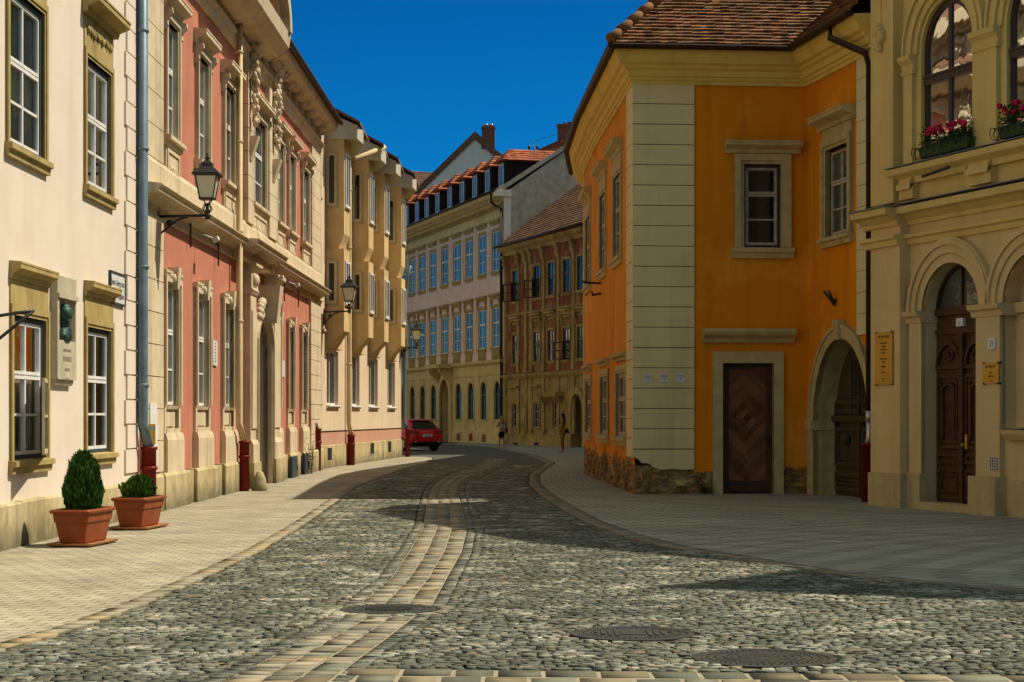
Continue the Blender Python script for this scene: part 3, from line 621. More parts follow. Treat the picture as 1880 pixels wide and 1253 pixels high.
def wedge(mb, t, L, za, zb, ia=0., ib=0.):           # ia, ib: how far the section shrinks at the bottom and top
    def sec(z, i): return [(t+i*.3, .02, z), (t+i*.3, -pj+i, z), (t+1.0, -pj+i, z), (t+L-i*4, .02, z)]
    A, B = sec(za, ia), sec(zb, ib)
    for i in range(4): j = (i+1) % 4; mb.poly([A[i], A[j], B[j], B[i]])
    mb.poly(A); mb.poly(list(reversed(B)))
for t, L in zip(bt, bl):
    m = MB(Fb); wedge(m, t, L, z1t, zeave); wedge(m, t, L, z1b, z1t-.001, .17, 0); wedge(m, t, L, z2t, z1b-.001, 0, 0); 
    def sec(z, i): return [(t, .02, z), (t, -pj+i, z), (t+1.0, -pj+i, z), (t+L, .02, z)]
    A, B = [(t+.1, .02, z2b), (t+.1, -.05, z2b), (t+1.0, -.06, z2b), (t+L, .02, z2b)], [(p[0], p[1], z2t-.001) for p in sec(0, 0)]
    for i in range(4): j = (i+1) % 4; m.poly([A[i], A[j], B[j], B[i]])
    m.poly(A)
    bay = m.build('bay', 'ochre_bay', beige)
    p0 = np.array(Fb.w((t, 0, 0))[:2]); p1 = np.array(Fb.w((t, -pj, 0))[:2]); fn = F(p0, p1)
    for z0, z1 in (z_slit, z2):
        w = window(fn, beige, .02, .36, z0, z1, dep=-.03, fw=.09, cols=1, frame='beigeframe', pane='gl_dark', reveal=False, sill=(.02, .05, .05), hoodmat='beigeframe')
    q0, q1 = np.array(Fb.w((t+.01, -pj, 0))[:2]), np.array(Fb.w((t+1.0, -pj, 0))[:2]); fs = F(q0, q1)
    for z0, z1 in (z_slit, z2): window(fs, beige, .12, .9, z0, z1, dep=-.03, fw=.07, cols=2, pane='gl_sky', reveal=False, sill=(.03, .07, .06), hoodmat='white')
    m = MB(Fb)      # eave box of the bay, roof slab falling to the street
    e0, e1 = -pj-.42, .0
    pl_ = [(t-.02, .25), (t-.02, e0), (t+1.12, e0), (t+L+.1, -.3), (t+L+.1, .25)]
    m.poly([(a, b, zeave) for a, b in pl_]); m.poly([(a, b, zeave+.42+(.55 if b > 0 else 0)) for a, b in pl_])
    for i in range(5):
        a, b = pl_[i], pl_[(i+1) % 5]; m.poly([(a[0], a[1], zeave), (b[0], b[1], zeave), (b[0], b[1], zeave+.42+(.55 if b[1] > 0 else 0)), (a[0], a[1], zeave+.42+(.55 if a[1] > 0 else 0))])
    m.build('eave', 'eavewhite', beige)
    m = MB(Fb); m.hexa([(t-.12, e0-.1, zeave+.43), (t+L+.15, e0-.1+.35, zeave+.43), (t-.12, 1.2, zeave+1.72), (t+L+.15, 1.2, zeave+1.72), (t-.12, e0-.1, zeave+.52), (t+L+.15, e0-.1+.35, zeave+.52), (t-.12, 1.2, zeave+1.8), (t+L+.15, 1.2, zeave+1.8)])
    m.build('roof_edge', 'tile_old', beige)
m = MB(Fb); m.hexa([(-.02, -.2, zeave+.58), (Fb.len, -.2, zeave+.58), (-.02, 5, zeave+4.), (Fb.len, 5, zeave+4.), (-.02, -.2, zeave+.68), (Fb.len, -.2, zeave+.68), (-.02, 5, zeave+4.1), (Fb.len, 5, zeave+4.1)])
m.hexa([(-.02, 5.001, zeave+4.), (Fb.len, 5.001, zeave+4.), (-.02, 10, zeave+.6), (Fb.len, 10, zeave+.6), (-.02, 5.001, zeave+4.1), (Fb.len, 5.001, zeave+4.1), (-.02, 10, zeave+.7), (Fb.len, 10, zeave+.7)])
m.build('roof', 'tile_old', beige); body(beige, Fb, 0, Fb.len, zeave+.6, 10, 'beige')
drainpipe(beige, Fb, Fb.u(641, -.12), -.12, Fb.v(641, 304, -.12), Fb.v(641, 801, -.12), 'creampipe', r=.085, neck=.02, top=[(Fb.u(641, -.12)+1.4, -pj-.5, zeave+.45), (Fb.u(641, -.12)+.2, -.3, zeave-.1)])
m = MB(Fb); u = Fb.u(583, -.25); m.tube([(u-.35, -.06, 1.35), (u-.25, -.1, 1.42), (u-.05, -.2, 1.38), (u, -.25, 1.2)], .075, 8); p = m.build('drainpipe', 'steel', beige)
b = MB(Fb); b.lathe((u, -.25, 0), [(.105, 0), (.105, 1.2), (.125, 1.2), (.125, 1.25), (.09, 1.25)], 10); b.lathe((u, -.25, .85), [(.11, -.03), (.125, -.03), (.125, .03), (.11, .03)], 10); b.build('boot', 'redpipe', p)
m = MB(Fb); u = Fb.len-.02; m.tube([(u, -.35, 4.95+2.6), (u, -.2, 4.4+2.6), (u, -.12, 6.3), (u, -.12, 1.35), (u, -.25, 1.15)], .07, 8); p = m.build('drainpipe', 'zinc', beige)
b = MB(Fb); b.lathe((u, -.25, 0), [(.1, 0), (.1, 1.05), (.12, 1.05), (.12, 1.12), (.08, 1.12)], 10); b.build('boot', 'redpipe', p)
m = MB(Fb); m.box(Fb.u(592), Fb.u(598)+.1, -.05, .02, Fb.v(594, 607)-.03, Fb.v(594, 607)+.05); m.build('ledge', 'beige', beige)
# ---------------------------------------------------------------- lilac-grey palace closing the street
Fw = F((-7.6, 131.8), (-.41, 108.))
pal = house('long_palace', Fw, 'long lilac grey palace with ochre arched ground floor and roof dormers', 'palace')
cx = [(905, 917), (880, 891.6), (856.5, 867), (833.8, 845), (811.6, 822), (790.2, 799.8), (770, 780), (752.5, 761.3), (737, 745), (721, 728.5)]
ze = Fw.v(912, 353, -.3); zc0 = Fw.v(925, 391)
T = (Fw.v(911, 498), Fw.v(911, 425)); Mi = (Fw.v(911, 638), Fw.v(911, 565)); G = (Fw.v(913, 771), Fw.v(913, 700)); zst = Fw.v(925, 664)
top = [(Fw.u(a), Fw.u(b), *T) for a, b in cx]; mid = [(Fw.u(a), Fw.u(b), *Mi) for a, b in cx]
gx = [(908, 919), (883, 893.5), (859.5, 870), (837, 847), None, (791.5, 800.8), (772, 780.5), (753.5, 761.8), (737, 744)]
gr = [(Fw.u(a), Fw.u(b), G[0], G[1], (Fw.u(b)-Fw.u(a))/2) for a, b in [g for g in gx if g]]
pp = (Fw.u(811.5), Fw.u(829), -.1, Fw.v(820, 697)); pp = (*pp, (pp[1]-pp[0])/2)
wall(Fw, pal, 'upper_wall', 'lilac', 0, Fw.len, zst, zc0, top+mid)
wall(Fw, pal, 'ground_floor_wall', 'palace_ochre', 0, Fw.len, -.3, zst, gr+[pp])
for a, b, c, d in top: window(Fw, pal, a, b, c, d, dep=.03, fw=.06, cols=2, trans=(.62,), munt=(.3,), pane=('gl_sky', 'gl_sky', 'gl_curt', 'gl_sky', 'gl_dark')[int(a*7) % 5], ring=.2, ringmat='palace_trim', rp=.02, sill=(.2, .1, .25), hood=(.3, .18, .38, .3))
for i, (a, b, c, d) in enumerate(mid): window(Fw, pal, a, b, c, d, dep=.03, fw=.06, cols=2, trans=(.62,), munt=(.3,), pane=('gl_curt', 'gl_sky', 'gl_dark', 'gl_curt')[i % 4], ring=.2, ringmat='palace_trim', rp=.02, sill=(.22, .12, .2), hood=(.32, .2, .5, .32, (.16, .5)), apron=(.75, .05))
for o in gr: window(Fw, pal, *o, dep=.08, fw=.05, cols=2, trans=(.66,), munt=(.2, .42), frame='black', pane='gl_dark', ring=.22, ringmat='palace_ochre', rp=.03, sill=(.15, .08, .12))
for k in range(len(cx)-1):      # pilaster strips between the upper windows
    m = MB(Fw)
    a = (top[k+1][1]+top[k][0])/2
    m.box(a-.16, a+.16, -.05, .02, Mi[0]-.2, Mi[1]+.6); m.box(a-.14, a+.14, -.05, .02, T[0]-.1, T[1]+.5); m.build('pilaster', 'lilac', pal)
m = MB(Fw); h = ze-zc0
m.prof([(.05, zc0-.25), (-.08, zc0-.25), (-.08, zc0), (-.12, zc0+.08), (-.06, zc0+.1), (-.06, zc0+h*.52), (-.2, zc0+h*.6), (-.28, zc0+h*.72), (-.55, zc0+h*.8), (-.62, zc0+h*.97), (.05, ze)], 0, Fw.len)
u = .15
while u < Fw.len: m.box(u, u+.16, -.42, -.2, zc0+h*.58, zc0+h*.74); u += .42
m.build('cornice', 'palace_ochre', pal)
m = MB(Fw); rnd = random.Random(8); u = .3
while u < Fw.len-.3:
    m.box(u, u+.05, -.1, -.05, zc0+.2, zc0+h*.48); m.lump((u+.2, -.07, zc0+h*.34), (.09, .05, .14), 6, 4); u += .42
m.build('frieze', 'palace_trim', pal)
m = MB(Fw); m.prof([(.05, zst-.12), (-.08, zst-.12), (-.24, zst+.0), (-.26, zst+.12), (.05, zst+.18)], 0, Fw.len); m.prof([(.05, zst-.75), (-.05, zst-.75), (-.08, zst-.65), (.05, zst-.62)], 0, Fw.len)
for z in np.arange(.95, zst-.9, .46):
    xs = [0]+sorted([v for o in gr for v in (o[0]-.24, o[1]+.24)]+[pp[0]-.5, pp[1]+.5])+[Fw.len]
    for i in range(0, len(xs)-1, 2):
        if xs[i+1] > xs[i]: m.box(xs[i], xs[i+1], -.03, .02, z, z+.42)
m.box(0, pp[0]-.4, -.1, .03, -.3, .72); m.box(pp[1]+.4, Fw.len, -.1, .03, -.3, .72); m.build('rustication', 'palace_ochre', pal)
m = MB(Fw); O = outline(*pp); m.strip(O, -.1, .9); m.ring(O, outline(pp[0]-.4, pp[1]+.4, -.1, pp[3]+.4, pp[4]+.4), -.2, .02)
uc = (pp[0]+pp[1])/2
for s in (-1, 1): m.prof([(.05, zst-.15), (-.9, zst-.15), (-.85, zst-.35), (-.3, zst-.9), (-.1, zst-1.2), (.05, zst-1.2)], uc+s*1.35-.2, uc+s*1.35+.2)
m.prof([(.05, zst-.1), (-1.0, zst-.1), (-1.05, zst+.14), (.05, zst+.18)], uc-1.9, uc+1.9); m.build('portal', 'palace_ochre', pal)
d = MB(Fw); d.poly([(p[0], .85, p[1]) for p in O]); d.build('door', 'wood', pal)
for x0, x1, y0, y1 in ((838.6, 845.5, 795.5, 809), (861, 867.5, 796, 810), (885, 892, 797.5, 811.5)):
    a, b, c, d = opening(Fw, x0, x1, y0, y1, -.1); m = MB(Fw); m.box(a, b, -.115, -.09, c, d); m.build('vent', 'brownwall', pal)
dirN = Fw.n
Rr = 6.6; zr = ze+Rr*math.tan(math.radians(35))
m = MB(Fw); roofplane(m, (0, -.45, ze-.02), (Fw.len+.05, -.45, ze-.02), (Fw.len+.05, Rr, zr), (0, Rr, zr), .3, .4, ((.8, .7, .6), (1, 1, 1), (.6, .55, .5)), random.Random(2))
m.build('roof', 'tile_red', pal)
m = MB(Fw); m.hexa([(0, -.3, ze-.1), (Fw.len-.1, -.3, ze-.1), (0, Rr, zr-.12), (Fw.len-.1, Rr, zr-.12), (0, -.3, ze-.05), (Fw.len-.1, -.3, ze-.05), (0, Rr, zr-.05), (Fw.len-.1, Rr, zr-.05)])
m.hexa([(0, Rr+.01, zr-.12), (Fw.len-.1, Rr+.01, zr-.12), (0, 2*Rr, ze), (Fw.len-.1, 2*Rr, ze), (0, Rr+.01, zr), (Fw.len-.1, Rr+.01, zr), (0, 2*Rr, ze+.1), (Fw.len-.1, 2*Rr, ze+.1)]); m.build('roof_boarding', 'tile_old', pal)
g = MB(Fw); L = Fw.len      # pebble-dashed gable end
g.poly([(L, 0, -.3), (L, 2*Rr, -.3), (L, 2*Rr, ze-.2), (L, Rr, zr-.1), (L, -.02, ze-.12)]); g.build('gable_wall', 'pebble', pal)
g = MB(Fw); g.hexa([(L+.0, -.5, ze-.22), (L+.09, -.5, ze-.22), (L, Rr, zr-.12), (L+.09, Rr, zr-.12), (L, -.5, ze+.08), (L+.09, -.5, ze+.08), (L, Rr, zr+.14), (L+.09, Rr, zr+.14)])
g.build('verge', 'palestone', pal)
g = MB(Fw); g.box(L-.25, L+.05, -.06, .35, zst+5, ze-.3); g.prof([(.35, ze-.3), (-.62, ze-.3), (-.62, ze-.02), (.35, ze+.1)], L-.1, L+.16); g.build('corner_strip', 'gable_white', pal)
b_ = MB(Fw); b_.poly([(0, 0, -.3), (0, 2*Rr, -.3), (0, 2*Rr, ze), (0, Rr, zr), (0, 0, ze)]); b_.poly([(0, 2*Rr, -.3), (L, 2*Rr, -.3), (L, 2*Rr, ze), (0, 2*Rr, ze)]); b_.build('back_wall', 'lilac', pal)
MB(Fw).tube([(0, -.66, ze-.0), (L, -.66, ze-.0)], .08, 6).build('gutter', 'brownpipe', pal)
MB(Fw).tube([(L-.75, -.62, ze-.05), (L-.75, -.6, ze-.55), (L-.4, -.5, ze-.8), (L-.08, -.2, ze-1.0), (L-.08, -.18, .3)], .085, 8).build('drainpipe', 'brownpipe', pal)
dx = [(745, 750), (764.6, 769), (783, 787), (802.7, 806.8), (824.8, 829.5), (847, 852.5), (870.6, 876), (893.5, 899.5), (918.5, 925)]
for k, (a, b) in enumerate(dx):
    yd = .15; u1 = Fw.u(b, yd); u0 = u1-1.05; z0 = ze+.38; z1 = z0+1.45; back = (z1-ze)/math.tan(math.radians(35))-.1
    last = k == len(dx)-1
    m = MB(Fw); m.box(u0-.12, u1+.3, yd, back, z0-.55, z1); dm = m.build('dormer', 'blackwood', pal)
    w = MB(Fw); w.ring(outline(u0+.1, u1-.02, z0, z1-.1), outline(u0+.2, u1-.14, z0+.1, z1-.2), yd-.03, yd+.01, True); w.box((u0+u1)/2-.0, (u0+u1)/2+.07, yd-.03, yd, z0+.1, z1-.2); w.build('frame', 'white', dm)
    w = MB(Fw); w.poly([(u0+.1, yd-.012, z0), (u1-.02, yd-.012, z0), (u1-.02, yd-.012, z1-.1), (u0+.1, yd-.012, z1-.1)]); w.build('pane', 'gl_dark', dm)
    rf = MB(Fw); zp = z1+.75; bk = back+1.2; e = .25; ue0, ue1 = u0-.12-e, u1+.3+e; ucx = (u0+u1)/2+.1
    pr = ((1, 1, 1), (.8, .75, .7), (1.15, 1.1, 1.))
    roofplane(rf, (ue1, yd-e, z1), (ue1, bk, z1), (ucx, bk, zp), (ucx, yd+.45, zp), .25, .3, pr, random.Random(k))
    roofplane(rf, (ue0, bk, z1), (ue0, yd-e, z1), (ucx, yd+.45, zp), (ucx, bk, zp), .25, .3, pr, random.Random(k+20))
    roofplane(rf, (ue0, yd-e, z1), (ue1, yd-e, z1), (ucx+.01, yd+.45, zp), (ucx, yd+.45, zp), .25, .3, pr, random.Random(k+40))
    rf.poly([(ue0, yd-e, z1-.03), (ue1, yd-e, z1-.03), (ue1, bk, z1-.03), (ue0, bk, z1-.03)]); rf.build('dormer_roof', 'tile_red', dm)
# ---------------------------------------------------------------- weathered oxblood house
Fk = F((-.40, 107.97), (4.14, 94.67))
brn = house('weathered_house', Fk, 'run down oxblood red house with peeling ochre pilasters and open casements', 'house')
kz_e = Fk.v(1000, 432.5, -.4); kz_s = Fk.v(930, 694.5)
kx = [(941.5, 953), (980, 991.5), (1006.5, 1018), (1034.6, 1047), (1060.5, 1071)]
kt = (Fk.v(985, 547), Fk.v(985, 489)); km = (Fk.v(985, 665), Fk.v(985, 610)); kg = (Fk.v(985, 786), Fk.v(985, 740))
ktop = [(Fk.u(a), Fk.u(b), *kt) for a, b in kx]; kmid = [(Fk.u(a), Fk.u(b), *km) for a, b in kx]
kgr = [(Fk.u(a), Fk.u(b), *kg) for a, b in ((942, 952), (980.5, 991.5), (1016, 1027))]
ka = (Fk.u(1052), Fk.u(1073), -.1, Fk.v(1062, 724)); ka = (*ka, (ka[1]-ka[0])/2)
wall(Fk, brn, 'upper_wall', 'brownwall', 0, Fk.len, kz_s, kz_e-.5, ktop+kmid)
wall(Fk, brn, 'ground_floor_wall', 'browntrim', 0, Fk.len, -.3, kz_s, kgr+[ka])
for i, (a, b, c, d) in enumerate(ktop): window(Fk, brn, a, b, c, d, dep=.04, fw=.05, cols=2, trans=(.6,), munt=(.3,), frame='frame_brown', pane='gl_dark' if i % 2 else 'gl_sky', ring=.13, ringmat='browntrim', rp=.03, sill=(.2, .1, .15))
for i, (a, b, c, d) in enumerate(kmid): window(Fk, brn, a, b, c, d, dep=.04, fw=.05, cols=2, trans=(.6,), munt=(.3,), frame='frame_brown', pane='gl_sky' if i in (1, 3) else 'gl_curt', ring=.13, ringmat='browntrim', rp=.03, sill=(.2, .1, .15), hood=(.3, .2, .75, .3, (.12, .6), .25))
for a, b, c, d in kgr: window(Fk, brn, a, b, c, d, dep=.05, fw=.06, cols=2, munt=(.33, .66), frame='oldwhite', pane='gl_dark', ring=.14, ringmat='browntrim', rp=.04, sill=(.12, .1, .1), hood=(.2, .22, .75, .22) if a < Fk.u(1000) else None)
for (a, b, c, d), lo_ in ((ktop[0], 1), (ktop[1], 1), (kmid[3], 1)):
    zt = c+(d-c)*.58
    for u, s in ((a+.02, 1), (b-.02, -1)):
        m = MB(Fk)
        q = (b-a)/2; P = lambda k, z, o: (u-s*k*.35*q*2*.5+0, -.02-k*q*.95+o, z)
        for k0, k1, za, zb in ((0, .1, c, zt), (.9, 1, c, zt), (.1, .9, c, c+.07), (.1, .9, zt-.07, zt), (.1, .9, (c+zt)/2-.03, (c+zt)/2+.03)):
            m.hexa([P(k0, za, -.02), P(k1, za, -.02), P(k0, za, .02), P(k1, za, .02), P(k0, zb, -.02), P(k1, zb, -.02), P(k0, zb, .02), P(k1, zb, .02)])
        m.build('open_sash', 'frame_brown', brn)
m = MB(Fk); edges = sorted([.12]+[(kmid[i][1]+kmid[i+1][0])/2 for i in range(len(kmid)-1)]+[(kmid[0][1]+kmid[1][0])/2-1.25, (kmid[0][1]+kmid[1][0])/2+.9])
for u in edges:
    m = MB(Fk); m.box(u-.2, u+.2, -.1, .03, kz_s+.25, kz_s+1.25); m.box(u-.17, u+.17, -.07, .03, kz_s+1.25, kz_e-1.2)
    m.prof([(.03, kz_e-1.2), (-.1, kz_e-1.2), (-.22, kz_e-.9), (-.14, kz_e-.85), (-.3, kz_e-.5), (.03, kz_e-.5)], u-.22, u+.22)
    m.box(u-.2, u+.2, -.08, .03, .7, kz_s-.1); m.build('pilaster', 'browntrim', brn)
m = MB(Fk); m.prof([(.05, kz_s-.1), (-.12, kz_s-.1), (-.25, kz_s+.06), (-.27, kz_s+.14), (.05, kz_s+.22)], 0, Fk.len)
m.prof([(.05, kz_e-.52), (-.12, kz_e-.52), (-.15, kz_e-.35), (-.4, kz_e-.22), (-.5, kz_e-.05), (.05, kz_e)], 0, Fk.len); m.prof([(.05, km[1]+1.08), (-.05, km[1]+1.08), (-.1, km[1]+1.2), (.05, km[1]+1.2)], 0, Fk.len)
m.box(0, ka[0]-.5, -.12, .03, -.3, .62); m.build('cornice', 'browntrim', brn)
m = MB(Fk); O = outline(*ka); m.strip(O, -.05, .5); m.ring(O, outline(ka[0]-.35, ka[1]+.35, -.1, ka[3]+.35, ka[4]+.35), -.16, .02)
u0, u1 = Fk.u(1001), Fk.u(1036); z = Fk.v(1018, 729)
m.prof([(.03, z), (-.5, z), (-.55, z+.25), (.03, z+.28)], u0, u1)
for k in range(7): m.prof([(.03, z-.35), (-.12, z-.35), (-.42, z), (.03, z)], u0+(u1-u0)*(k+.15)/7, u0+(u1-u0)*(k+.7)/7)
m.build('portal', 'browntrim', brn)
d = MB(Fk); d.poly([(p[0], .45, p[1]) for p in O]); d.build('door', mk('faded_green_paint', (.045, .075, .03), (.035, .055, .025), 3, rough=.6), brn)
for x0, x1 in ((943, 951), (980.5, 989)):
    a, b, c, d = opening(Fk, x0, x1, 812.5, 818, -.12); m = MB(Fk); m.box(a, b, -.135, -.1, c, d); m.build('vent', 'room', brn)
m = MB(Fk); roofplane(m, (0, -.6, kz_e-.02), (Fk.len, -.6, kz_e-.02), (Fk.len, 6, kz_e+5.), (0, 6, kz_e+5.), .3, .33, ((1, 1, 1), (.8, .75, .7), (1.2, 1.1, 1)), random.Random(9)); m.build('roof', 'tile_old', brn)
m = MB(Fk); m.hexa([(0, -.5, kz_e-.06), (Fk.len, -.5, kz_e-.06), (0, 6, kz_e+4.88), (Fk.len, 6, kz_e+4.88), (0, -.5, kz_e-.03), (Fk.len, -.5, kz_e-.03), (0, 6, kz_e+4.93), (Fk.len, 6, kz_e+4.93)]); m.build('roof_boarding', 'tile_old', brn)
body(brn, Fk, 0.01, Fk.len, kz_e, 12, 'browntrim'); MB(Fk).tube([(.0, -.68, kz_e), (Fk.len, -.68, kz_e)], .08, 6).build('gutter', 'brownpipe', brn)
# ---------------------------------------------------------------- houses behind
Fg = F((-8.6, 143.), (-1.0, 143.))
gab = house('gabled_house', Fg, 'tall white plastered gable with a brick chimney behind the long palace', 'house')
P = lambda x, y: (Fg.u(x), Fg.v(x, y))
g = MB(Fg); pts = [P(740, 384), P(873.7, 253), P(886.5, 270.5), P(907, 273), P(907, 300)]
g.poly([(pts[0][0], 0, 8), *[(a, 0, b) for a, b in pts], (pts[4][0], 0, 8)]); g.build('gable_wall', 'gable_white', gab)
g = MB(Fg); a, b, c, d = P(700, 411), P(872, 243), P(886, 260), P(926, 290)
for p, q in ((a, b), (b, d)): g.hexa([(p[0], -.12, p[1]-.55), (q[0], -.12, q[1]-.55), (p[0], 14, p[1]-.55), (q[0], 14, q[1]-.55), (p[0], -.12, p[1]+.06), (q[0], -.12, q[1]+.06), (p[0], 14, p[1]+.06), (q[0], 14, q[1]+.06)])
g.build('roof', 'tile_old', gab)
a, b = Fg.u(884.5), Fg.u(908.5); g = MB(Fg); g.box(a, b, -.06, .9, Fg.v(896, 274), Fg.v(896, 236)); g.box(a-.05, b+.05, -.1, .95, Fg.v(896, 236), Fg.v(896, 232)); ch = g.build('chimney', 'brick', gab)
g = MB(Fg)
for k in (.3, .7): g.lathe((a+(b-a)*k, .4, Fg.v(896, 232)), [(.14, 0), (.14, .12), (.2, .14), (.2, .2)], 8)
g.build('chimney_pot', 'steel', ch)
Fg2 = F((-13.5, 152), (-5.5, 152))
g2 = house('rear_house', Fg2, 'brown tiled roof seen beyond the last bay window, left of the gable', 'house')
P2 = lambda x, y: (Fg2.u(x), Fg2.v(x, y)); g = MB(Fg2)
a, b, c, d = P2(690, 345), P2(764, 345), P2(780, 309), P2(733, 304)
roofplane(g, (a[0], -.2, a[1]), (P2(790, 345)[0], -.2, a[1]), (c[0]+1, 3, c[1]), (d[0], 3, d[1]), .3, .3, ((1, 1, 1), (.8, .8, .75)), random.Random(3)); g.build('roof', 'tile_old', g2)
wall(Fg2, g2, 'wall', 'gable_white', a[0], Fg2.len, -.3, a[1]+.1); 
Fg3 = F((1.6, 121.), (8., 119.))
g3 = house('rear_house', Fg3, 'dark red roof with a brick chimney above the pebble dashed gable', 'house')
g = MB(Fg3); a, b, c = (Fg3.u(985), Fg3.v(985, 283)), (Fg3.u(1062), Fg3.v(1062, 283)), (Fg3.u(1062), Fg3.v(1062, 243))
roofplane(g, (a[0], 0, a[1]), (b[0], 0, b[1]), (b[0]+1, 2.5, c[1]+.2), (b[0]-1.4, 2.5, c[1]), .3, .3, ((1, .8, .7), (.8, .6, .5)), random.Random(6)); g.build('roof', 'tile_old', g3)
wall(Fg3, g3, 'wall', 'pebble', a[0], b[0], 4, a[1])
a, b = Fg3.u(1021), Fg3.u(1050.5); g = MB(Fg3); g.box(a, b, .3, 1.3, Fg3.v(1035, 272), Fg3.v(1035, 232)); g.box(a-.05, b+.05, .25, 1.35, Fg3.v(1035, 232), Fg3.v(1035, 226)); ch = g.build('chimney', 'brick', g3)
g = MB(Fg3); g.tube([(a+.35, .8, Fg3.v(1035, 226)), (a+.35, .8, Fg3.v(1035, 219))], .05, 6); g.lathe((a+.7, .8, Fg3.v(1035, 226)), [(.1, 0), (.1, .1), (.18, .12), (.18, .16)], 8); g.build('chimney_pot', 'black', ch)
m = MB(Fg3); u = Fg3.u(979.7); z = Fg3.v(979, 280); m.tube([(u, 0, z-1), (u, 0, z+.75)], .035, 6); m.tube([(u-.3, 0, z+.2), (u-.3, 0, z+.45)], .09, 6); m.tube([(u+.25, 0, z+.2), (u+.25, 0, z+.4)], .1, 6); m.tube([(u, 0, z+.7), (a+.3, .6, z+1.3)], .012, 5)
m.build('roof_mast', 'black', g3)
# ---------------------------------------------------------------- orange corner house
F1, F2 = F((2.05, 53.), (2.15, 47.5)), F((2.15, 47.5), (2.52, 38.6)); F0 = F((2.35, 58.), (2.05, 53.))
Ff, Fa = F((2.52, 38.6), (6.11, 38.9)), F((6.11, 38.9), (6.80, 35.05))
ora = house('corner_house', Ff, 'orange corner house with pale quoins and a crumbling rubble base', 'house')
oz = Ff.v(1180, 154)
def rag(f, u0, u1, base, amp, seed, n=40):          # ragged lower edge of the plaster
    rnd = random.Random(seed); xs = [u0+(u1-u0)*k/n for k in range(n+1)]
    return [(x, base+amp*(rnd.random()-.5)+amp*.8*math.sin(x*2.3+seed)) for x in xs]
def orange_wall(f, holes, u0, u1, base, amp, seed, name='wall'):
    wall(f, ora, name, 'orange', u0, u1, base+.5, oz, holes)
    pts = rag(f, u0, u1, base, amp, seed); m = MB(f)
    for a, b in zip(pts, pts[1:]):
        m.poly([(a[0], 0, a[1]), (b[0], 0, b[1]), (b[0], 0, base+.5), (a[0], 0, base+.5)]); m.poly([(a[0], 0, a[1]), (b[0], 0, b[1]), (b[0], .06, b[1]), (a[0], .06, a[1])])
    m.build('plaster_edge', 'orange', ora); return pts
rb = .58
w2 = [opening(F2, 1128, 1141.5, 331, 479), opening(F2, 1103, 1113, 369, 501), opening(F2, 1133, 1151, 687, 801), opening(F2, 1104, 1117.5, 692, 797)]
w1 = [opening(F1, 1076.5, 1085, 415, 530), opening(F1, 1077, 1087, 699, 791)]
w2[1] = (*w2[1][:2], w2[0][2], w2[0][3]); w1[0] = (*w1[0][:2], w2[0][2], w2[0][3]); w2[3] = (*w2[3][:2], w2[2][2], w2[2][3]); w1[1] = (*w1[1][:2], w2[2][2], w2[2][3])
orange_wall(F0, [], 0, F0.len, rb, .1, 1); orange_wall(F1, w1, 0, F1.len, rb, .25, 2); orange_wall(F2, w2, 0, F2.len, rb, .3, 3)
for f, L in ((F2, w2), (F1, w1)):
    for i, (a, b, c, d) in enumerate(L):
        upr = i < len(L)//2
        window(f, ora, a, b, c, d, dep=.04, fw=.05, cols=2, trans=(.6,), munt=(.3,), frame='oldwhite', pane='gl_sky', outer=('frame_brown', .05), ring=.17, ringmat='stone_frame', rp=.03,
               sill=(.22, .11, .2), hood=(.3, .22, .43, .28) if upr else (.22, .15, .26, .18))
        if upr: fr = MB(f); fr.box(a-.17, b+.17, -.05, .02, d+.175, d+.45); fr.build('frieze', 'stone_frame', ora)
uo = (Ff.u(1365), Ff.u(1433), Ff.v(1365, 455), Ff.v(1365, 302)); ud = (Ff.u(1326), Ff.u(1420), -.1, Ff.v(1326, 667))
orange_wall(Ff, [uo], Ff.u(1274), ud[0]-.01, .42, .05, 4); 
wall(Ff, ora, 'wall', 'orange', ud[0]-.01, ud[1]+.01, ud[3], oz, [uo]); orange_wall(Ff, [uo], ud[1]+.01, Ff.len, .5, .07, 5)
# front window: one casement, two panes below and one above
w = window(Ff, ora, *uo, dep=.1, fw=.055, cols=1, trans=(.66,), munt=(.33,), frame='oldwhite', pane='gl_dark', outer=('frame_brown', .06), ring=.2, ringmat='stone_frame', rp=.07, sill=(.26, .16, .22), hood=(.4, .3, .22, .26), label='solitary front window with flaking white sash')
fr = MB(Ff); fr.box(uo[0]-.2, uo[1]+.2, -.05, .02, uo[3]+.2, uo[3]+.24); fr.build('frieze', 'stone_frame', ora)
# plank door with the lozenge pattern
m = MB(Ff); a, b, zt = ud[0], ud[1], ud[3]
m.ring([(a, -.1), (a, zt), (b, zt), (b, -.1)], [(a-.2, -.1), (a-.2, zt+.24), (b+.2, zt+.24), (b+.2, -.1)], -.08, .03); m.strip([(a, -.1), (a, zt), (b, zt), (b, -.1)], -.05, .25)
m.prof([(.03, zt+.42), (-.08, zt+.42), (-.12, zt+.5), (-.26, zt+.58), (-.3, zt+.64), (-.3, zt+.7), (.03, zt+.72)], a-.42, b+.42); m.build('door_surround', 'stone_frame', ora)
m = MB(Ff); m.box(a, b, .12, .2, .02, zt); door = m.build('door', 'wood', ora, None) if False else m.build('door', 'wood', ora)
m = MB(Ff); ia, ib, za, zb = a+.16, b-.14, .27, zt-.12; uc, zc = (ia+ib)/2, za+(zb-za)*.56; hw = (ib-ia)/2
def clip(P, f):
    out = []
    for p, q in zip(P, P[1:]+P[:1]):
        a_, b_ = f(p), f(q)
        if a_ >= 0: out.append(p)
        if a_*b_ < 0: t = a_/(a_-b_); out.append((p[0]+(q[0]-p[0])*t, p[1]+(q[1]-p[1])*t))
    return out
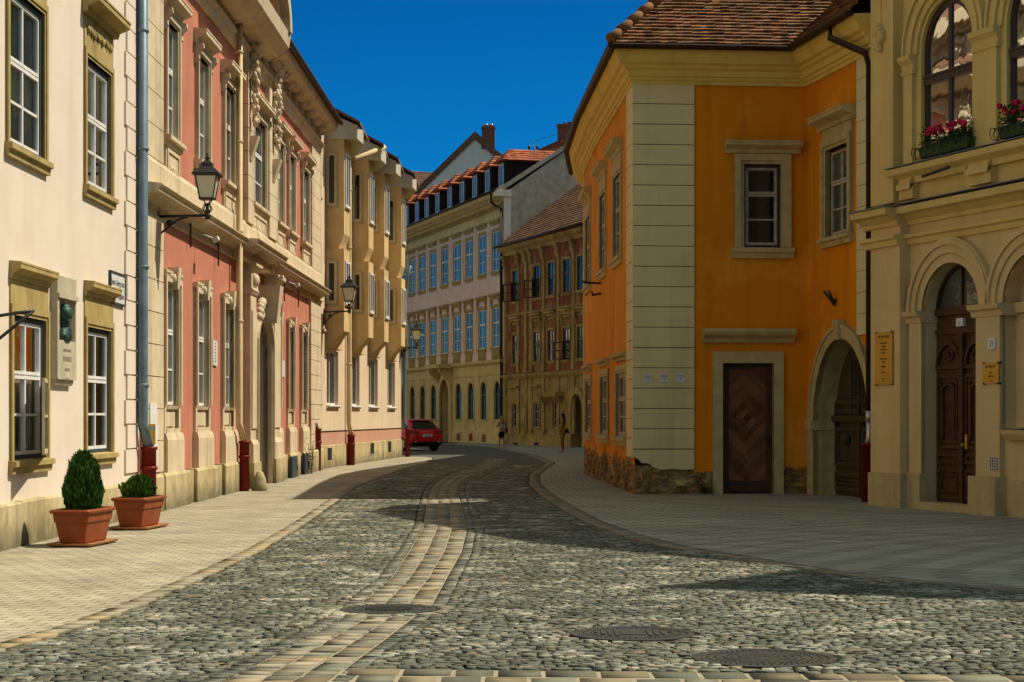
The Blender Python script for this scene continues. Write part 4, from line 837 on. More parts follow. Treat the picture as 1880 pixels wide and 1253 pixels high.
for sx in (-1, 1):
    for sz in (-1, 1):
        H = (zb-zc) if sz > 0 else (zc-za); k = .1; st = .085; rnd = random.Random(sx*3+sz)
        while k < hw+H:
            P = clip(clip([(0, 0), (hw, 0), (hw, H), (0, H)], lambda p: p[0]+p[1]-k), lambda p: k+st-.012-p[0]-p[1])
            g = .65+.7*rnd.random(); m.c = (g, g, g)
            if len(P) > 2: m.ext([(uc+sx*x, zc+sz*z) for x, z in P], .095, .13, (1, 0))
            k += st
m.c = (1, 1, 1); m.build('planking', 'woodplank', door)
m = MB(Ff); m.ring(outline(ia-.14, ib+.12, .04, zt-.01), outline(ia, ib, za, zb), .085, .13, True); m.build('door_frame', 'wood', door)
m = MB(Ff); m.box(b-.13, b-.07, .05, .09, 1.02, 1.2); m.tube([(b-.1, .06, 1.12), (b-.1, .01, 1.12), (b-.2, .01, 1.12)], .012, 6)
for z in (.22, zt-.1): m.box(a+.02, a+.5, .07, .09, z-.02, z+.02)
m.build('handle', 'black', door)
# quoin piers at the corner, front and side
qs = seqv(Ff.v(1200, 862), oz, .41)
m = MB(Ff)
for z0, z1 in list(zip(qs, qs[1:]))[1:]: m.box(-.045, Ff.u(1274), -.045, .03, z0+.008, z1-.008)
w_ = Ff.u(1274); rnd = random.Random(6); q0 = qs[0]; q1_ = qs[1]-.011       # lowest block, its plaster broken away at the corner
low = [(-.045+.16*0, q0+.27), (.08, q0+.2), (.14, q0+.13), (.3, q0+.12), (.36, q0+.05), (.47, q0+.02), (.52, q0-.01), (.8, q0+.01), (1.0, q0-.012), (w_, q0)]
m.ext([(-.045, q1_)]+low+[(w_, q1_)], -.045, .03); pier = m.build('quoin_pier', 'quoin', ora)
m = MB(Ff); m.box(-.03, w_-.01, -.032, .02, qs[1]-.03, oz); m.build('joint', 'joint', pier)
q2 = seqv(F2.v(1160, 840), oz, .41); m = MB(F2)
for z0, z1 in zip(q2, q2[1:]): m.box(F2.u(1153.5), F2.len+.0, -.045, .03, z0+.008, z1-.008)
m.build('quoin_pier', 'quoin', ora)
m = MB(F1); m.box(.0, .22, -.04, .03, rb+.2, oz); m.build('quoin_pier', 'quoin', ora)
# rubble base: irregular stones bedded in crumbling mortar
def rubble(f, u0, u1, h, seed, top=None):
    rnd = random.Random(seed); m = MB(f); m.box(u0, u1, .012, .3, -.3, h+.12)
    u = u0
    while u < u1-.1:
        z = -.05; w = min(.1+.16*rnd.random(), u1-u)
        while z < h-.08+.1*rnd.random():
            hh = .06+.1*rnd.random(); g = .55+.8*rnd.random(); m.c = (g, g*(.9+.15*rnd.random()), g*(.8+.3*rnd.random()))
            d = -.005+.035*rnd.random(); uu = u+(rnd.random()-.5)*.08
            j = lambda k=.035: (rnd.random()-.5)*k
            m.hexa([(uu+j(), -d+j(), z+j()), (uu+w+j(), -d+j(), z+j()), (uu, .1, z), (uu+w, .1, z), (uu+.03+j(), -d+.03+j(), z+hh+j()), (uu+w-.03+j(), -d+.03+j(), z+hh+j()), (uu, .1, z+hh), (uu+w, .1, z+hh)])
            z += hh*.93
        u += w*.93
    m.c = (1, 1, 1); return m.build('rubble_base', 'rubble', ora)
rubble(F0, 0, F0.len, .6, 1); rubble(F1, 0, F1.len, .72, 2); rubble(F2, 0, F2.len-.3, .66, 3); rubble(Ff, .0, ud[0]-.22, .47, 4); rubble(Ff, ud[1]+.22, Ff.len, .55, 5)
# gateway wing
og = (Fa.u(1500), None, -.1, Fa.v(1545, 622)); uca = (Fa.u(1500)+Fa.u(1601))/2; ou = (og[0], 2*uca-og[0]); orv = (ou[1]-ou[0])/2*1.05
wa = opening(Fa, 1520, 1561, 291, 438); wa = (wa[0], Fa.u(1561), Fa.v(1520, 438), Fa.v(1520, 278))
def ell(w, v0=-.1, n=20):
    r = (ou[1]-ou[0])/2+w; rz = orv+w; vs = og[3]-orv
    return [(ou[0]-w, v0)]+[(uca-r*math.cos(math.pi*k/n), vs+rz*math.sin(math.pi*k/n)) for k in range(n+1)]+[(ou[1]+w, v0)]
m = MB(Fa); O = ell(0); zh = og[3]
wall(Fa, ora, 'wall', 'orange', 0, Fa.len, zh, oz, [wa]); 
m = MB(Fa); A = ell(.0)[1:-1]; k = len(A)//2
for side, cx_ in ((A[:k+1], ou[0]), (A[k:], ou[1])):
    for p, q in zip(side, side[1:]): m.poly([(cx_, 0, zh), (p[0], 0, p[1]), (q[0], 0, q[1])])
m.box(0, ou[0]-.02, 0, .3, -.3, zh-.001); m.box(ou[1]+.02, max(ou[1]+.07, Fa.len+.3), 0, .3, -.3, zh-.001); m.build('gate_wall', 'orange', ora)
window(Fa, ora, *wa, dep=.07, fw=.05, cols=2, trans=(.62,), munt=(.3,), frame='oldwhite', pane='gl_curt', outer=('frame_brown', .05), ring=.2, ringmat='stone_frame', rp=.06, sill=(.22, .16, .2), hood=(.35, .32, .42, .28))
fr = MB(Fa); fr.box(wa[0]-.2, wa[1]+.2, -.05, .02, wa[3]+.2, wa[3]+.44); fr.build('frieze', 'stone_frame', ora)
m = MB(Fa); m.ring(O, ell(.27), -.09, .03); m.ring(ell(.2), ell(.27), -.12, -.05); m.strip(O, -.09, .44)
zi = og[3]-orv
m.box(ou[0]-.33, ou[0]+.03, -.14, .38, zi-.2, zi); m.hexa([(uca-.1, -.15, og[3]-.03), (uca+.1, -.15, og[3]-.03), (uca-.1, 0, og[3]-.03), (uca+.1, 0, og[3]-.03), (uca-.15, -.18, og[3]+.36), (uca+.15, -.18, og[3]+.36), (uca-.15, 0, og[3]+.36), (uca+.15, 0, og[3]+.36)])
m.build('gate_arch', 'stone_frame', ora)
d = MB(Fa); d.poly([(p[0], .40, p[1]) for p in O]); gate = d.build('gate', 'greengate', ora)
d = MB(Fa); W = ou[1]-ou[0]
d.box(ou[0], ou[1], .3, .395, zi-.02, zi+.1); d.box(uca-.06, uca+.06, .3, .395, 0, zi)
for s in (0, 1):
    a = ou[0]+.08+s*W*.5; b = a+W*.5-.14
    for z0, z1 in ((.1, .48), (.6, 1.75), (1.85, zi-.12)):
        d.ring(outline(a, b, z0, z1), outline(a+.09, b-.09, z0+.09, z1-.09), .34, .41, True); d.ring(outline(a+.13, b-.13, z0+.13, z1-.13), outline(a+.17, b-.17, z0+.17, z1-.17), .36, .41, True)
    d.lathe(((a+b)/2, .33, 1.15), [(.02, -.12), (.1, -.08), (.12, 0), (.1, .08), (.02, .12)], 10)
for k in range(5): d.box(uca-.5+.2*k, uca-.46+.2*k, .33, .395, zi+.1, zi+orv*.75)
d.build('gate_panel', 'greengate', gate)
m = MB(Fa); q3 = seqv(og[3]+.02, oz, .41)
for z0, z1 in zip(q3, q3[1:]): m.box(Fa.u(1576), Fa.len, -.04, .03, z0+.006, z1-.006)
m.build('quoin_pier', 'quoin', ora)
path = [(2.35, 58.), (2.05, 53.), (2.15, 47.5), (2.52, 38.6), (6.11, 38.9), (6.80, 35.05)]
gz = Ff.v(1300, 86, -.45)
hC = gz-oz
MB().sweep(path, [(-.05, oz-.02), (.06, oz-.02), (.07, oz+.05), (.1, oz+.06), (.11, oz+hC*.18), (.15, oz+hC*.2), (.17, oz+hC*.36), (.24, oz+hC*.42), (.25, oz+hC*.5), (.33, oz+hC*.55), (.4, oz+hC*.78), (.44, oz+hC*.82), (.44, oz+hC*.96), (-.05, oz+hC)]).build('cornice', 'ycornice', ora)
ring = [(.44+.09+.085*math.cos(a), gz-.0+.085*math.sin(a)) for a in [math.pi+math.pi*k/8 for k in range(9)]]+[(.60, gz+.02), (.455, gz+.02)]
MB().sweep(path, ring+[ring[0]]).build('gutter', 'brownpipe', ora)
rc = ((1, 1, 1), (.85, .78, .65), (1.15, 1.05, .85), (.55, .56, .52), (1.25, .98, .78), (.95, .88, .62), (.75, .7, .6), (1.1, 1.1, .8))
m = MB(); z0 = gz+.03; ea, eb = (2.0, 38.02, z0), (5.66, 38.33, z0); H = 5.
roofplane(m, ea, eb, (eb[0]+H, eb[1]+H, z0+H), (ea[0]+H, ea[1]+H, z0+H), .14, .16, rc, random.Random(21), .028)
m.build('roof', 'tile', ora)
m = MB(); roofplane(m, (1.55, 53., z0), ea, (ea[0]+H, ea[1]+H, z0+H), (1.55+H, 53., z0+H), .22, .3, rc, random.Random(22)); roofplane(m, (1.85, 58., z0), (1.55, 53., z0), (1.55+H, 53., z0+H), (1.85+H, 58., z0+H), .22, .3, rc, random.Random(23)); roofplane(m, eb, (6.32, 34.95, z0), (6.32+H, 34.95, z0+H), (eb[0]+H, eb[1]+H, z0+H), .22, .3, rc, random.Random(24)); m.build('roof', 'tile', ora)
m = MB(); dz = -.07
for q in ([ea, eb, (eb[0]+H, eb[1]+H, z0+H), (ea[0]+H, ea[1]+H, z0+H)], [(1.55, 53., z0), ea, (ea[0]+H, ea[1]+H, z0+H), (1.55+H, 53., z0+H)], [(1.85, 58., z0), (1.55, 53., z0), (1.55+H, 53., z0+H), (1.85+H, 58., z0+H)], [eb, (6.32, 34.95, z0), (6.32+H, 34.95, z0+H), (eb[0]+H, eb[1]+H, z0+H)]): m.poly([(a, b, c+dz) for a, b, c in q])
m.poly([(1.55+H, 53, z0+H+dz), (ea[0]+H, ea[1]+H, z0+H+dz), (16, 43, z0+dz), (16, 53, z0+dz)]); m.poly([(1.85+H, 58, z0+H+dz), (1.55+H, 53, z0+H+dz), (16, 53, z0+dz), (16, 58, z0+dz)]); m.poly([(eb[0]+H, eb[1]+H, z0+H+dz), (6.32+H, 34.95, z0+H+dz), (16, 35, z0+dz), (16, 43, z0+dz)])
m.poly([(2.35, 58, -.3), (16, 58, -.3), (16, 58, z0+dz), (1.85+H, 58, z0+H+dz), (2.35, 58, z0+dz)]); m.poly([(16, 58, -.3), (16, 35, -.3), (16, 35, z0), (16, 58, z0)]); m.build('roof_boarding', 'blackwood', ora)
m = MB(); rnd = random.Random(31)        # half-round ridge tiles on the hip
n = 22; pa, pb = Vector((1.98, 38.0, z0+.04)), Vector((ea[0]+H, ea[1]+H, z0+H+.06))
for i in range(n):
    a, b = pa.lerp(pb, i/n), pa.lerp(pb, (i+1.15)/n); g = .8+.5*rnd.random(); m.c = (g*1.1, g, g*.8); m.tube([a+Vector((0, 0, .035)), b], [.115, .085], 8)
m.c = (1, 1, 1); m.build('ridge_tile', 'tile', ora)
pz0 = CH+(765-818)*-0  # boot of the brown pipe
m = MB(Fa); u = Fa.len-.02; uu = Fa.u(1592, -.2)-.14
m.tube([(uu-.95, -.53, gz-.02), (uu-.95, -.53, gz-.28), (uu+.05, -.2, gz-.75), (uu+.14, -.16, gz-1.0), (uu+.14, -.16, 1.55)], .065, 8); dp = m.build('drainpipe', 'brownpipe', ora)
m = MB(Fa); m.tube([(uu+.14, -.16, 1.55), (uu+.14, -.16, 1.2), (uu+.1, -.2, 1.05)], .06, 8); m.tube([(uu+.14, -.16, 1.5), (uu+.14, -.16, 1.7)], .072, 8); m.build('pipe_joint', 'steel', dp)
m = MB(Fa); m.lathe((uu+.1, -.2, .2), [(.09, -.3), (.09, .85), (.105, .85), (.105, .9), (.07, .9)], 10); m.build('boot', 'redpipe', dp)
# ---------------------------------------------------------------- yellow house, right foreground
Fy = F((6.627, 33.79), (8.07, 29.6)); Fy2 = F((8.07+.0, 29.6), (12.2, 21.5))
yel = house('arcaded_house', Fy, 'warm yellow house with round arched door and windows, right foreground', 'house')
ytop = 12.3
zA = Fy.v(1669, 381); zB = Fy.v(1673, 437.5)         # string cornice
L0 = Fy.len
# openings
d0, d1 = Fy.u(1696.5), Fy.u(1801); dv = Fy.v(1756, 481); dspr = Fy.v(1711, 570); Dh = (d0, d1, 0, dv, dv-dspr)
def earc(u0, u1, v0, v1, rv, w=0., n=20):
    uc, r = (u0+u1)/2, (u1-u0)/2+w
    return [(u0-w, v0)]+[(uc-r*math.cos(math.pi*k/n), v1-rv+(rv+w)*math.sin(math.pi*k/n)) for k in range(n+1)]+[(u1+w, v0)]
step = Fy.u(1848)-Fy.u(1698)
wu = (Fy.u(1691), Fy.u(1785), Fy.v(1698, 300), Fy.v(1742, -5)); wr = (wu[1]-wu[0])/2
wu2 = (Fy.u(1848), Fy.u(1848)+wu[1]-wu[0], wu[2], wu[3])
g2 = (Fy.u(1845), Fy.u(1845)+d1-d0, Fy.v(1860, 790), dv)
tot = L0+3.2
Fy3 = F((6.52, 34.1), tuple(np.array((6.52, 34.1))+Fy.d*tot))
wall(Fy, yel, 'upper_wall', 'yellow', 0, tot, zA, ytop, [(*wu, wr), (*wu2, wr)])
wall(Fy, yel, 'ground_floor_wall', 'ypeach', 0, tot, -.3, zA, [(d0, d1, -.3, dv, dv-dspr), (g2[0], g2[1], g2[2], g2[3], dv-dspr)])
for o in (wu, wu2):
    w = window(Fy, yel, *o, rv=wr, dep=.09, fw=.1, cols=2, trans=(.0,), frame='frame_brown', pane='gl_clear', bars=.05, ringmat='yellow', curtain='curtain')
    a, b, c, d = o; t = MB(Fy); zt = Fy.v(1742, 134); t.box(a+.03, b-.03, .04, .13, zt-.08, zt+.08); t.box(a+.03, b-.03, .02, .1, zt+.04, zt+.08); t.build('transom', 'frame_brown', w)
    m = MB(Fy)
    for k, (w0, w1, p) in enumerate(((.07, .2, .05), (.2, .3, .1), (.3, .42, .07), (.42, .47, .12))): m.ring(earc(a, b, d-wr, d, wr, w0), earc(a, b, d-wr, d, wr, w1), -p, .02)
    m.build('archivolt', 'yellow', w)
m = MB(Fy); vsp = Fy.v(1660, 88)
for u0, u1 in ((wu[0]-.5, wu[0]-.12), (wu[1]+.12, wu2[0]-.12), (wu2[1]+.12, wu2[1]+.5)):
    m = MB(Fy)
    m.box(u0+.05, u1-.05, -.08, .02, wu[2]-.05, wu[3]-wr-.3); z = wu[3]-wr
    m.prof([(.02, z-.32), (-.1, z-.32), (-.11, z-.25), (-.08, z-.24), (-.1, z-.15), (-.17, z-.08), (-.18, z), (.02, z)], u0, u1); m.build('pilaster', 'yellow', yel)
m = MB(Fy); zsl = wu[2]-.02
m.prof([(.05, zsl-.3), (-.1, zsl-.3), (-.12, zsl-.2), (-.25, zsl-.12), (-.27, zsl-.02), (.05, zsl+.0)], Fy.u(1650), tot); sl = m.build('sill_course', 'yellow', yel)
m = MB(Fy); m.box(Fy.u(1647), tot, -.28, .0, zsl+.002, zsl+.016); m.build('zinc_flashing', 'zinc', sl)
for x0, x1 in ((1663, 1688), (1790, 1832)):
    m = MB(Fy); a, b = Fy.u(x0), Fy.u(x1); z1 = zsl-.3; z0 = zA+.12
    m.prof([(.03, z0), (-.14, z0), (-.14, z0+.2), (-.1, z0+.22), (-.12, z0+.4), (-.2, z1-.1), (-.2, z1), (.03, z1)], a, b); m.build('console', 'yellow', yel)
# string cornices, broken forward over the pilaster
def ystring(m, u0, u1, y):
    m.prof([(.05, zB-.12), (y-.05, zB-.12), (y-.07, zB-.03), (y-.12, zB+.0), (y-.12, zB+.06), (.05, zB+.08)], u0, u1)
    m.prof([(.05, zA-.32), (y-.05, zA-.32), (y-.06, zA-.25), (y-.18, zA-.16), (y-.28, zA-.13), (y-.3, zA-.02), (.05, zA+.08)], u0, u1)
m = MB(Fy); up1 = Fy.u(1652, -.2); ystring(m, -.22, up1, -.2); ystring(m, up1+.002, tot, 0); sc_ = m.build('string_cornice', 'yellow', yel)
m = MB(Fy); m.box(-.25, up1+.02, -.52, -.1, zA-.01, zA+.012); m.box(up1+.022, tot, -.32, 0, zA+.025, zA+.04); m.build('zinc_flashing', 'zinc', sc_)
m = MB(Fy); pw = Fy.u(1644, -.15); m.box(0, pw, -.2, .05, zA+.1, ytop-.4); m.build('giant_pilaster', 'yellow', yel)
m = MB(Fy); rnd = random.Random(17); uc = pw/2-.02; zo = Fy.v(1618, 78)
def orn(zc, h, n):
    for k in range(n):
        a = rnd.random()*6.28; r = math.sqrt(rnd.random()); m.lump((uc+.14*r*math.cos(a), -.23, zc+h*r*math.sin(a)), (.03+.03*rnd.random(), .085, .04+.03*rnd.random()), 6, 4)
orn(zo, .24, 60); orn(zo+1.0, .26, 60); m.box(uc-.015, uc+.015, -.22, -.19, zo+.2, zo+.8); m.build('carved_ornament', 'yellow', yel)
m = MB(Fy); zq = seqv(Fy.v(1610, 868, -.2), zB-.12, .5)
for a, b in zip(zq, zq[1:]): m.box(0, Fy.u(1652, -.2), -.2, .05, a+.005, b-.005)
m.box(.004, Fy.u(1652, -.2)-.004, -.196, .05, zq[0], zA-.3)
m.build('rusticated_pilaster', 'ypeach', yel)
m = MB(Fy); a = Fy.u(1653, -.22); m.box(-.03, a/2-.003, -.24, .05, -.3, zq[0]); m.box(a/2+.003, a+.02, -.24, .05, -.3, zq[0]); m.build('pilaster_base', 'blockstone', yel)
# arched door
m = MB(Fy); rv = dv-dspr
for w0, w1, p in ((.0, .16, .05), (.16, .3, .09), (.3, .38, .13), (.38, .42, .1)): m.ring(earc(d0, d1, dspr, dv, rv, w0), earc(d0, d1, dspr, dv, rv, w1), -p, .02); m.ring(earc(g2[0], g2[1], dspr, dv, rv, w0), earc(g2[0], g2[1], dspr, dv, rv, w1), -p, .02)
ar = m.build('archivolt', 'ypeach', yel)
m = MB(Fy); m.strip(earc(d0, d1, -.1, dv, rv), -.05, .33); m.strip(earc(g2[0], g2[1], g2[2], dv, rv), -.05, .5); m.build('reveal', 'ypeach', yel)
m = MB(Fy); pr0, pr1 = Fy.u(1802), Fy.u(1844)
def impost(u0, u1, y): m.prof([(.45, dspr-.2), (y-.02, dspr-.2), (y-.04, dspr-.12), (y-.1, dspr-.08), (y-.12, dspr), (.45, dspr)], u0, u1)
m.box(Fy.u(1674), d0, -.06, .02, .62, dspr-.2); impost(Fy.u(1670), d0+.02, -.06); m.build('pier', 'ypeach', yel); m = MB(Fy); m.box(d1, g2[0], -.1, .02, .62, dspr-.2); impost(d1-.1, g2[0]+.1, -.1); m.build('pier', 'ypeach', yel)
m = MB(Fy); m.box(d1-.05, g2[0]+.04, -.22, .3, -.3, .63); m.build('pier_base', 'blockstone', yel); m = MB(Fy); m.box(g2[0]+.3, tot, -.08, .05, -.3, .58); m.build('pier_base', 'blockstone', yel); m = MB(Fy); m.box(Fy.u(1668), d0+.012, -.1, .5, -.3, .62); m.build('pier_base', 'blockstone', yel)
m = MB(Fy); m.box(d0+.0, d1-.06, -.12, .5, -.2, .13); m.build('door_step', 'blockstone', yel)
door = MB(Fy); zt = dspr-.35
door.box(d0, d1, .25, .32, .13, dspr); dr = door.build('door', 'wood', yel)
m = MB(Fy); m.box(d0, d1, 0.190, 0.260, dspr-.09, dspr+.02); m.box(d0, d1, 0.210, 0.260, zt-.06, zt+.02); uc = (d0+d1)/2; m.box(uc-.05, uc+.05, 0.170, 0.260, .14, zt-.06)
for s in (0, 1):
    a = d0+.06+s*(uc-d0); b = a+(uc-d0)-.14
    for z0, z1 in ((.2, .72), (.8, .98), (1.05, zt-.75)):
        m.ring(outline(a, b, z0, z1), outline(a+.06, b-.06, z0+.06, z1-.06), 0.210, 0.260, True); m.ring(outline(a+.1, b-.1, z0+.1, z1-.1), outline(a+.14, b-.14, z0+.14, z1-.14), 0.215, 0.260, True) if z1-z0 > .4 else None
    z0 = zt-.6; n = 10; r = (b-a)/2
    A = [((a+b)/2-r*math.cos(math.pi*k/n), z0+.42*math.sin(math.pi*k/n)) for k in range(n+1)]; B = [((a+b)/2-(r-.06)*math.cos(math.pi*k/n), z0+.35*math.sin(math.pi*k/n)) for k in range(n+1)]
    m.ring(A, B, 0.190, 0.260); m.box(a-.02, b+.02, 0.200, 0.260, z0-.06, z0); rnd = random.Random(s)
    for k in range(12): m.lump(((a+b)/2+(rnd.random()-.5)*.3, .23, z0+.06+.2*rnd.random()), (.04, .03, .03), 6, 4)
    A = earc(a+.16, b-.16, 1.2, zt-.9, .1); B = earc(a+.2, b-.2, 1.24, zt-.94, .08); m.ring(A, B, 0.200, 0.260)
m.build('carved_panelling', 'wood', dr)
m = MB(Fy); m.lathe((uc+.13, .13, 1.12), [(.01, -.03), (.03, -.02), (.03, .02), (.01, .03)], 8); m.box(uc+.1, uc+.16, 0.190, 0.210, 1.05, 1.3); m.build('door_knob', 'brass', dr)
fan = MB(Fy); O = earc(d0, d1, dspr, dv, rv); I = earc(d0, d1, dspr+.06, dv, rv, -.07); fan.ring(O, I, .23, .3); fan.box(d0, d1, .23, .3, dspr, dspr+.07); fan.box(Fy.u(1765, .23)-.03, Fy.u(1765, .23)+.03, .22, .29, dspr+.05, dv-.03); fl = fan.build('fanlight', 'frame_brown', yel)
g = MB(Fy); g.poly([(p[0], .27, p[1]) for p in O]); g.build('pane', 'gl_curt', fl)
# the neighbouring shopfront window at the frame edge
m = MB(Fy); O = earc(g2[0]+.28, g2[1]-.02, g2[2], dspr-.05, .01); 
m.poly([(g2[0], .3, dspr), (g2[1], .3, dspr), *[(p[0], .3, p[1]) for p in reversed(earc(g2[0], g2[1], dspr, dv, rv)[1:-1])]]); m.box(g2[0], g2[0]+.27, .2, .5, g2[2], dspr); m.prof([(.4, dspr-.2), (.12, dspr-.16), (.1, dspr), (.4, dspr)], g2[0], g2[1]); m.build('blind_arch', 'ypeach', yel)
m = MB(Fy); m.ring(outline(g2[0]+.27, g2[1], g2[2], dspr-.2), outline(g2[0]+.37, g2[1]-.1, g2[2]+.1, dspr-.3), .24, .36, True); w = m.build('window', 'frame_brown', yel)
m = MB(Fy); m.poly([(g2[0]+.27, .33, g2[2]), (g2[1], .33, g2[2]), (g2[1], .33, dspr-.2), (g2[0]+.27, .33, dspr-.2)]); m.build('pane', 'gl_dark', w)
m = MB(Fy); m.prof([(.4, g2[2]-.16), (-.08, g2[2]-.16), (-.16, g2[2]-.06), (-.17, g2[2]), (.4, g2[2]+.02)], g2[0]+.12, g2[1]+.1); s_ = m.build('sill', 'ypeach', w); MB(Fy).box(g2[0]+.11, g2[1]+.1, -.19, .2, g2[2]+.021, g2[2]+.035).build('zinc_flashing', 'zinc', yel)
Q0, Q1 = Fy.w((tot, 0, 0)), (12.9, 21.3)
ypath = [(7.3, 36.0), (6.627, 33.79), Q0[:2], Q1]
wall(F(Q0[:2], Q1), yel, 'far_wall', 'yellow', 0, F(Q0[:2], Q1).len, -.3, ytop); wall(F((7.6, 36.6), (6.627, 33.79)), yel, 'side_wall', 'yellow', 0, F((7.6, 36.6), (6.627, 33.79)).len, -.3, ytop)
MB().sweep(ypath, [(-.05, ytop-.5), (.12, ytop-.5), (.15, ytop-.3), (.4, ytop-.1), (.5, ytop), (.55, ytop+.15), (-.05, ytop+.2)]).build('cornice', 'yellow', yel)
m = MB(); m.poly([(6.4, 36.3, ytop+.15), (5.95, 34, ytop+.15), (12.3, 38, ytop+4.5), (12.3, 40, ytop+4.5)]); m.poly([(5.95, 34, ytop+.15), (Q0[0]-.5, Q0[1]-.2, ytop+.15), (Q0[0]+5, Q0[1]+2, ytop+4.5), (12.3, 38, ytop+4.5)]); m.poly([(Q0[0]-.5, Q0[1]-.2, ytop+.15), (Q1[0]-.5, Q1[1]-.2, ytop+.15), (Q1[0]+5, Q1[1]+2.5, ytop+4.5), (Q0[0]+5, Q0[1]+2, ytop+4.5)]); m.build('roof', 'tile_old', yel)
# the next house down the square, out of frame, whose eave throws the second shadow
Fn = F((11.35, 20.45), (17., 17.9))
nxt = house('town_house', Fn, 'tall pale house at the right beyond the arcaded yellow one', 'house')
no = [(1.+1.9*k, 2.1+1.9*k, z, z+1.9) for k in range(3) for z in (1.2, 5.2, 9.4)]
wall(Fn, nxt, 'wall', 'cream', 0, Fn.len, -.3, 13.8, no)
for o in no: window(Fn, nxt, *o, dep=.12, trans=(.6,), ring=.14, ringmat='ochre_stone', sill=(.2, .12, .16))
wall(F((13.2, 22.4), (11.35, 20.45)), nxt, 'side_wall', 'cream', 0, F((13.2, 22.4), (11.35, 20.45)).len, -.3, 13.8)
MB().sweep([(13.2, 22.4), (11.35, 20.45), (17., 17.9)], [(-.05, 13.5), (.15, 13.5), (.3, 13.9), (.34, 14.), (-.05, 14.05)]).build('cornice', 'ochre_stone', nxt)
MB().poly([(11., 20.3, 14.), (17., 17.5, 14.), (19, 21, 17.5), (14, 23, 17.5)]).__class__
m = MB(); m.poly([(11.05, 20.35, 14.05), (17., 17.6, 14.05), (19, 21, 17.), (14.5, 23, 17.)]); m.poly([(13.3, 22.6, 14.05), (11.05, 20.35, 14.05), (14.5, 23, 17.)]); m.build('roof', 'tile_old', nxt)

# the row of houses continuing the street behind the corner house, unseen but shading the street; the taller is added to shade the car
for p0, p1, ht, lab in (((5.1, 82.), (2.36, 58.05), 9.3, 'lower plain ochre row house standing hidden behind the orange corner house'), ((4.15, 94.6), (5.11, 82.05), 17.0, 'taller plain ochre row house added unseen for shade between the low row house and the oxblood house')):
    Fr = F(p0, p1); row = house('row_house', Fr, lab, 'house')
    ro = [(1.2+2.6*k, 2.3+2.6*k, z, z+1.8) for k in range(int(Fr.len/2.6)-1) for z in (1.1, 5.)]
    wall(Fr, row, 'wall', 'palace_ochre', 0, Fr.len, -.3, ht, ro)
    for o in ro: window(Fr, row, *o, dep=.12, trans=(.6,), ring=.14, ringmat='stone_frame', sill=(.2, .12, .16))
    simple_roof(row, Fr, 0, Fr.len, ht, 9, math.radians(40), .4); body(row, Fr, 0, Fr.len, ht, 9, 'palace_ochre')

Fl = F((-8.0, 79.), (-17.5, 131.)); opp = house('row_house', Fl, 'long cream row house added unseen for bounce light behind the bay window house, opposite the long palace', 'house')  # unseen house added to bounce warm light onto the long palace
lo_ = [(1.2+3*k, 2.4+3*k, z, z+1.9) for k in range(17) for z in (1.2, 5.)]
wall(Fl, opp, 'wall', 'cream', 0, Fl.len, -.3, 8.2, lo_)
for o in lo_: window(Fl, opp, *o, dep=.12, trans=(.6,), ring=.14, ringmat='palestone', sill=(.2, .12, .16))
simple_roof(opp, Fl, 0, Fl.len, 8.2, 9, math.radians(28), .4); body(opp, Fl, 0, Fl.len, 8.2, 9, 'cream')
# ================================================================== GROUND
def curve(pts): w = sorted([gpt(*p)[::-1] for p in pts]); return [a for a, _ in w], [b for _, b in w]
KL = curve([(0, 1197), (149, 1154), (260, 1113), (335, 1080), (409, 1046), (484, 1009), (540, 975), (581, 947.5), (618, 921), (659, 892), (701, 876), (748, 859.6), (793, 849)])
KL = ([8.]+KL[0]+[72., 80., 92., 120., 140.], [KL[1][0]-(KL[0][0]-8)*.04-.25]+KL[1]+[-3.0, -4.3, -7.5, -17., -26.])
GL = curve([(409.5, 1251), (484, 1213.7), (558, 1172.7), (614, 1143), (640, 1128), (671.7, 1100), (719, 1060.6), (751, 1013), (777.7, 965), (784, 921), (789.5, 903), (797, 890), (817, 876), (838, 868.5), (867, 859.6), (893, 849), (897, 843)])
GR = curve([(602, 1252), (650, 1215), (708.5, 1172), (767, 1127), (793.6, 1108.5), (820, 1060.6), (847, 1013), (856, 975.5), (849.5, 938), (843, 914), (842, 901), (846, 889), (858, 879), (877, 870), (903, 858), (924, 847.7), (928, 842)])
KR = curve([(1880, 1087.5), (1640, 1067.5), (1490, 1050), (1340, 1025), (1220, 1005), (1140, 985), (1070, 957.5), (1025, 932.5), (990, 910), (970, 888), (971, 872), (1005, 850), (969, 836), (900, 822)])
KR = ([9., 13.]+KR[0]+[112., 135.], [16.5, 9.]+KR[1]+[-4.5, -14.])
fX = lambda C, y: float(np.interp(y, C[0], C[1]))
def gx(C, y):
    if y < C[0][0]: k = (C[1][1]-C[1][0])/(C[0][1]-C[0][0]); return C[1][0]+(y-C[0][0])*k
    return fX(C, y)
GEND = GL[0][-1]
covers = [(gpt(714, 1119), .40), (gpt(1161, 1164), .455), (gpt(1403, 1209), .475)]
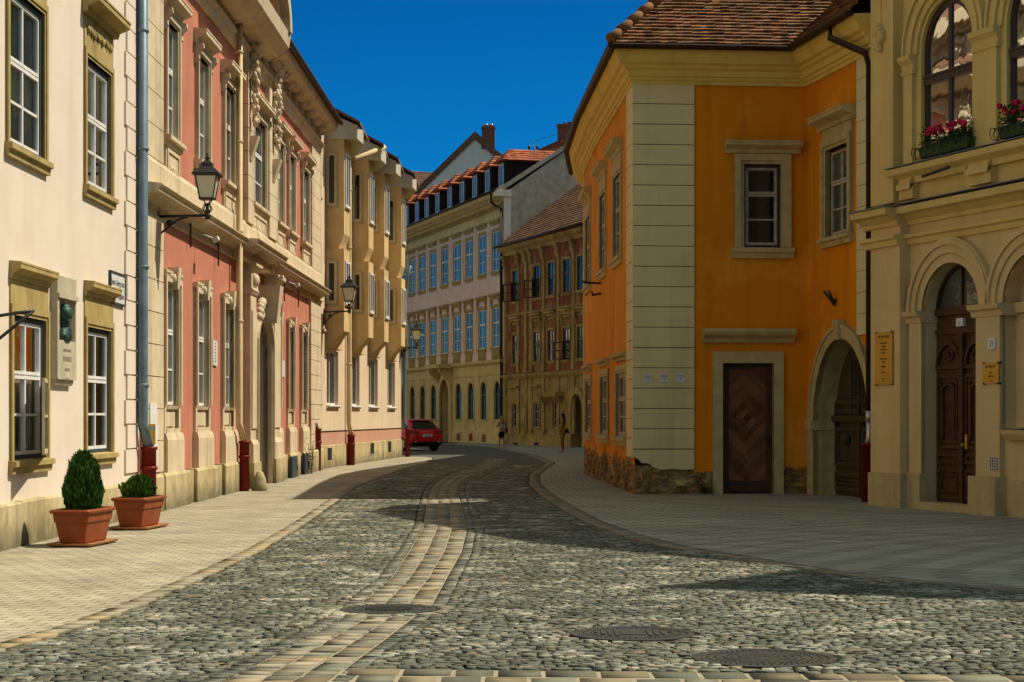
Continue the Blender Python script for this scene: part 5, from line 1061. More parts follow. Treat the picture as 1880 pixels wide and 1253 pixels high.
def stones(name, items, mat, kind='structure', hz=.026, bev=.005, base=-.035):
    """items: rows of (4 corner points ccw, top height, colour); each becomes one worn sett"""
    rnd = np.random.default_rng(5); n = len(items)
    Q = np.array([i[0] for i in items], float); h = np.array([i[1] for i in items]); c = np.array([i[2] for i in items])
    ctr = Q.mean(1, keepdims=True); d = Q-ctr; L = np.linalg.norm(d, axis=2, keepdims=True)
    mid = ctr+d*np.maximum(.55, 1-.006/L); topp = ctr+d*np.maximum(.4, 1-bev*1.35/L)+rnd.normal(0, .003, (n, 4, 2))
    V = np.zeros((n, 12, 3)); V[:, 0:4, :2] = Q; V[:, 0:4, 2] = base
    V[:, 4:8, :2] = mid; V[:, 4:8, 2] = h[:, None]-.004; V[:, 8:12, :2] = topp; V[:, 8:12, 2] = h[:, None]+rnd.normal(0, .0017, (n, 4))
    fq = [(0, 1, 5, 4), (1, 2, 6, 5), (2, 3, 7, 6), (3, 0, 4, 7), (4, 5, 9, 8), (5, 6, 10, 9), (6, 7, 11, 10), (7, 4, 8, 11), (8, 9, 10, 11)]
    fa = np.array(fq); faces = (fa[None]+12*np.arange(n)[:, None, None]).reshape(-1, 4)
    me = bpy.data.meshes.new(name); me.vertices.add(n*12); me.vertices.foreach_set('co', V.ravel())
    me.loops.add(len(faces)*4); me.loops.foreach_set('vertex_index', faces.ravel().astype(np.int32)); me.polygons.add(len(faces))
    me.polygons.foreach_set('loop_start', np.arange(0, len(faces)*4, 4, dtype=np.int32)); me.polygons.foreach_set('loop_total', np.full(len(faces), 4, np.int32))
    me.update(calc_edges=True); me.validate()
    ca = me.color_attributes.new('Col', 'FLOAT_COLOR', 'CORNER'); cc = np.ones((n, 36, 4)); cc[:, :, :3] = c[:, None, :]; ca.data.foreach_set('color', cc.ravel())
    me.materials.append(M[mat]); ob = bpy.data.objects.new(name, me); COL.objects.link(ob); ob['kind'] = kind; return ob
M['sett'] = mk('basalt_sett', (.15, .148, .105), (.085, .087, .062), 25.0, rough=.8, bump=1., bscale=60, bdist=.012, spec=.3, attr=True, patch=(.47, .43, .335), pamt=.9, pscale=1.6, pdet=14, prough=.82, plo=.5, phi=.6)
M['tansett'] = mk('tan_gutter_sett', (.31, .262, .17), (.215, .19, .13), 3, rough=.75, bump=.6, bscale=50, bdist=.006, attr=True, streak=(.2, .16, .1), samt=.3)
M['jointlight'] = mk('pale_mortar_joint', (.33, .275, .175), (.25, .205, .13), 6, rough=1., bump=.6, bscale=40)
rs = np.random.default_rng(3)
def inhole(x, y):
    return any(math.hypot(x-c[0], y-c[1]) < r+.03 for c, r in covers)
items = []
Y = 9.6
while Y < 62:
    rd = (.076 if Y < 26 else .115 if Y < 40 else .16)*(1+.22*(rs.random()-.5)); lim = .285*Y+1.2
    xl, xr = max(gx(KL, Y)+.02, -lim), min(gx(KR, Y)-.02, lim)
    g0, g1 = gx(GL, Y), gx(GR, Y)
    w0 = .10 if Y < 26 else .15 if Y < 40 else .22
    ph = rs.random()*6.28
    for a, b in ((xl, g0-.14), (g1+.14, xr)):
        x = a-.02*rs.random()
        while x < b-.02:
            w = min(w0*(.72+.6*rs.random()), b-x); 
            if b-x-w < .05: w = b-x
            wv = lambda xx: .16*math.sin(xx*1.15+.2*Y)+.035*math.sin(xx*3.1+Y*.9)
            xm = x+w/2; ym = Y+wv(xm)
            if not inhole(xm, ym) and ym > (11.97-.075*(xm+1) if xm > g1 else 9.5):
                j = lambda: (rs.random()-.5)*.024; ga, gb = .001+.012*rs.random()**2, .001+.013*rs.random()**2
                y0, y1 = ym-rd*.5+gb, ym+rd*.5-.002
                s = (wv(x+w)-wv(x))/2
                q = [(x+ga+j(), y0-s+j()), (x+w-.002+j(), y0+s+j()), (x+w-.002+j(), y1+s+j()), (x+ga+j(), y1-s+j())]
                v = .65+.55*rs.random(); t = rs.random(); pt = .5+.5*math.sin(xm*1.7+1.3*math.sin(ym*.9))*math.sin(ym*1.1+xm*.4)
                v *= .85+.3*pt
                tint = (1.12, 1.0, .86) if t < .15 else (1.2, .98, .7) if t < .2 else (.98, 1.02, .95)
                items.append((q, (rs.random()-.5)*.006+.003, tuple(v*k for k in tint)))
            x += w
    Y += rd
road = stones('road', items, 'sett')
m = MB()
for a in np.arange(9.2, 62, .8):
    a = float(a); b = a+.8; m.poly([(gx(KL, a), a, -.013), (gx(KR, a), a, -.013), (gx(KR, b), b, -.013), (gx(KL, b), b, -.013)])
tag(m.build('road_bed', 'joint'), None, None, None, 'structure')
# flanking courses and the three-row dished gutter
items = []; flank = []
ys = []
Y = 9.6
while Y < GEND: ys.append(Y); Y += .135*(1+max(0, Y-20)*.02)
def pt(y, t): a, b = gx(GL, y), gx(GR, y); return (a+(b-a)*t, y)
for k in range(3):
    y0 = 9.6+.1*rs.random()
    while y0 < GEND:
        y1 = y0+(.10+.11*rs.random())*(1+max(0, y0-20)*.02); w = lambda: .016*(rs.random()-.5)
        t0, t1 = (k+.035)/3, (k+.965)/3
        q = [pt(y0+.005+w(), t0+w()), pt(y0+.005+w(), t1+w()), pt(y1-.005+w(), t1+w()), pt(y1-.005+w(), t0+w())]
        c = pt((y0+y1)/2, (k+.5)/3)
        if not inhole(*c):
            v = .62+.62*rs.random(); t = rs.random(); tint = (1.08, .97, .8) if t < .2 else (.72, .82, .86) if t < .45 else (1, 1, 1)
            items.append((q, .003+(rs.random()-.5)*.007, tuple(v*s for s in tint)))
        y0 = y1
for y0, y1 in zip(ys, ys[1:]):
    for side, C, s in ((0, GL, -1), (1, GR, 1)):
        for k in range(1):
            for (a, b) in (((y0), (y0+y1)/2), ((y0+y1)/2, y1)):
                f = lambda y, e: (gx(C, y)+s*e, y)
                q = [f(a+.004, .012), f(a+.004, .13), f(b-.004, .13), f(b-.004, .012)]
                if s < 0: q = [q[1], q[0], q[3], q[2]]
                if inhole(*f((a+b)/2, .07)): continue
                v = .6+.7*rs.random(); flank.append((q, .002+(rs.random()-.5)*.006, (v, v, v*.96)))
gut = stones('gutter', items, 'tansett'); stones('gutter_edging', flank, 'sett')
m = MB()
for y0, y1 in zip(ys, ys[1:]): m.poly([(gx(GL, y0)-.005, y0, -.004), (gx(GR, y0)+.005, y0, -.004), (gx(GR, y1)+.005, y1, -.004), (gx(GL, y1)-.005, y1, -.004)])
tag(m.build('gutter_mortar', 'jointlight'), None, None, None, 'structure')
# tan ring of setts round the cover in the gutter, and the band across the street at the bottom
items = []
(c, r) = covers[0]
for k in range(30):
    a0, a1 = 6.2832*(k+.06)/30, 6.2832*(k+.94)/30
    q = [(c[0]+rr*math.cos(a), c[1]+rr*math.sin(a)) for rr, a in ((r+.02, a0), (r+.16, a0), (r+.16, a1), (r+.02, a1))]
    v = .8+.4*rs.random(); items.append((q, .003, (v, v, v)))
for row, (ya, yb) in enumerate(((11.60, 11.90), (11.26, 11.58), (10.92, 11.24), (10.55, 10.9))):
    x = gx(GR, 11.6)+.05+.1*row*0
    while x < 4.6:
        w = .22+.14*rs.random(); dy = -.075*(x+1.)
        xx = max(x, gx(GR, ya)+.16) if row else x
        if xx < x+w-.05:
            v = .5+.42*rs.random(); t = rs.random(); tint = (.75, .85, .85) if t < .4 else (1.05, 1, .85)
            items.append(([(xx+.012, ya+dy+.012), (x+w-.012, ya+dy+.012), (x+w-.012, yb+dy-.012), (xx+.012, yb+dy-.012)], .004+(rs.random()-.5)*.006, tuple(v*s for s in tint)))
        x += w
stones('cross_band', items, 'tansett')
m = MB(); m.poly([(gx(GR, 10.)+.01, 10., -.001), (4.7, 10., -.001), (4.7, 11.42, -.001), (gx(GR, 11.9)+.01, 11.93, -.001)]); tag(m.build('band_mortar', 'jointlight'), None, None, None, 'structure')
# kerb courses
items = []
for y in np.arange(9.0, 66, .3):
    y = float(y); n = .28
    def pk(yy, e): return (gx(KL, yy)-e, yy)
    v = .85+.4*rs.random(); t = rs.random(); tint = (1.1, .95, .74) if t < .25 else (.85, .88, .8) if t < .45 else (1, 1, 1)
    items.append(([pk(y+.006, .19), pk(y+.006, 0), pk(y+n, 0), pk(y+n, .19)], .012, tuple(v*s for s in tint)))
stones('kerb', items, 'tansett')
M['pave'] = brickmat('concrete_paver', (.40, .345, .23), (.32, .28, .19), (.13, .11, .07), .23, .17, .009, .9, rot=.16, warp=.04, noise_amt=.38)
M['pave_r'] = brickmat('concrete_paver_cool', (.42, .395, .285), (.33, .305, .22), (.045, .04, .027), .30, .20, .017, .9, warp=.03, noise_amt=.38)
M['cobbletex'] = brickmat('far_cobbles', (.16, .15, .11), (.09, .085, .06), (.05, .042, .028), .14, .1, .014, .9, warp=.05, noise_amt=.4)
def yrange(a, b, s): n = int((b-a)/s); return [a+(b-a)*k/n for k in range(n+1)]
YY = yrange(6., 69., .7)
m = MB()
for a, b in zip(YY, YY[1:]): m.poly([(-7.5, a, .004), (gx(KL, a)-.19, a, .004), (gx(KL, b)-.19, b, .004), (-7.5, b, .004)])
for a, b in zip(yrange(69., 74.4, .6), yrange(69., 74.4, .6)[1:]): m.poly([(-7.5, a, .004), (gx(KL, a)-.05, a, .004), (gx(KL, b)-.05, b, .004), (-7.5, b, .004)])
tag(m.build('pavement', 'pave'), None, None, None, 'structure')
m = MB(); YR = yrange(8., 112., .8)
for a, b in zip(YR, YR[1:]):
    q = [(gx(KR, a)+.30, a, .004), (30., a, .004), (30., b, .004), (gx(KR, b)+.30, b, .004)]
    def uvw(p):      # courses follow the bend of the kerb
        return ((p[0]-gx(KR, p[1]))*.8+p[1]*.25, p[1]*1.0+p[0]*.55)
    m.poly(q, uv=[uvw(p) for p in q])
tag(m.build('pavement', 'pave_r'), None, None, None, 'structure')
items = []
Y = 12.
while Y < 110:
    s = .2 if Y < 60 else .6
    x0, x1 = gx(KR, Y), gx(KR, Y+s)
    L = math.hypot(x1-x0, s); v = .8+.35*rs.random()
    nn = max(1, int(L/.28))
    for k in range(nn):
        ya, yb = Y+s*k/nn, Y+s*(k+1)/nn; v = .62+.3*rs.random()
        items.append(([(gx(KR, ya)+.01, ya+.004), (gx(KR, ya)+.30, ya+.004), (gx(KR, yb)+.30, yb-.004), (gx(KR, yb)+.01, yb-.004)], .01, (v, v, v)))
    Y += s
stones('kerb', items, 'tansett', base=-.03)
g = MB(); g.poly([(-400, -60, -.03), (400, -60, -.03), (400, 700, -.03), (-400, 700, -.03)]); tag(g.build('ground', 'joint'), None, None, None, 'structure')
g = MB(); YF = yrange(61.5, 150., 2.)
for a, b in zip(YF, YF[1:]): g.poly([(gx(KL, a)-(0 if a < 69 else .0), a, -.004), (gx(KR, a), a, -.004), (gx(KR, b), b, -.004), (gx(KL, b), b, -.004)])
g.poly([(-60, 74.5, -.012), (-3.2, 74.5, -.012), (-20, 150, -.012), (-60, 150, -.012)])
tag(g.build('road', 'cobbletex'), None, None, None, 'structure')
# ---------------------------------------------------------------- manhole covers
def cover(c, r, label, pat):
    m = MB(); x, y = c
    m.lathe((x, y, -.03), [(r, 0), (r, .036), (r-.045, .036), (r-.05, .028)], 40, False)
    o = m.build('manhole_cover', 'iron_cover', None, (x, y, 0)); tag(o, label, 'manhole cover', 'manhole covers in the cobbles')
    d = MB(); d.lathe((x, y, .0), [(r-.06, -.002), (r-.06, .003), (r-.075, .005), (.01, .005)], 40, False)
    n = int((r-.1)*6.28/.045)
    for k in range(n): a = 6.2832*k/n; d.lump((x+(r-.1)*math.cos(a), y+(r-.1)*math.sin(a), .006), (.011, .011, .007), 5, 4)
    for k in range(n): a = 6.2832*k/n+.1; d.lump((x+(r-.155)*math.cos(a), y+(r-.155)*math.sin(a), .006), (.011, .011, .006), 5, 4)
    ri = r-.2
    if pat == 0:
        k = -ri
        while k < ri: h = math.sqrt(max(0, ri*ri-k*k)); d.box(x-h, x+h, y+k-.014, y+k+.014, .004, .013); k += .06
    elif pat == 1:
        for s in (-1, 1):
            for q in (.12, .17, .22, .27):
                h = math.sqrt(max(0, ri*ri-q*q)); d.box(x+s*q-.012, x+s*q+.012, y-h*.9, y+h*.9, .004, .013)
        d.box(x-.09, x+.09, y-.12, y+.12, .004, .01)
    else:
        for q in np.arange(.06, ri, .05):
            pr = [(q-.012, .004), (q-.01, .012), (q+.01, .012), (q+.012, .004)]
            for k in range(24):
                a0, a1 = 6.2832*k/24, 6.2832*(k+.7)/24
                A = lambda rr, a, z: (x+rr*math.cos(a), y+rr*math.sin(a), z)
                d.poly([A(q-.012, a0, .012), A(q+.012, a0, .012), A(q+.012, a1, .012), A(q-.012, a1, .012)])
    d.build('lid', 'iron_cover', o); return o
cover(*covers[0], 'round ribbed manhole cover set in the tan gutter, ringed by radial setts', 0)
cover(*covers[1], 'round manhole cover in the sunlit cobbles, the middle one, just right of centre', 1)
cover(*covers[2], 'nearest round manhole cover with concentric pattern, bottom right of the cobbles', 2)
# ---------------------------------------------------------------- planters and shrubs
def planter(px, py, label, ang=-7.):
    x, y = gpt(px, py); L, W, H = 1.0, .5, .46
    fp = F((x, y), (x+math.sin(math.radians(-ang)), y+math.cos(math.radians(ang))))      # long side, seen from the street, far to the right
    root = thing('planter', (x, y, .004), label, 'planter', 'terracotta planters by the cream wall')
    def rr(u0, u1, y0, y1, z, r=.05):
        out = []
        for cx_, cy_, a0 in ((u1-r, y0+r, -90), (u1-r, y1-r, 0), (u0+r, y1-r, 90), (u0+r, y0+r, 180)):
            for k in range(4): a = math.radians(a0+30*k); out.append((cx_+r*math.cos(a), cy_+r*math.sin(a), z))
        return out
    m = MB(fp); sec = []
    for z, e in ((.035, .10), (.06, .085), (.30, .045), (.305, .03), (.41, .02), (.415, -.005), (.44, -.012), (H, .0), (H, .035), (.40, .05)):
        sec.append(rr(e, L-e, e, W-e, z))
    for A, B in zip(sec, sec[1:]):
        for k in range(len(A)): j = (k+1) % len(A); m.poly([A[k], A[j], B[j], B[k]])
    m.poly(sec[0]); m.build('trough', 'terracotta', root)
    m = MB(fp); m.poly(rr(.04, L-.04, .04, W-.04, .405)); m.build('soil', 'soil', root)
    m = MB(fp); sec = [rr(e, L-e, e, W-e, z) for z, e in ((.004, .02), (.03, -.03), (.05, -.04), (.05, -.02), (.036, .0))]
    for A, B in zip(sec, sec[1:]):
        for k in range(len(A)): j = (k+1) % len(A); m.poly([A[k], A[j], B[j], B[k]])
    m.poly(sec[0]); m.poly(sec[-1]); m.build('saucer', 'saucer', root)
    return fp
def shrub(fp, u, w, z0, h, r, mat, label, seed, n=5200, name='conifer'):
    c = fp.w((u, w, 0)); root = thing(name, (c[0], c[1], z0), label, 'shrub'); rnd = random.Random(seed); m = MB()
    m.tube([(c[0], c[1], z0-.06), (c[0], c[1], z0+h*.8)], [.03, .008], 6); m.build('trunk', 'bark', root); m = MB()
    lob = [(rnd.random()*6.28, rnd.random(), .12+.14*rnd.random()) for _ in range(26)]
    for i in range(n):
        t = rnd.random()**1.15; a = rnd.random()*6.2832
        pr = np.interp(t, (0, .1, .3, .55, .8, .93, 1), (.82, .98, 1, .84, .54, .3, .08) if h > .6 else (.8, .98, 1, .9, .66, .42, .1))
        pr *= 1+sum(s*math.exp(-((math.atan2(math.sin(a-b), math.cos(a-b)))/.5)**2-((t-q)/.12)**2) for b, q, s in lob)-.06
        d = r*pr*(1.07-.65*rnd.random()**1.6); x, y, z = c[0]+d*math.cos(a), c[1]+d*math.sin(a), z0+t*h*(1+.06*(rnd.random()-.5))
        s = .022+.03*rnd.random(); up_ = Vector((math.cos(a)*.45+.3*(rnd.random()-.5), math.sin(a)*.45+.3*(rnd.random()-.5), 1)).normalized()
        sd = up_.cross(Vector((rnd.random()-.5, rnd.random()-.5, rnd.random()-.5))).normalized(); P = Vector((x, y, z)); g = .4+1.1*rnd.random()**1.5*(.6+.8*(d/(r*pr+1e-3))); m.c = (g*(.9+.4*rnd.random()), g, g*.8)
        m.poly([P-sd*s*.5, P+up_*s*.9-sd*s*.25, P+up_*s*2.1, P+up_*s*.9+sd*s*.5])
    m.build('foliage', mat, root)
fp1 = planter(163, 1006.5, 'terracotta planter with a saucer nearest the camera, holding the tall conifer')
fp2 = planter(266.5, 975, 'terracotta planter with a saucer farther along, holding the low round shrub')
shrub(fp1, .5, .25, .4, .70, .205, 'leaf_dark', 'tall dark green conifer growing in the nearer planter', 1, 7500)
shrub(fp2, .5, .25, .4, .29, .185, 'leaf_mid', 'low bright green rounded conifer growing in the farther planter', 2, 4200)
# ---------------------------------------------------------------- weeds
def weed(c, label, h, n, seed, name='weed'):
    rnd = random.Random(seed); root = thing(name, c, label, 'plant'); m = MB(); s = MB()
    for i in range(n):
        a = rnd.random()*6.28; t = rnd.random(); st = Vector(c)+Vector((.08*math.cos(a)*t, .08*math.sin(a)*t, 0)); tp = st+Vector((.13*math.cos(a)*rnd.random(), .13*math.sin(a)*rnd.random(), h*(.4+.6*rnd.random())))
        if i % 3 == 0: s.tube([st, tp], .006, 4)
        for q in range(5):
            p = st.lerp(tp, .3+.17*q); L = .05+.06*rnd.random(); b = rnd.random()*6.28; d = Vector((math.cos(b), math.sin(b), .3)).normalized(); w = d.cross(Vector((0, 0, 1))).normalized()*L*.35; g = .6+.8*rnd.random(); m.c = (g, g, g)
            m.poly([p, p+d*L*.5+w, p+d*L, p+d*L*.5-w])
    m.build('leaf', 'leaf_weed', root); s.build('stem', 'leaf_weed', root)
q = Fp.w((Fp.u(572, -.3), -.3, 0)); weed(q, 'leafy self-sown weed climbing between the cellar doors and the red pipe boot', 1.05, 26, 3)
q = Ff.w((Ff.u(1292), -.18, 0)); weed(q, 'low broad leaved weed at the foot of the orange wall beside the plank door', .28, 14, 4)
# ---------------------------------------------------------------- street lamps on wall brackets
def lamp(f, u, z, arm, label, s=1.):
    base = f.w((u, 0, z-.35)); root = thing('street_lamp', base, label, 'street lamp', 'lantern lamps on wall brackets')
    m = MB(f); m.box(u-.045*s, u+.045*s, -.04, .01, z-.42*s, z+.1*s); y = -arm
    m.tube([(u, -.02, z), (u, y-.05, z+.02)], .026*s, 8); m.tube([(u, -.03, z-.34*s), (u, -arm*.22, z-.2*s), (u, -arm*.42, z-.06*s), (u, -arm*.62, z)], .02*s, 8); m.lump((u, -arm*.25, z-.12*s), (.03, .06, .06))
    m.lathe((u, y, z-.05), [(.05*s, 0), (.05*s, .1*s), (.03*s, .12*s), (.045*s, .16*s), (.03*s, .2*s), (.03*s, .3*s)], 8); m.build('bracket', 'black', root)
    z0 = z+.34*s; m = MB(f)
    for k in range(4):
        a = math.pi/4+k*math.pi/2; c_, s_ = math.cos(a), math.sin(a); m.tube([(u+.04*s*c_, y+.04*s*s_, z+.06), (u+.11*s*c_, y+.11*s*s_, z+.14*s), (u+.05*s*c_, y+.05*s*s_, z+.24*s), (u+.13*s*c_, y+.13*s*s_, z0)], .011*s, 6)
    w0, w1, h = .125*s, .20*s, .42*s
    m.box(u-w0-.015, u+w0+.015, y-w0-.015, y+w0+.015, z0-.03*s, z0)
    for sx in (-1, 1):
        for sy in (-1, 1): m.tube([(u+sx*w0, y+sy*w0, z0), (u+sx*w1, y+sy*w1, z0+h)], .013*s, 6)
    def sq(w, z): return [(u-w, y-w, z), (u+w, y-w, z), (u+w, y+w, z), (u-w, y+w, z)]
    S = [sq(w1+.015, z0+h-.02), sq(w1+.05*s, z0+h), sq(w1+.05*s, z0+h+.03*s), sq(.12*s, z0+h+.15*s), sq(.1*s, z0+h+.17*s), sq(.1*s, z0+h+.22*s), sq(.05*s, z0+h+.27*s)]
    for A, B in zip(S, S[1:]):
        for k in range(4): m.poly([A[k], A[(k+1) % 4], B[(k+1) % 4], B[k]])
    m.poly(S[0]); m.poly(S[-1]); m.lathe((u, y, z0+h+.26*s), [(.05*s, 0), (.03*s, .03*s), (.055*s, .06*s), (.02*s, .1*s), (.03*s, .13*s), (.004, .2*s)], 8); m.build('lantern', 'black', root)
    m = MB(f); A, B = sq(w0-.005, z0+.002), sq(w1-.008, z0+h-.01)
    for k in range(4): m.poly([A[k], A[(k+1) % 4], B[(k+1) % 4], B[k]])
    m.build('glass', 'milk', root)
lamp(Fp, Fp.u(288), Fp.v(288, 398), .86, 'nearest black lantern on a bracket at the salmon palace corner', .92)
lamp(Fb, Fb.u(594), Fb.v(594, 573), .8, 'black lantern on a bracket in front of the bay windows', .98)
lamp(Fb, Fb.len-.15, Fb.v(737, 639), .62, 'farthest black lantern, on the end corner of the beige bay window house', .9)
# ---------------------------------------------------------------- signs and plaques
def plate(name, f, x0, x1, y0, y1, mat, label, cat, y=-.03, th=.015, rim=None, group=None):
    a, b, c, d = f.u(x0, y), f.u(x1, y), f.v(x0, y1, y), f.v(x0, y0, y)
    root = thing(name, f.w(((a+b)/2, 0, c)), label, cat, group)
    if rim: MB(f).ring(outline(a-.03, b+.03, c-.03, d+.03), outline(a, b, c, d), y-.012, .002, True).build('rim', rim, root)
    MB(f).box(a, b, y, .002, c, d).build('panel', mat, root); return root, a, b, c, d
r, a, b, c, d = plate('street_sign', Fc, 203.5, 229, 500, 553, 'enamel', 'white framed street name sign in blackletter beside the quoins of the cream house', 'street sign', rim='bluegrey')
h = d-c; text('Szent György utca', Fc, (a+b)/2, c+h*.6, -.032, h*.3, 'ink', r, xs=.33*(b-a)/h*1.25); text('St. Georgsgasse', Fc, (a+b)/2, c+h*.17, -.032, h*.3, 'ink', r, xs=.38*(b-a)/h*1.2)
a, b = Fc.u(103, -.08), Fc.u(137.5, -.08); zt, zm1, zm2, zb_ = Fc.v(103, 508), Fc.v(103, 543), Fc.v(103, 625), Fc.v(103, 697)
r = thing('memorial_plaque', Fc.w(((a+b)/2, 0, zb_)), 'tall stone memorial with a green bronze portrait between the two lower windows', 'memorial')
m = MB(Fc); m.box(a, b, -.1, .0, zm1, zt); m.box(a-.01, b+.01, -.13, .0, zm1-.04, zm1+.02); m.box(a, a+.09, -.1, 0, zm2, zm1-.04); m.box(b-.05, b, -.1, 0, zm2, zm1-.04); m.box(a+.09, b-.05, -.03, 0, zm2, zm1-.04)
m.box(a, b, -.1, 0, zb_, zm2); m.prof([(0, zb_-.08), (-.05, zb_-.08), (-.07, zb_-.04), (-.07, zb_), (0, zb_)], a+.03, b-.05); m.build('slab', 'palestone', r)
m = MB(Fc); uc = (a+b)/2; hh = zm1-.04-zm2
for c_, rr in (((0, -.1, .66), (.135, .13, .2)), ((-.02, -.17, .66), (.06, .05, .1)), ((-.015, -.2, .58), (.025, .035, .05)), ((-.03, -.16, .48), (.05, .05, .04)), ((.03, -.09, .8), (.13, .1, .1)), ((.1, -.08, .68), (.05, .07, .14)), ((.0, -.08, .36), (.1, .1, .2)), ((.0, -.09, .14), (.2, .11, .2)), ((-.1, -.1, .1), (.12, .09, .14)), ((.1, -.1, .12), (.12, .09, .16)), ((.02, -.11, .26), (.12, .09, .12))):
    m.lump((uc+c_[0]*.95, c_[1]*.75, zm2+c_[2]*hh), (rr[0], rr[1]*.8, rr[2]*hh*1.05), 9, 7)
m.build('portrait_relief', 'bronze', r)
w = b-a
for i, (t, s) in enumerate((('EBBEN A HÁZBAN ÉLT', .055), ('RÉVAI MIKLÓS', .1), ('NYELVTUDÓS', .055), ('1750 · 1807', .055))): text(t, Fc, uc, zm2-.15-.13*i, -.102, s, 'inkgrey', r, xs=.8 if i != 1 else .72)
r, a, b, c, d = plate('name_plaque', Fp, 391.5, 399.5, 625, 671, 'enamel', 'narrow white text plaque between the second and third ground floor windows of the salmon palace', 'plaque')
for i in range(7): text('EMLÉKTÁBLA' if i == 0 else 'AZ ÉPÜLET TÖRTÉNETE'[:16-(i % 3)], Fp, (a+b)/2, d-(d-c)*(.14+.12*i), -.032, (d-c)*.07, 'inkgrey', r, xs=.55)
r, a, b, c, d = plate('name_plaque', Fp, 516, 523, 661.5, 692, 'enamel', 'small white plaque right of the carved portal', 'plaque')
m = MB(Fp); z0, z1 = Fp.v(275, 868, -.09), Fp.v(275, 741, -.09); a, b = Fp.u(276, -.09), Fp.u(289, -.09); m.box(a, b, -.09, 0, z0, z1); o = m.build('wall_panel', 'white'); tag(o, 'tall white painted panel on the pier beside the zinc downpipe', 'wall panel')
r, a, b, c, d = plate('notice_sign', Fp, 277, 285.5, 779, 817, 'brass', 'small beige notice with a black mark on the white panel beside the downpipe', 'notice', y=-.105)
text('1', Fp, (a+b)/2, c+(d-c)*.2, -.107, (d-c)*.6, 'ink', r); MB(Fp).box(a+.03, b-.03, -.108, -.104, d-.1, d-.04).build('strip', 'zinc', r)
for i, x0 in enumerate((1183, 1213, 1242)):
    r, a, b, c, d = plate('gas_marker', Ff, x0, x0+14.5, 688-i*.8, 703-i*.5, 'enamel', ('gas marker plate on the pale corner pier, leftmost of three', 'gas marker plate on the pale corner pier, middle of three', 'gas marker plate on the pale corner pier, rightmost of three')[i], 'marker plate', y=-.058, group='gas marker plates on the corner pier')
    h = d-c; text('ÉGÁZ', Ff, (a+b)/2, c+h*.66, -.06, h*.32, 'ink', r); text('H' if i == 1 else '1', Ff, (a+b)/2+(.03 if i else .01), c+h*.08, -.06, h*.24, 'ink', r)
    k = MB(Ff); k.box(a+.02, b-.02, -.0595, -.058, c+h*.48, c+h*.52); k.box((a+b)/2-.004, (a+b)/2+.004, -.0595, -.058, c+h*.3, c+h*.48); k.build('arrow', 'ink', r)
def brassplate(x0, x1, y0, y1, off, label, lines):
    a, b, c, d = Fy.u(x0, off), Fy.u(x1, off), Fy.v(x0, y1, off), Fy.v(x0, y0, off)
    r = thing('brass_plaque', Fy.w(((a+b)/2, 0, c)), label, 'plaque'); MB(Fy).box(a, b, off-.03, off-.02, c, d).build('panel', 'brass', r)
    for u in (a+.03, b-.03):
        for z in (c-.0, d-.0): MB(Fy).box(u-.02, u+.02, off-.036, off+.03, z-.015, z+.015).build('clip', 'black', r)
    for t, fr, s in lines: text(t, Fy, (a+b)/2, c+(d-c)*fr, off-.031, s, 'inkbrown', r, xs=.62)
brassplate(1609, 1641, 612, 707, -.2, 'large yellow brass plaque with many lines on the rusticated pilaster', [('KÖZÉP-MAGYARORSZÁGI', .9, .055), ('Regionális Fejlesztési', .78, .045), ('és Szolgáltató', .72, .045), ('Közhasznú Társaság', .66, .045), ('Győri Iroda', .6, .045), ('Gazdasági Tanácsadó', .48, .045), ('Szolgálat', .42, .045), ('Ügyfélfogadás', .33, .045), ('Nyitva: 8-16', .22, .045), ('Telefon  ·  Fax', .1, .038), ('Győr', .05, .038)])
brassplate(1806.5, 1836.5, 667.5, 705, -.1, 'small yellow brass plaque under the house number on the right pier', [('DR. SZÉNÁSI KLÁRA', .78, .05), ('ügyvéd', .5, .045), ('Ügyvédi Iroda', .32, .045), ('Győr', .1, .035)])
a, b, c, d = Fy.u(1815.5, -.1), Fy.u(1828.5, -.1), Fy.v(1815, 642, -.1), Fy.v(1815, 621, -.1); r = thing('house_number', Fy.w(((a+b)/2, -.1, c)), 'white enamel house number 21 on the pier beside the arched door', 'house number')
MB(Fy).box(a, b, -.12, -.1, c, d).build('panel', 'enamel', r); text('21', Fy, (a+b)/2, c+(d-c)*.25, -.122, (d-c)*.75, 'ink', r, xs=.75)
a, b, c, d = Fy.u(1756, .2), Fy.u(1768.5, .2), Fy.v(1756, 600, .2), Fy.v(1756, 585, .2); r = thing('house_number', Fy.w(((a+b)/2, .2, c)), 'small white number plate 21 on the dark panel above the carved door', 'house number')
MB(Fy).box(a, b, .19, .26, c, d).build('panel', 'enamel', r); text('21', Fy, (a+b)/2, c+(d-c)*.12, .188, (d-c)*.7, 'ink', r, xs=.8)
a, b, c, d = Fy.u(1818, -.1), Fy.u(1834, -.1), Fy.v(1818, 864, -.1), Fy.v(1818, 839.5, -.1); m = MB(Fy); m.box(a, b, -.112, -.09, c, d); r = m.build('vent_grille', 'white'); tag(r, 'white square vent grille low on the right pier above the stone base', 'vent')
g = MB(Fy)
for i in range(4):
    for k in range(5): u, z = a+(b-a)*(i+.5)/4, c+(d-c)*(k+.5)/5; g.box(u-.018, u+.018, -.1145, -.11, z-.017, z+.017)
g.build('opening', 'room', r)
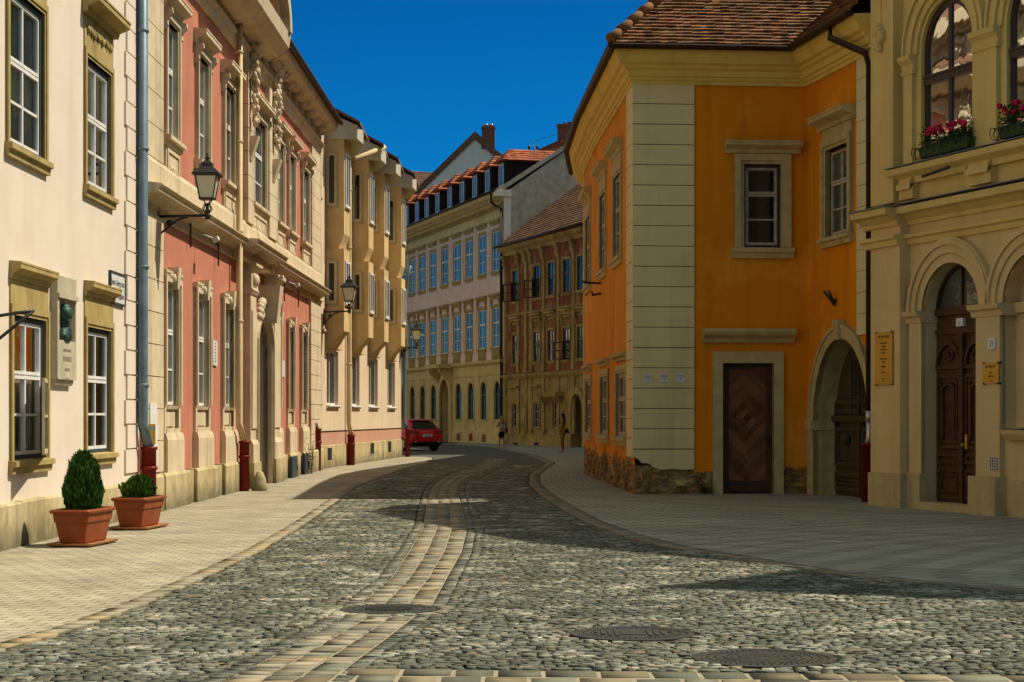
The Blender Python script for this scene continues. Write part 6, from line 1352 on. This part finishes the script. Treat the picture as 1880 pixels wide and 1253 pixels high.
# ---------------------------------------------------------------- iron fittings on walls
def iron(name, f, pts, r, label, cat, extra=None):
    m = MB(f); m.tube(pts, r, 6)
    if extra: m.tube(extra, r, 6)
    tag(m.build(name, 'black'), label, cat)
ua = Fa.u(1536); za = Fa.v(1536, 540); iron('wall_bracket', Fa, [(ua-.02, -.02, za-.1), (ua+.02, -.05, za-.22), (ua+.1, -.2, za+.05)], .028, 'black V shaped iron bracket above the gateway arch', 'bracket', [(ua-.12, -.22, za+.06), (ua+.02, -.05, za-.22)])
u = Fy.u(1703, -.27); z = Fy.v(1703, 318, -.27); iron('flagpole_holder', Fy, [(u, -.1, z+.03), (u, -.36, z-.06), (u+.9, -.42, z-.02)], .028, 'black iron flagpole holder under the geranium sill of the yellow house', 'flagpole holder')
u = F2.u(1104); z = F2.v(1104, 521); iron('flagpole_holder', F2, [(u, .03, z), (u+.1, -.4, z+.02), (u+.1, -.5, z+.05)], .03, 'long black iron hook below the upper windows of the orange side wall', 'flagpole holder')
z = F2.v(1104, 541); iron('flagpole_holder', F2, [(u, .03, z+.03), (u+.05, -.22, z-.02), (u+.2, -.25, z+.04)], .03, 'short black iron stub under the long hook on the orange side wall', 'flagpole holder')
u = Fc.u(0, 0)-.1; z = Fc.v(5, 590); iron('wall_bracket', Fc, [(u, 0, z+.05), (u+.05, -.42, z+.12)], .022, 'dark iron wall bracket at the far left edge of the cream house', 'bracket', [(u-.05, 0, z-.25), (u+.05, -.42, z+.12)])
for x, y in ((343, 408), (394.5, 446), (517, 520), (543, 533)):  # dark bars shaped to stand in for shadow strokes on the wall
    u = Fp.u(x); z = Fp.v(x, y)-.05; m = MB(Fp); m.tube([(u, -.0, z+.02), (u, -.07, z+.02)], .016, 6); m.tube([(u, -.07, z-.42), (u, -.07, z+.05)], .018, 6); o = m.build('shadow_bar', 'brownpipe')
    tag(o, {343: 'dark bar standing in for a shadow under the string course, nearest to the wall lamp', 394.5: 'dark bar standing in for a shadow under the string course above the third ground floor window', 517: 'dark bar standing in for a shadow right of the portal, the nearer of the pair', 543: 'dark bar standing in for a shadow right of the portal, the farther of the pair'}[x], 'shadow bar', 'shadow bars under the string course')
for x, y, l in ((407, 438, 'small white floodlight under the string course left of the portal'), (525, 509, 'small white floodlight just right of the portal'), (554, 523, 'farthest small white floodlight under the string course')):
    u = Fp.u(x, -.5); z = Fp.v(x, y, -.5); m = MB(Fp); m.hexa([(u-.09, -.45, z-.03), (u+.09, -.45, z-.03), (u-.09, -.35, z-.08), (u+.09, -.35, z-.08), (u-.11, -.43, z+.04), (u+.11, -.43, z+.04), (u-.11, -.32, z+.0), (u+.11, -.32, z+.0)]); m.tube([(u, -.36, z), (u, -.06, z+.1)], .015, 6)
    tag(m.build('floodlight', 'white'), l, 'floodlight', 'floodlights on the salmon palace')
# ---------------------------------------------------------------- geranium boxes
def flowerbox(f, u0, u1, z, label, seed, flabel):
    root = thing('window_box', f.w(((u0+u1)/2, -.2, z)), label, 'window box', 'window boxes of the yellow house'); m = MB(f)
    m.hexa([(u0+.03, -.22, z+.02), (u1-.03, -.22, z+.02), (u0+.03, -.06, z+.02), (u1-.03, -.06, z+.02), (u0, -.25, z+.19), (u1, -.25, z+.19), (u0, -.04, z+.19), (u1, -.04, z+.19)]); m.build('trough', 'boxgreen', root)
    m = MB(f); n = 8
    for k in range(n+1):
        u = u0-.05+(u1-u0+.1)*k/n; m.tube([(u, -.26, z+.2), (u, -.30, z+.1), (u, -.27, z+.02), (u, -.2, z+.005)], .007, 5)
        if k < n: m.tube([(u+(u1-u0)/n*(.5+.42*math.cos(a)), -.285, z+.11+.075*math.sin(a)) for a in np.linspace(0, 6.2832, 11)], .006, 5)
    m.tube([(u0-.08, -.26, z+.2), (u1+.08, -.26, z+.2)], .008, 5); m.tube([(u0-.08, -.26, z+.02), (u1+.08, -.26, z+.02)], .008, 5)
    for s, u in ((-1, u0-.05), (1, u1+.05)): m.tube([(u, -.26, z+.2), (u+s*.06, -.3, z+.22), (u+s*.09, -.3, z+.12), (u+s*.04, -.28, z+.03)], .009, 5)
    m.build('iron_rail', 'black', root)
    rnd = random.Random(seed); pl_ = thing('geranium', f.w(((u0+u1)/2, -.14, z+.17)), flabel, 'plant', 'geraniums in the window boxes'); m = MB(f); fl = MB(f)
    for i in range(1500):
        u = u0+(u1-u0)*rnd.random(); a = rnd.random()*6.28; hgt = .2+.2*rnd.random()*(1+.5*math.sin((u-u0)*5)); y = -.15+.16*(rnd.random()-.5)*1.5; P = Vector((u, y, z+.12+hgt*rnd.random())); L = .025+.04*rnd.random()
        d = Vector((math.cos(a), math.sin(a), .7*rnd.random())).normalized(); w = d.cross(Vector((rnd.random()-.5, rnd.random()-.5, 1))).normalized()*L*.45; g = .5+.9*rnd.random(); m.c = (g, g, g); m.poly([P, P+d*L*.5+w, P+d*L, P+d*L*.5-w])
    m.build('leaf', 'leaf_dark', pl_)
    for i in range(15):
        u = u0+(u1-u0)*(rnd.random()**1.2); hh = .34+.16*rnd.random()+(.06 if u < (u0+u1)/2 else 0); C = Vector((u, -.16-.1*rnd.random(), z+hh))
        for k in range(26):
            d = Vector((rnd.gauss(0, 1), rnd.gauss(0, 1), rnd.gauss(0, 1))).normalized(); P = C+d*.045; t = d.orthogonal().normalized()*.02; b = d.cross(t).normalized()*.02; g = .6+.8*rnd.random(); fl.c = (g, g*(.6+rnd.random()), g)
            fl.poly([P-t-b, P+t-b, P+t+b, P-t+b])
    fl.build('flower', 'petal', pl_)
zf = wu[2]+.015
flowerbox(Fy, Fy.u(1690, -.2), Fy.u(1780, -.2), zf, 'green window box in an iron rail under the fully seen arched window', 41, 'pink geraniums in the window box nearer the giant pilaster')
flowerbox(Fy, Fy.u(1836, -.2), Fy.u(1836, -.2)+1.45, zf, 'green window box in an iron rail cut by the right edge of the picture', 42, 'pink geraniums in the window box at the right edge of the picture')
# ---------------------------------------------------------------- red hatchback
M['carred'] = mk('red_car_paint', (.55, .01, .016), (.5, .008, .013), 2, rough=.25, bump=0, spec=.4)
M['carglass'] = mk('tinted_car_glass', (.008, .01, .012), rough=.03, bump=0, spec=.7)
M['tyre'] = mk('tyre_rubber', (.015, .015, .015), rough=.85, bump=.2)
M['rim'] = mk('alloy_rim', (.45, .45, .45), rough=.3, metal=.8, bump=0)
M['taillight'] = mk('red_lens', (.2, .004, .006), rough=.12, bump=0, spec=.6)
M['blackplastic'] = mk('black_plastic', (.012, .012, .012), rough=.6, bump=.1)
class FX(F):
    def __init__(s, o, right): s.p = np.array(o, float); s.d = np.array(right, float)/np.linalg.norm(right); s.n = np.array([-s.d[1], s.d[0]]); s.len = 1
a = math.radians(33); rr = (-3.13, 87.3); rt = (math.cos(a), math.sin(a)); o = (rr[0]-.92*rt[0], rr[1]-.92*rt[1])
fc = FX(o, rt)          # x right, y forward from the rear bumper
car = thing('hatchback_car', (o[0], o[1], 0), 'red hatchback parked beyond the bay window house, rear end to the street', 'car')
st = [(.0, .78, .38, .62, .70, .60), (.06, .86, .28, .78, .80, .70), (.25, .895, .24, .92, 1.0, .80), (.48, .90, .22, .96, 1.30, .62), (.75, .90, .2, .97, 1.41, .57), (1.5, .90, .2, .965, 1.45, .60), (2.3, .90, .2, .95, 1.43, .60), (2.75, .90, .2, .94, 1.28, .62), (3.2, .89, .2, .93, 1.0, .70), (3.9, .86, .22, .82, .86, .72), (4.25, .74, .3, .62, .68, .6), (4.33, .6, .38, .5, .56, .5)]
def sect(s):
    y, w, zb, zbelt, zr, wr = s; p = []
    half = [(w*.75, zb), (w*.97, zb+.1), (w, (zb+zbelt)*.5), (w*.985, zbelt-.05), (w*.95, zbelt), (wr+(w*.95-wr)*.12, zr-.07) if zr-zbelt > .1 else (w*.9, zr), (wr*.8, zr), (0, zr+.015)]
    return [(x, y, z) for x, z in half]+[(-x, y, z) for x, z in reversed(half[:-1])]
m = MB(fc); S = [sect(s) for s in st]
for A, B in zip(S, S[1:]):
    n = len(A)
    for k in range(n): m.poly([A[k], A[(k+1) % n], B[(k+1) % n], B[k]], smooth=True)
m.poly(S[0]); m.poly(list(reversed(S[-1])))
bd = m.build('body', 'carred', car)
def lerp3(p, q, t): return tuple(a+(b-a)*t for a, b in zip(p, q))
m = MB(fc)
def up_(p, q, t, off): v = lerp3(p, q, t); return (v[0], v[1]-off, v[2]+off*.3)
A, B = S[2], S[4]; m.poly([(-.64, .235, 1.03), (.64, .235, 1.03), (.56, .455, 1.335), (-.56, .455, 1.335)]); m.poly([(-.56, .455, 1.335), (.56, .455, 1.335), (.52, .53, 1.375), (-.52, .53, 1.375)]); m.build('rear_window', 'carglass', car)
m = MB(fc); m.prof([(.42, 1.40), (.60, 1.405), (.95, 1.445), (.95, 1.47), (.42, 1.435)], -.54, .54); m.build('spoiler', 'carred', car)
for s in (-1, 1):
    m = MB(fc); Q = lambda y, z: None
    def sp(y, t):
        i = max(k for k in range(len(st)) if st[k][0] <= y); u = (y-st[i][0])/(st[i+1][0]-st[i][0]); L = [a+(b-a)*u for a, b in zip(st[i], st[i+1])]
        w, zbelt, zr, wr = L[1], L[3], L[4], L[5]; x0, z0 = w*.95, zbelt; x1, z1 = wr+(w*.95-wr)*.12, zr-.07
        return (s*(x0+(x1-x0)*t+.012), y, z0+(z1-z0)*t)
    for ys_ in ((.62, .8, 1.0, 1.35), (1.42, 1.8, 2.2, 2.35), ):
        for ya, yb in zip(ys_, ys_[1:]): m.poly([sp(ya, .08), sp(yb, .08), sp(yb, .9), sp(ya, .9)])
    m.poly([sp(2.42, .1), sp(2.85, .1), sp(2.62, .85), sp(2.42, .88)]); m.build('side_window', 'carglass', car)
    m = MB(fc); m.hexa([(s*.44, .02, .80), (s*.86, .08, .80), (s*.50, .2, .80), (s*.895, .42, .82), (s*.44, .12, .95), (s*.85, .10, .95), (s*.50, .25, .94), (s*.89, .45, .93)]); m.build('taillight', 'taillight', car)
    m = MB(fc); m.lump((s*1.0, 2.55, .98), (.1, .06, .08)); m.build('mirror', 'carred', car)
    m = MB(fc); m.lump((s*.62, -.005, .42), (.09, .02, .03)); m.build('exhaust_trim', 'steel', car)
    for y in (.78, 3.4):
        m = MB(fc); x0, x1 = s*.70, s*.905; R = .325; n = 20
        P = lambda r, k, x: (x, y+r*math.cos(6.2832*k/n), .325+r*math.sin(6.2832*k/n))
        for r0, xa, r1, xb in ((R, x0, R, x1-s*.02), (R, x1-s*.02, R-.02, x1), (R-.02, x1, .225, x1), (.225, x1, .225, x1-s*.04)):
            for k in range(n): m.poly([P(r0, k, xa), P(r0, k+1, xa), P(r1, k+1, xb), P(r1, k, xb)], smooth=True)
        w = m.build('wheel', 'tyre', car); m = MB(fc); m.poly([P(.225, k, x1-s*.045) for k in range(n)])
        w2_ = m.build('wheel_well', 'blackplastic', w); m = MB(fc)
        for q in range(5):
            k = q*n/5; m.poly([P(.03, k-4, x1-s*.01), P(.225, k-1.1, x1-s*.012), P(.225, k+1.1, x1-s*.012), P(.03, k+4, x1-s*.01)])
        for k in range(n): m.poly([P(.226, k, x1-s*.005), P(.226, k+1, x1-s*.005), P(.195, k+1, x1-s*.015), P(.195, k, x1-s*.015)])
        m.build('rim', 'rim', w)
m = MB(fc); m.hexa([(-.72, -.005, .27), (.72, -.005, .27), (-.72, .2, .22), (.72, .2, .22), (-.78, -.012, .44), (.78, -.012, .44), (-.78, .2, .44), (.78, .2, .44)]); m.build('diffuser', 'blackplastic', car)
m = MB(fc); m.box(-.26, .26, -.01, .05, .66, .77); pl_ = m.build('licence_plate', 'enamel', car); text('SXL-584', fc, 0, .675, -.013, .1, 'ink', pl_, xs=.95)
m = MB(fc)
for k in range(4):
    for q in range(12):
        a0, a1 = 6.2832*q/12, 6.2832*(q+1)/12; cx_ = -.105+.07*k; f_ = lambda r, a: (cx_+r*math.cos(a), .115-.0, .86+r*math.sin(a))
        m.poly([f_(.034, a0), f_(.034, a1), f_(.046, a1), f_(.046, a0)])
m.build('emblem', 'rim', car)
# ---------------------------------------------------------------- two women
M['skin'] = mk('warm_skin', (.42, .22, .12), (.36, .18, .1), 6, rough=.55, bump=.05)
M['blonde'] = mk('blonde_hair', (.34, .2, .07), (.22, .12, .04), 20, rough=.6, bump=.5)
M['darkhair'] = mk('black_hair', (.012, .009, .007), rough=.5, bump=.4)
M['navy'] = mk('navy_cloth', (.015, .018, .03), rough=.9, bump=.2)
M['bluebag'] = mk('blue_bag_cloth', (.03, .045, .16), rough=.8, bump=.2)
M['rust'] = mk('tan_jumpsuit_cloth', (.26, .115, .035), (.21, .09, .03), 8, rough=.85, bump=.25)
M['blackleather'] = mk('black_leather', (.012, .011, .01), rough=.45, bump=.15)
ms = mk('striped_jersey', (.6, .57, .5), rough=.9, bump=.1); nt = ms.node_tree; N = nt.nodes; L = nt.links
tc = N.new('ShaderNodeTexCoord'); sx = N.new('ShaderNodeSeparateXYZ'); L.new(tc.outputs['Object'], sx.inputs[0]); mm = N.new('ShaderNodeMath'); mm.operation = 'MULTIPLY'; mm.inputs[1].default_value = 17.; L.new(sx.outputs[2], mm.inputs[0])
fr_ = N.new('ShaderNodeMath'); fr_.operation = 'FRACT'; L.new(mm.outputs[0], fr_.inputs[0]); gt = N.new('ShaderNodeMath'); gt.operation = 'GREATER_THAN'; gt.inputs[1].default_value = .5; L.new(fr_.outputs[0], gt.inputs[0])
mx = N.new('ShaderNodeMix'); mx.data_type = 'RGBA'; L.new(gt.outputs[0], mx.inputs[0]); mx.inputs[6].default_value = (.55, .52, .45, 1); mx.inputs[7].default_value = (.02, .022, .035, 1); L.new(mx.outputs[2], N['Principled BSDF'].inputs['Base Color']); M['stripe'] = ms
def skinmesh(name, pts, edges, mat, parent, root=0, lev=2):
    me = bpy.data.meshes.new(name); me.from_pydata([p[:3] for p in pts], edges, []); o = bpy.data.objects.new(name, me); COL.objects.link(o); o.parent = parent
    sk = o.modifiers.new('Skin', 'SKIN'); sk.use_smooth_shade = True
    for i, p in enumerate(pts):
        r = p[3]; me.skin_vertices[0].data[i].radius = (r, r) if not isinstance(r, tuple) else r; me.skin_vertices[0].data[i].use_root = (i == root)
    sb = o.modifiers.new('Subdivision', 'SUBSURF'); sb.levels = lev; sb.render_levels = lev; me.materials.append(M[mat]); return o
def chain(n, s=0): return [(s+i, s+i+1) for i in range(n-1)]
def person(loc, yaw, s, label, pose):
    r = thing('person', (loc[0], loc[1], 0), label, 'person', 'women standing at the far pavement'); r.rotation_euler = (0, 0, yaw); r.scale = (s, s, s)
    # x right, y forward; 1.65 m tall
    J = pose
    P = [(0, 0, .92, .125), (0, .0, 1.08, .105), (0, .0, 1.25, .12), (0, -.01, 1.37, .10), (0, 0, 1.44, .05), (0, .015, 1.5, .052), (0, .02, 1.56, .085), (0, .01, 1.63, .05)]
    E = chain(8); n = 8
    def add(par, pts):
        nonlocal n; prev = par
        for p in pts: P.append(p); E.append((prev, n)); prev = n; n += 1
        return prev
    for sd in ('l', 'r'):
        k = -1 if sd == 'l' else 1; kn, an, toe = J['knee_'+sd], J['ankle_'+sd], J['toe_'+sd]
        add(0, [(k*.085, 0, .82, .088), (*kn, .052), (kn[0]*.5+an[0]*.5, kn[1]*.5+an[1]*.5-.01, (kn[2]+an[2])*.5+.06, .05), (*an, .032), ((an[0]+toe[0])/2, (an[1]+toe[1])/2, .035, .034), (*toe, .024)])
        el, wr = J['elbow_'+sd], J['wrist_'+sd]
        w = add(3, [(k*.155, -.01, 1.35, .05), (*el, .036), (*wr, .024)])
        d = Vector(wr)-Vector(el); d.normalize(); sdv = d.cross(Vector((0, 0, 1)) if abs(d.z) < .8 else Vector((0, 1, 0))).normalized(); W = Vector(wr)
        palm = W+d*.06; add(w, [(*palm, .026)]); pi = n-1
        for q in range(4): f0 = palm+sdv*(.024-.016*q)+d*.03; f1 = f0+d*(.03-.006*abs(q-1.3))+Vector((0, 0, -.01)); f2 = f1+d*.02+Vector((0, 0, -.018)); add(pi, [(*f0, .009), (*f1, .0085), (*f2, .007)])
        t0 = W+d*.035+sdv*.03; t1 = t0+d*.03+sdv*.015; add(pi, [(*t0, .01), (*t1, .008)])
    b = skinmesh('body', P, E, 'skin', r)
    m = MB(); f = Vector((0, .1, 1.56))
    hd = MB(); hd.lump((0, .02, 1.565), (.074, .093, .112), 12, 9)
    hd.poly([(-.014, .105, 1.535), (.014, .105, 1.535), (.006, .128, 1.54), (-.006, .128, 1.54)]); hd.poly([(-.006, .128, 1.54), (.006, .128, 1.54), (0, .108, 1.585)])
    hd.lump((.076, .01, 1.56), (.012, .022, .03), 6, 5); hd.lump((-.076, .01, 1.56), (.012, .022, .03), 6, 5)
    def loc(mb, nm, mt):
        o = mb.build(nm, mt, None, (0, 0, 0)); o.parent = r; o.location = (0, 0, 0); return o
    loc(hd, 'head', 'skin')
    ey = MB()
    for k in (-1, 1): ey.lump((k*.03, .098, 1.575), (.012, .008, .006), 8, 5)
    loc(ey, 'eye', 'ink'); mo = MB(); mo.lump((0, .106, 1.508), (.022, .008, .006), 8, 5); loc(mo, 'mouth', 'petal')
    return r, loc
y1 = gpt(921, 824.5)
pose1 = dict(knee_l=(-.09, .06, .48), ankle_l=(-.09, .1, .07), toe_l=(-.1, .24, .02), knee_r=(.09, .03, .48), ankle_r=(.09, -.1, .1), toe_r=(.1, .02, .02), elbow_l=(-.21, .06, 1.1), wrist_l=(-.15, .25, 1.15), elbow_r=(.22, -.04, 1.1), wrist_r=(.2, .1, .92))
r1, loc1 = person(y1, math.radians(28), .97, 'blonde woman in a striped top and dark shorts with a blue bag, walking away', pose1)
skinmesh('striped_top', [(0, 0, .9, .145), (0, 0, 1.08, .122), (0, 0, 1.25, .137), (0, -.01, 1.37, .118), (0, 0, 1.42, .06), (-.16, -.01, 1.34, .062), (-.2, .03, 1.2, .052), (.16, -.01, 1.34, .062), (.2, -.03, 1.2, .052)], [(0, 1), (1, 2), (2, 3), (3, 4), (3, 5), (5, 6), (3, 7), (7, 8)], 'stripe', r1)
skinmesh('shorts', [(0, 0, .93, .142), (0, 0, .84, .13), (-.088, .01, .78, .1), (-.09, .05, .56, .072), (.088, .01, .78, .1), (.09, .03, .56, .072)], [(0, 1), (1, 2), (2, 3), (1, 4), (4, 5)], 'navy', r1)
m = MB(); m.lump((0, .0, 1.6), (.09, .1, .095), 12, 8); m.lump((0, -.075, 1.48), (.1, .055, .16), 12, 8); m.lump((0, -.095, 1.36), (.09, .045, .12), 12, 8); loc1(m, 'hair', 'blonde')
m = MB(); m.lump((.27, -.02, .95), (.06, .14, .17), 10, 7); m.tube([(.27, -.1, 1.08), (.2, -.08, 1.3), (.15, -.02, 1.42), (.2, .05, 1.3), (.27, .06, 1.08)], .014, 5)
bag = loc1(m, 'bag', 'bluebag'); bag.parent = None; bag.name = 'shoulder_bag'; bag.location = (y1[0], y1[1], 0); bag.rotation_euler = r1.rotation_euler; bag.scale = r1.scale; tag(bag, 'blue cloth bag hanging from the shoulder of the blonde woman', 'bag')
y2 = gpt(1033, 831.5)
pose2 = dict(knee_l=(-.085, .03, .48), ankle_l=(-.08, .0, .07), toe_l=(-.09, .15, .02), knee_r=(.085, .02, .48), ankle_r=(.08, -.02, .07), toe_r=(.1, .12, .02), elbow_l=(-.2, .06, 1.1), wrist_l=(-.1, .28, 1.15), elbow_r=(.21, .05, 1.1), wrist_r=(.07, .3, 1.14))
r2, loc2 = person(y2, math.radians(82), 1.03, 'dark haired woman in a tan jumpsuit holding a phone by the green arched door', pose2)
skinmesh('jumpsuit', [(0, 0, .93, .14), (0, 0, 1.08, .115), (0, 0, 1.25, .132), (0, -.01, 1.38, .11), (0, 0, .84, .138), (-.088, .0, .76, .1), (-.085, .03, .48, .07), (-.08, .0, .14, .052), (.088, 0, .76, .1), (.085, .02, .48, .07), (.08, -.02, .14, .052), (-.15, -.01, 1.36, .062), (-.185, .03, 1.2, .055), (.15, -.01, 1.36, .062), (.19, .03, 1.2, .055)], [(0, 1), (1, 2), (2, 3), (0, 4), (4, 5), (5, 6), (6, 7), (4, 8), (8, 9), (9, 10), (3, 11), (11, 12), (3, 13), (13, 14)], 'rust', r2)
m = MB(); m.lump((0, -.005, 1.595), (.092, .1, .1), 12, 8); m.lump((0, -.07, 1.46), (.105, .06, .17), 12, 8); m.lump((0, -.09, 1.32), (.095, .05, .13), 12, 8); loc2(m, 'hair', 'darkhair')
ph = MB(); ph.hexa([(-.04, .37, 1.13), (.04, .37, 1.13), (-.04, .378, 1.127), (.04, .378, 1.127), (-.04, .41, 1.26), (.04, .41, 1.26), (-.04, .418, 1.257), (.04, .418, 1.257)])
p = loc2(ph, 'phone', 'blackleather'); p.parent = None; p.location = (y2[0], y2[1], 0); p.rotation_euler = r2.rotation_euler; p.scale = r2.scale; tag(p, 'dark phone held in front by the woman in the jumpsuit', 'phone')
m = MB(); m.hexa([(.2, -.26, .82), (.3, -.26, .82), (.2, .06, .82), (.3, .06, .82), (.21, -.22, 1.02), (.27, -.22, 1.02), (.21, .02, 1.02), (.27, .02, 1.02)]); m.tube([(.24, -.2, 1.01), (.19, -.1, 1.25), (.14, -.02, 1.44), (.19, .03, 1.25), (.24, .0, 1.01)], .012, 5)
bag = loc2(m, 'shoulder_bag', 'blackleather'); bag.parent = None; bag.location = (y2[0], y2[1], 0); bag.rotation_euler = r2.rotation_euler; bag.scale = r2.scale; tag(bag, 'black leather bag on the shoulder of the woman in the jumpsuit', 'bag')
# ================================================================== LIGHT, SKY, CAMERA
SUN = Vector((.678, .197, 1.)).normalized(); EL = math.asin(SUN.z); AZ = math.atan2(SUN.x, SUN.y)
W = bpy.data.worlds.new('World'); SC.world = W; W.use_nodes = True; nt = W.node_tree; bg = nt.nodes['Background']
sky = nt.nodes.new('ShaderNodeTexSky'); sky.sky_type = 'NISHITA'; sky.sun_disc = False; sky.sun_elevation = EL; sky.sun_rotation = AZ
sky.altitude = 300; sky.air_density = 1.; sky.dust_density = .1; sky.ozone_density = 4.
# added sky tint: deep blue low down, warm and brighter overhead to fill shade
tc = nt.nodes.new('ShaderNodeTexCoord'); sx = nt.nodes.new('ShaderNodeSeparateXYZ'); nt.links.new(tc.outputs['Generated'], sx.inputs[0])
cr = nt.nodes.new('ShaderNodeValToRGB'); nt.links.new(sx.outputs[2], cr.inputs[0]); e = cr.color_ramp.elements
e[0].position = .1; e[0].color = (.006, .235, .46, 1); e[1].position = .6; e[1].color = (1.75, 1.32, .74, 1)
q = e.new(.215); q.color = (.004, .185, .375, 1); q = e.new(.31); q.color = (.85, .70, .46, 1)
mx = nt.nodes.new('ShaderNodeMix'); mx.data_type = 'RGBA'; mx.blend_type = 'MULTIPLY'; mx.inputs[0].default_value = 1.
nt.links.new(sky.outputs[0], mx.inputs[6]); nt.links.new(cr.outputs[0], mx.inputs[7])
nt.links.new(mx.outputs[2], bg.inputs[0]); bg.inputs[1].default_value = .14
sl = bpy.data.lights.new('sun', 'SUN'); sl.energy = 4.4; sl.angle = math.radians(.5); sl.color = (1., .92, .78); so = bpy.data.objects.new('sun', sl); COL.objects.link(so)
so.rotation_euler = (-SUN).to_track_quat('-Z', 'Y').to_euler(); so.location = (30, 20, 40)
cam = bpy.data.cameras.new('camera'); cam.sensor_width = 36; cam.lens = 36*FPX/1880; cam.shift_y = (HY-626.5)/1880; cam.shift_x = 0; cam.clip_end = 2000; cam.clip_start = .1
co = bpy.data.objects.new('camera', cam); COL.objects.link(co); co.location = (0, 0, CH); co.rotation_euler = (math.pi/2, 0, 0); SC.camera = co
vs = SC.view_settings; vs.view_transform = 'Standard'; vs.look = 'None'; vs.gamma = 1; vs.exposure = .45
SC.cycles.use_denoising = True; SC.cycles.max_bounces = 8; SC.cycles.diffuse_bounces = 4; SC.cycles.transparent_max_bounces = 8
dg = bpy.context.evaluated_depsgraph_get()
for ob in [o for o in SC.objects if o.type == 'FONT']:        # lettering becomes plain mesh
    me = bpy.data.meshes.new_from_object(ob.evaluated_get(dg)); n = bpy.data.objects.new('lettering', me); COL.objects.link(n)
    n.parent = ob.parent; n.matrix_local = ob.matrix_local.copy(); bpy.data.objects.remove(ob); n.name = 'lettering'
for ob in list(SC.objects):
    if '_o' in ob: del ob['_o']
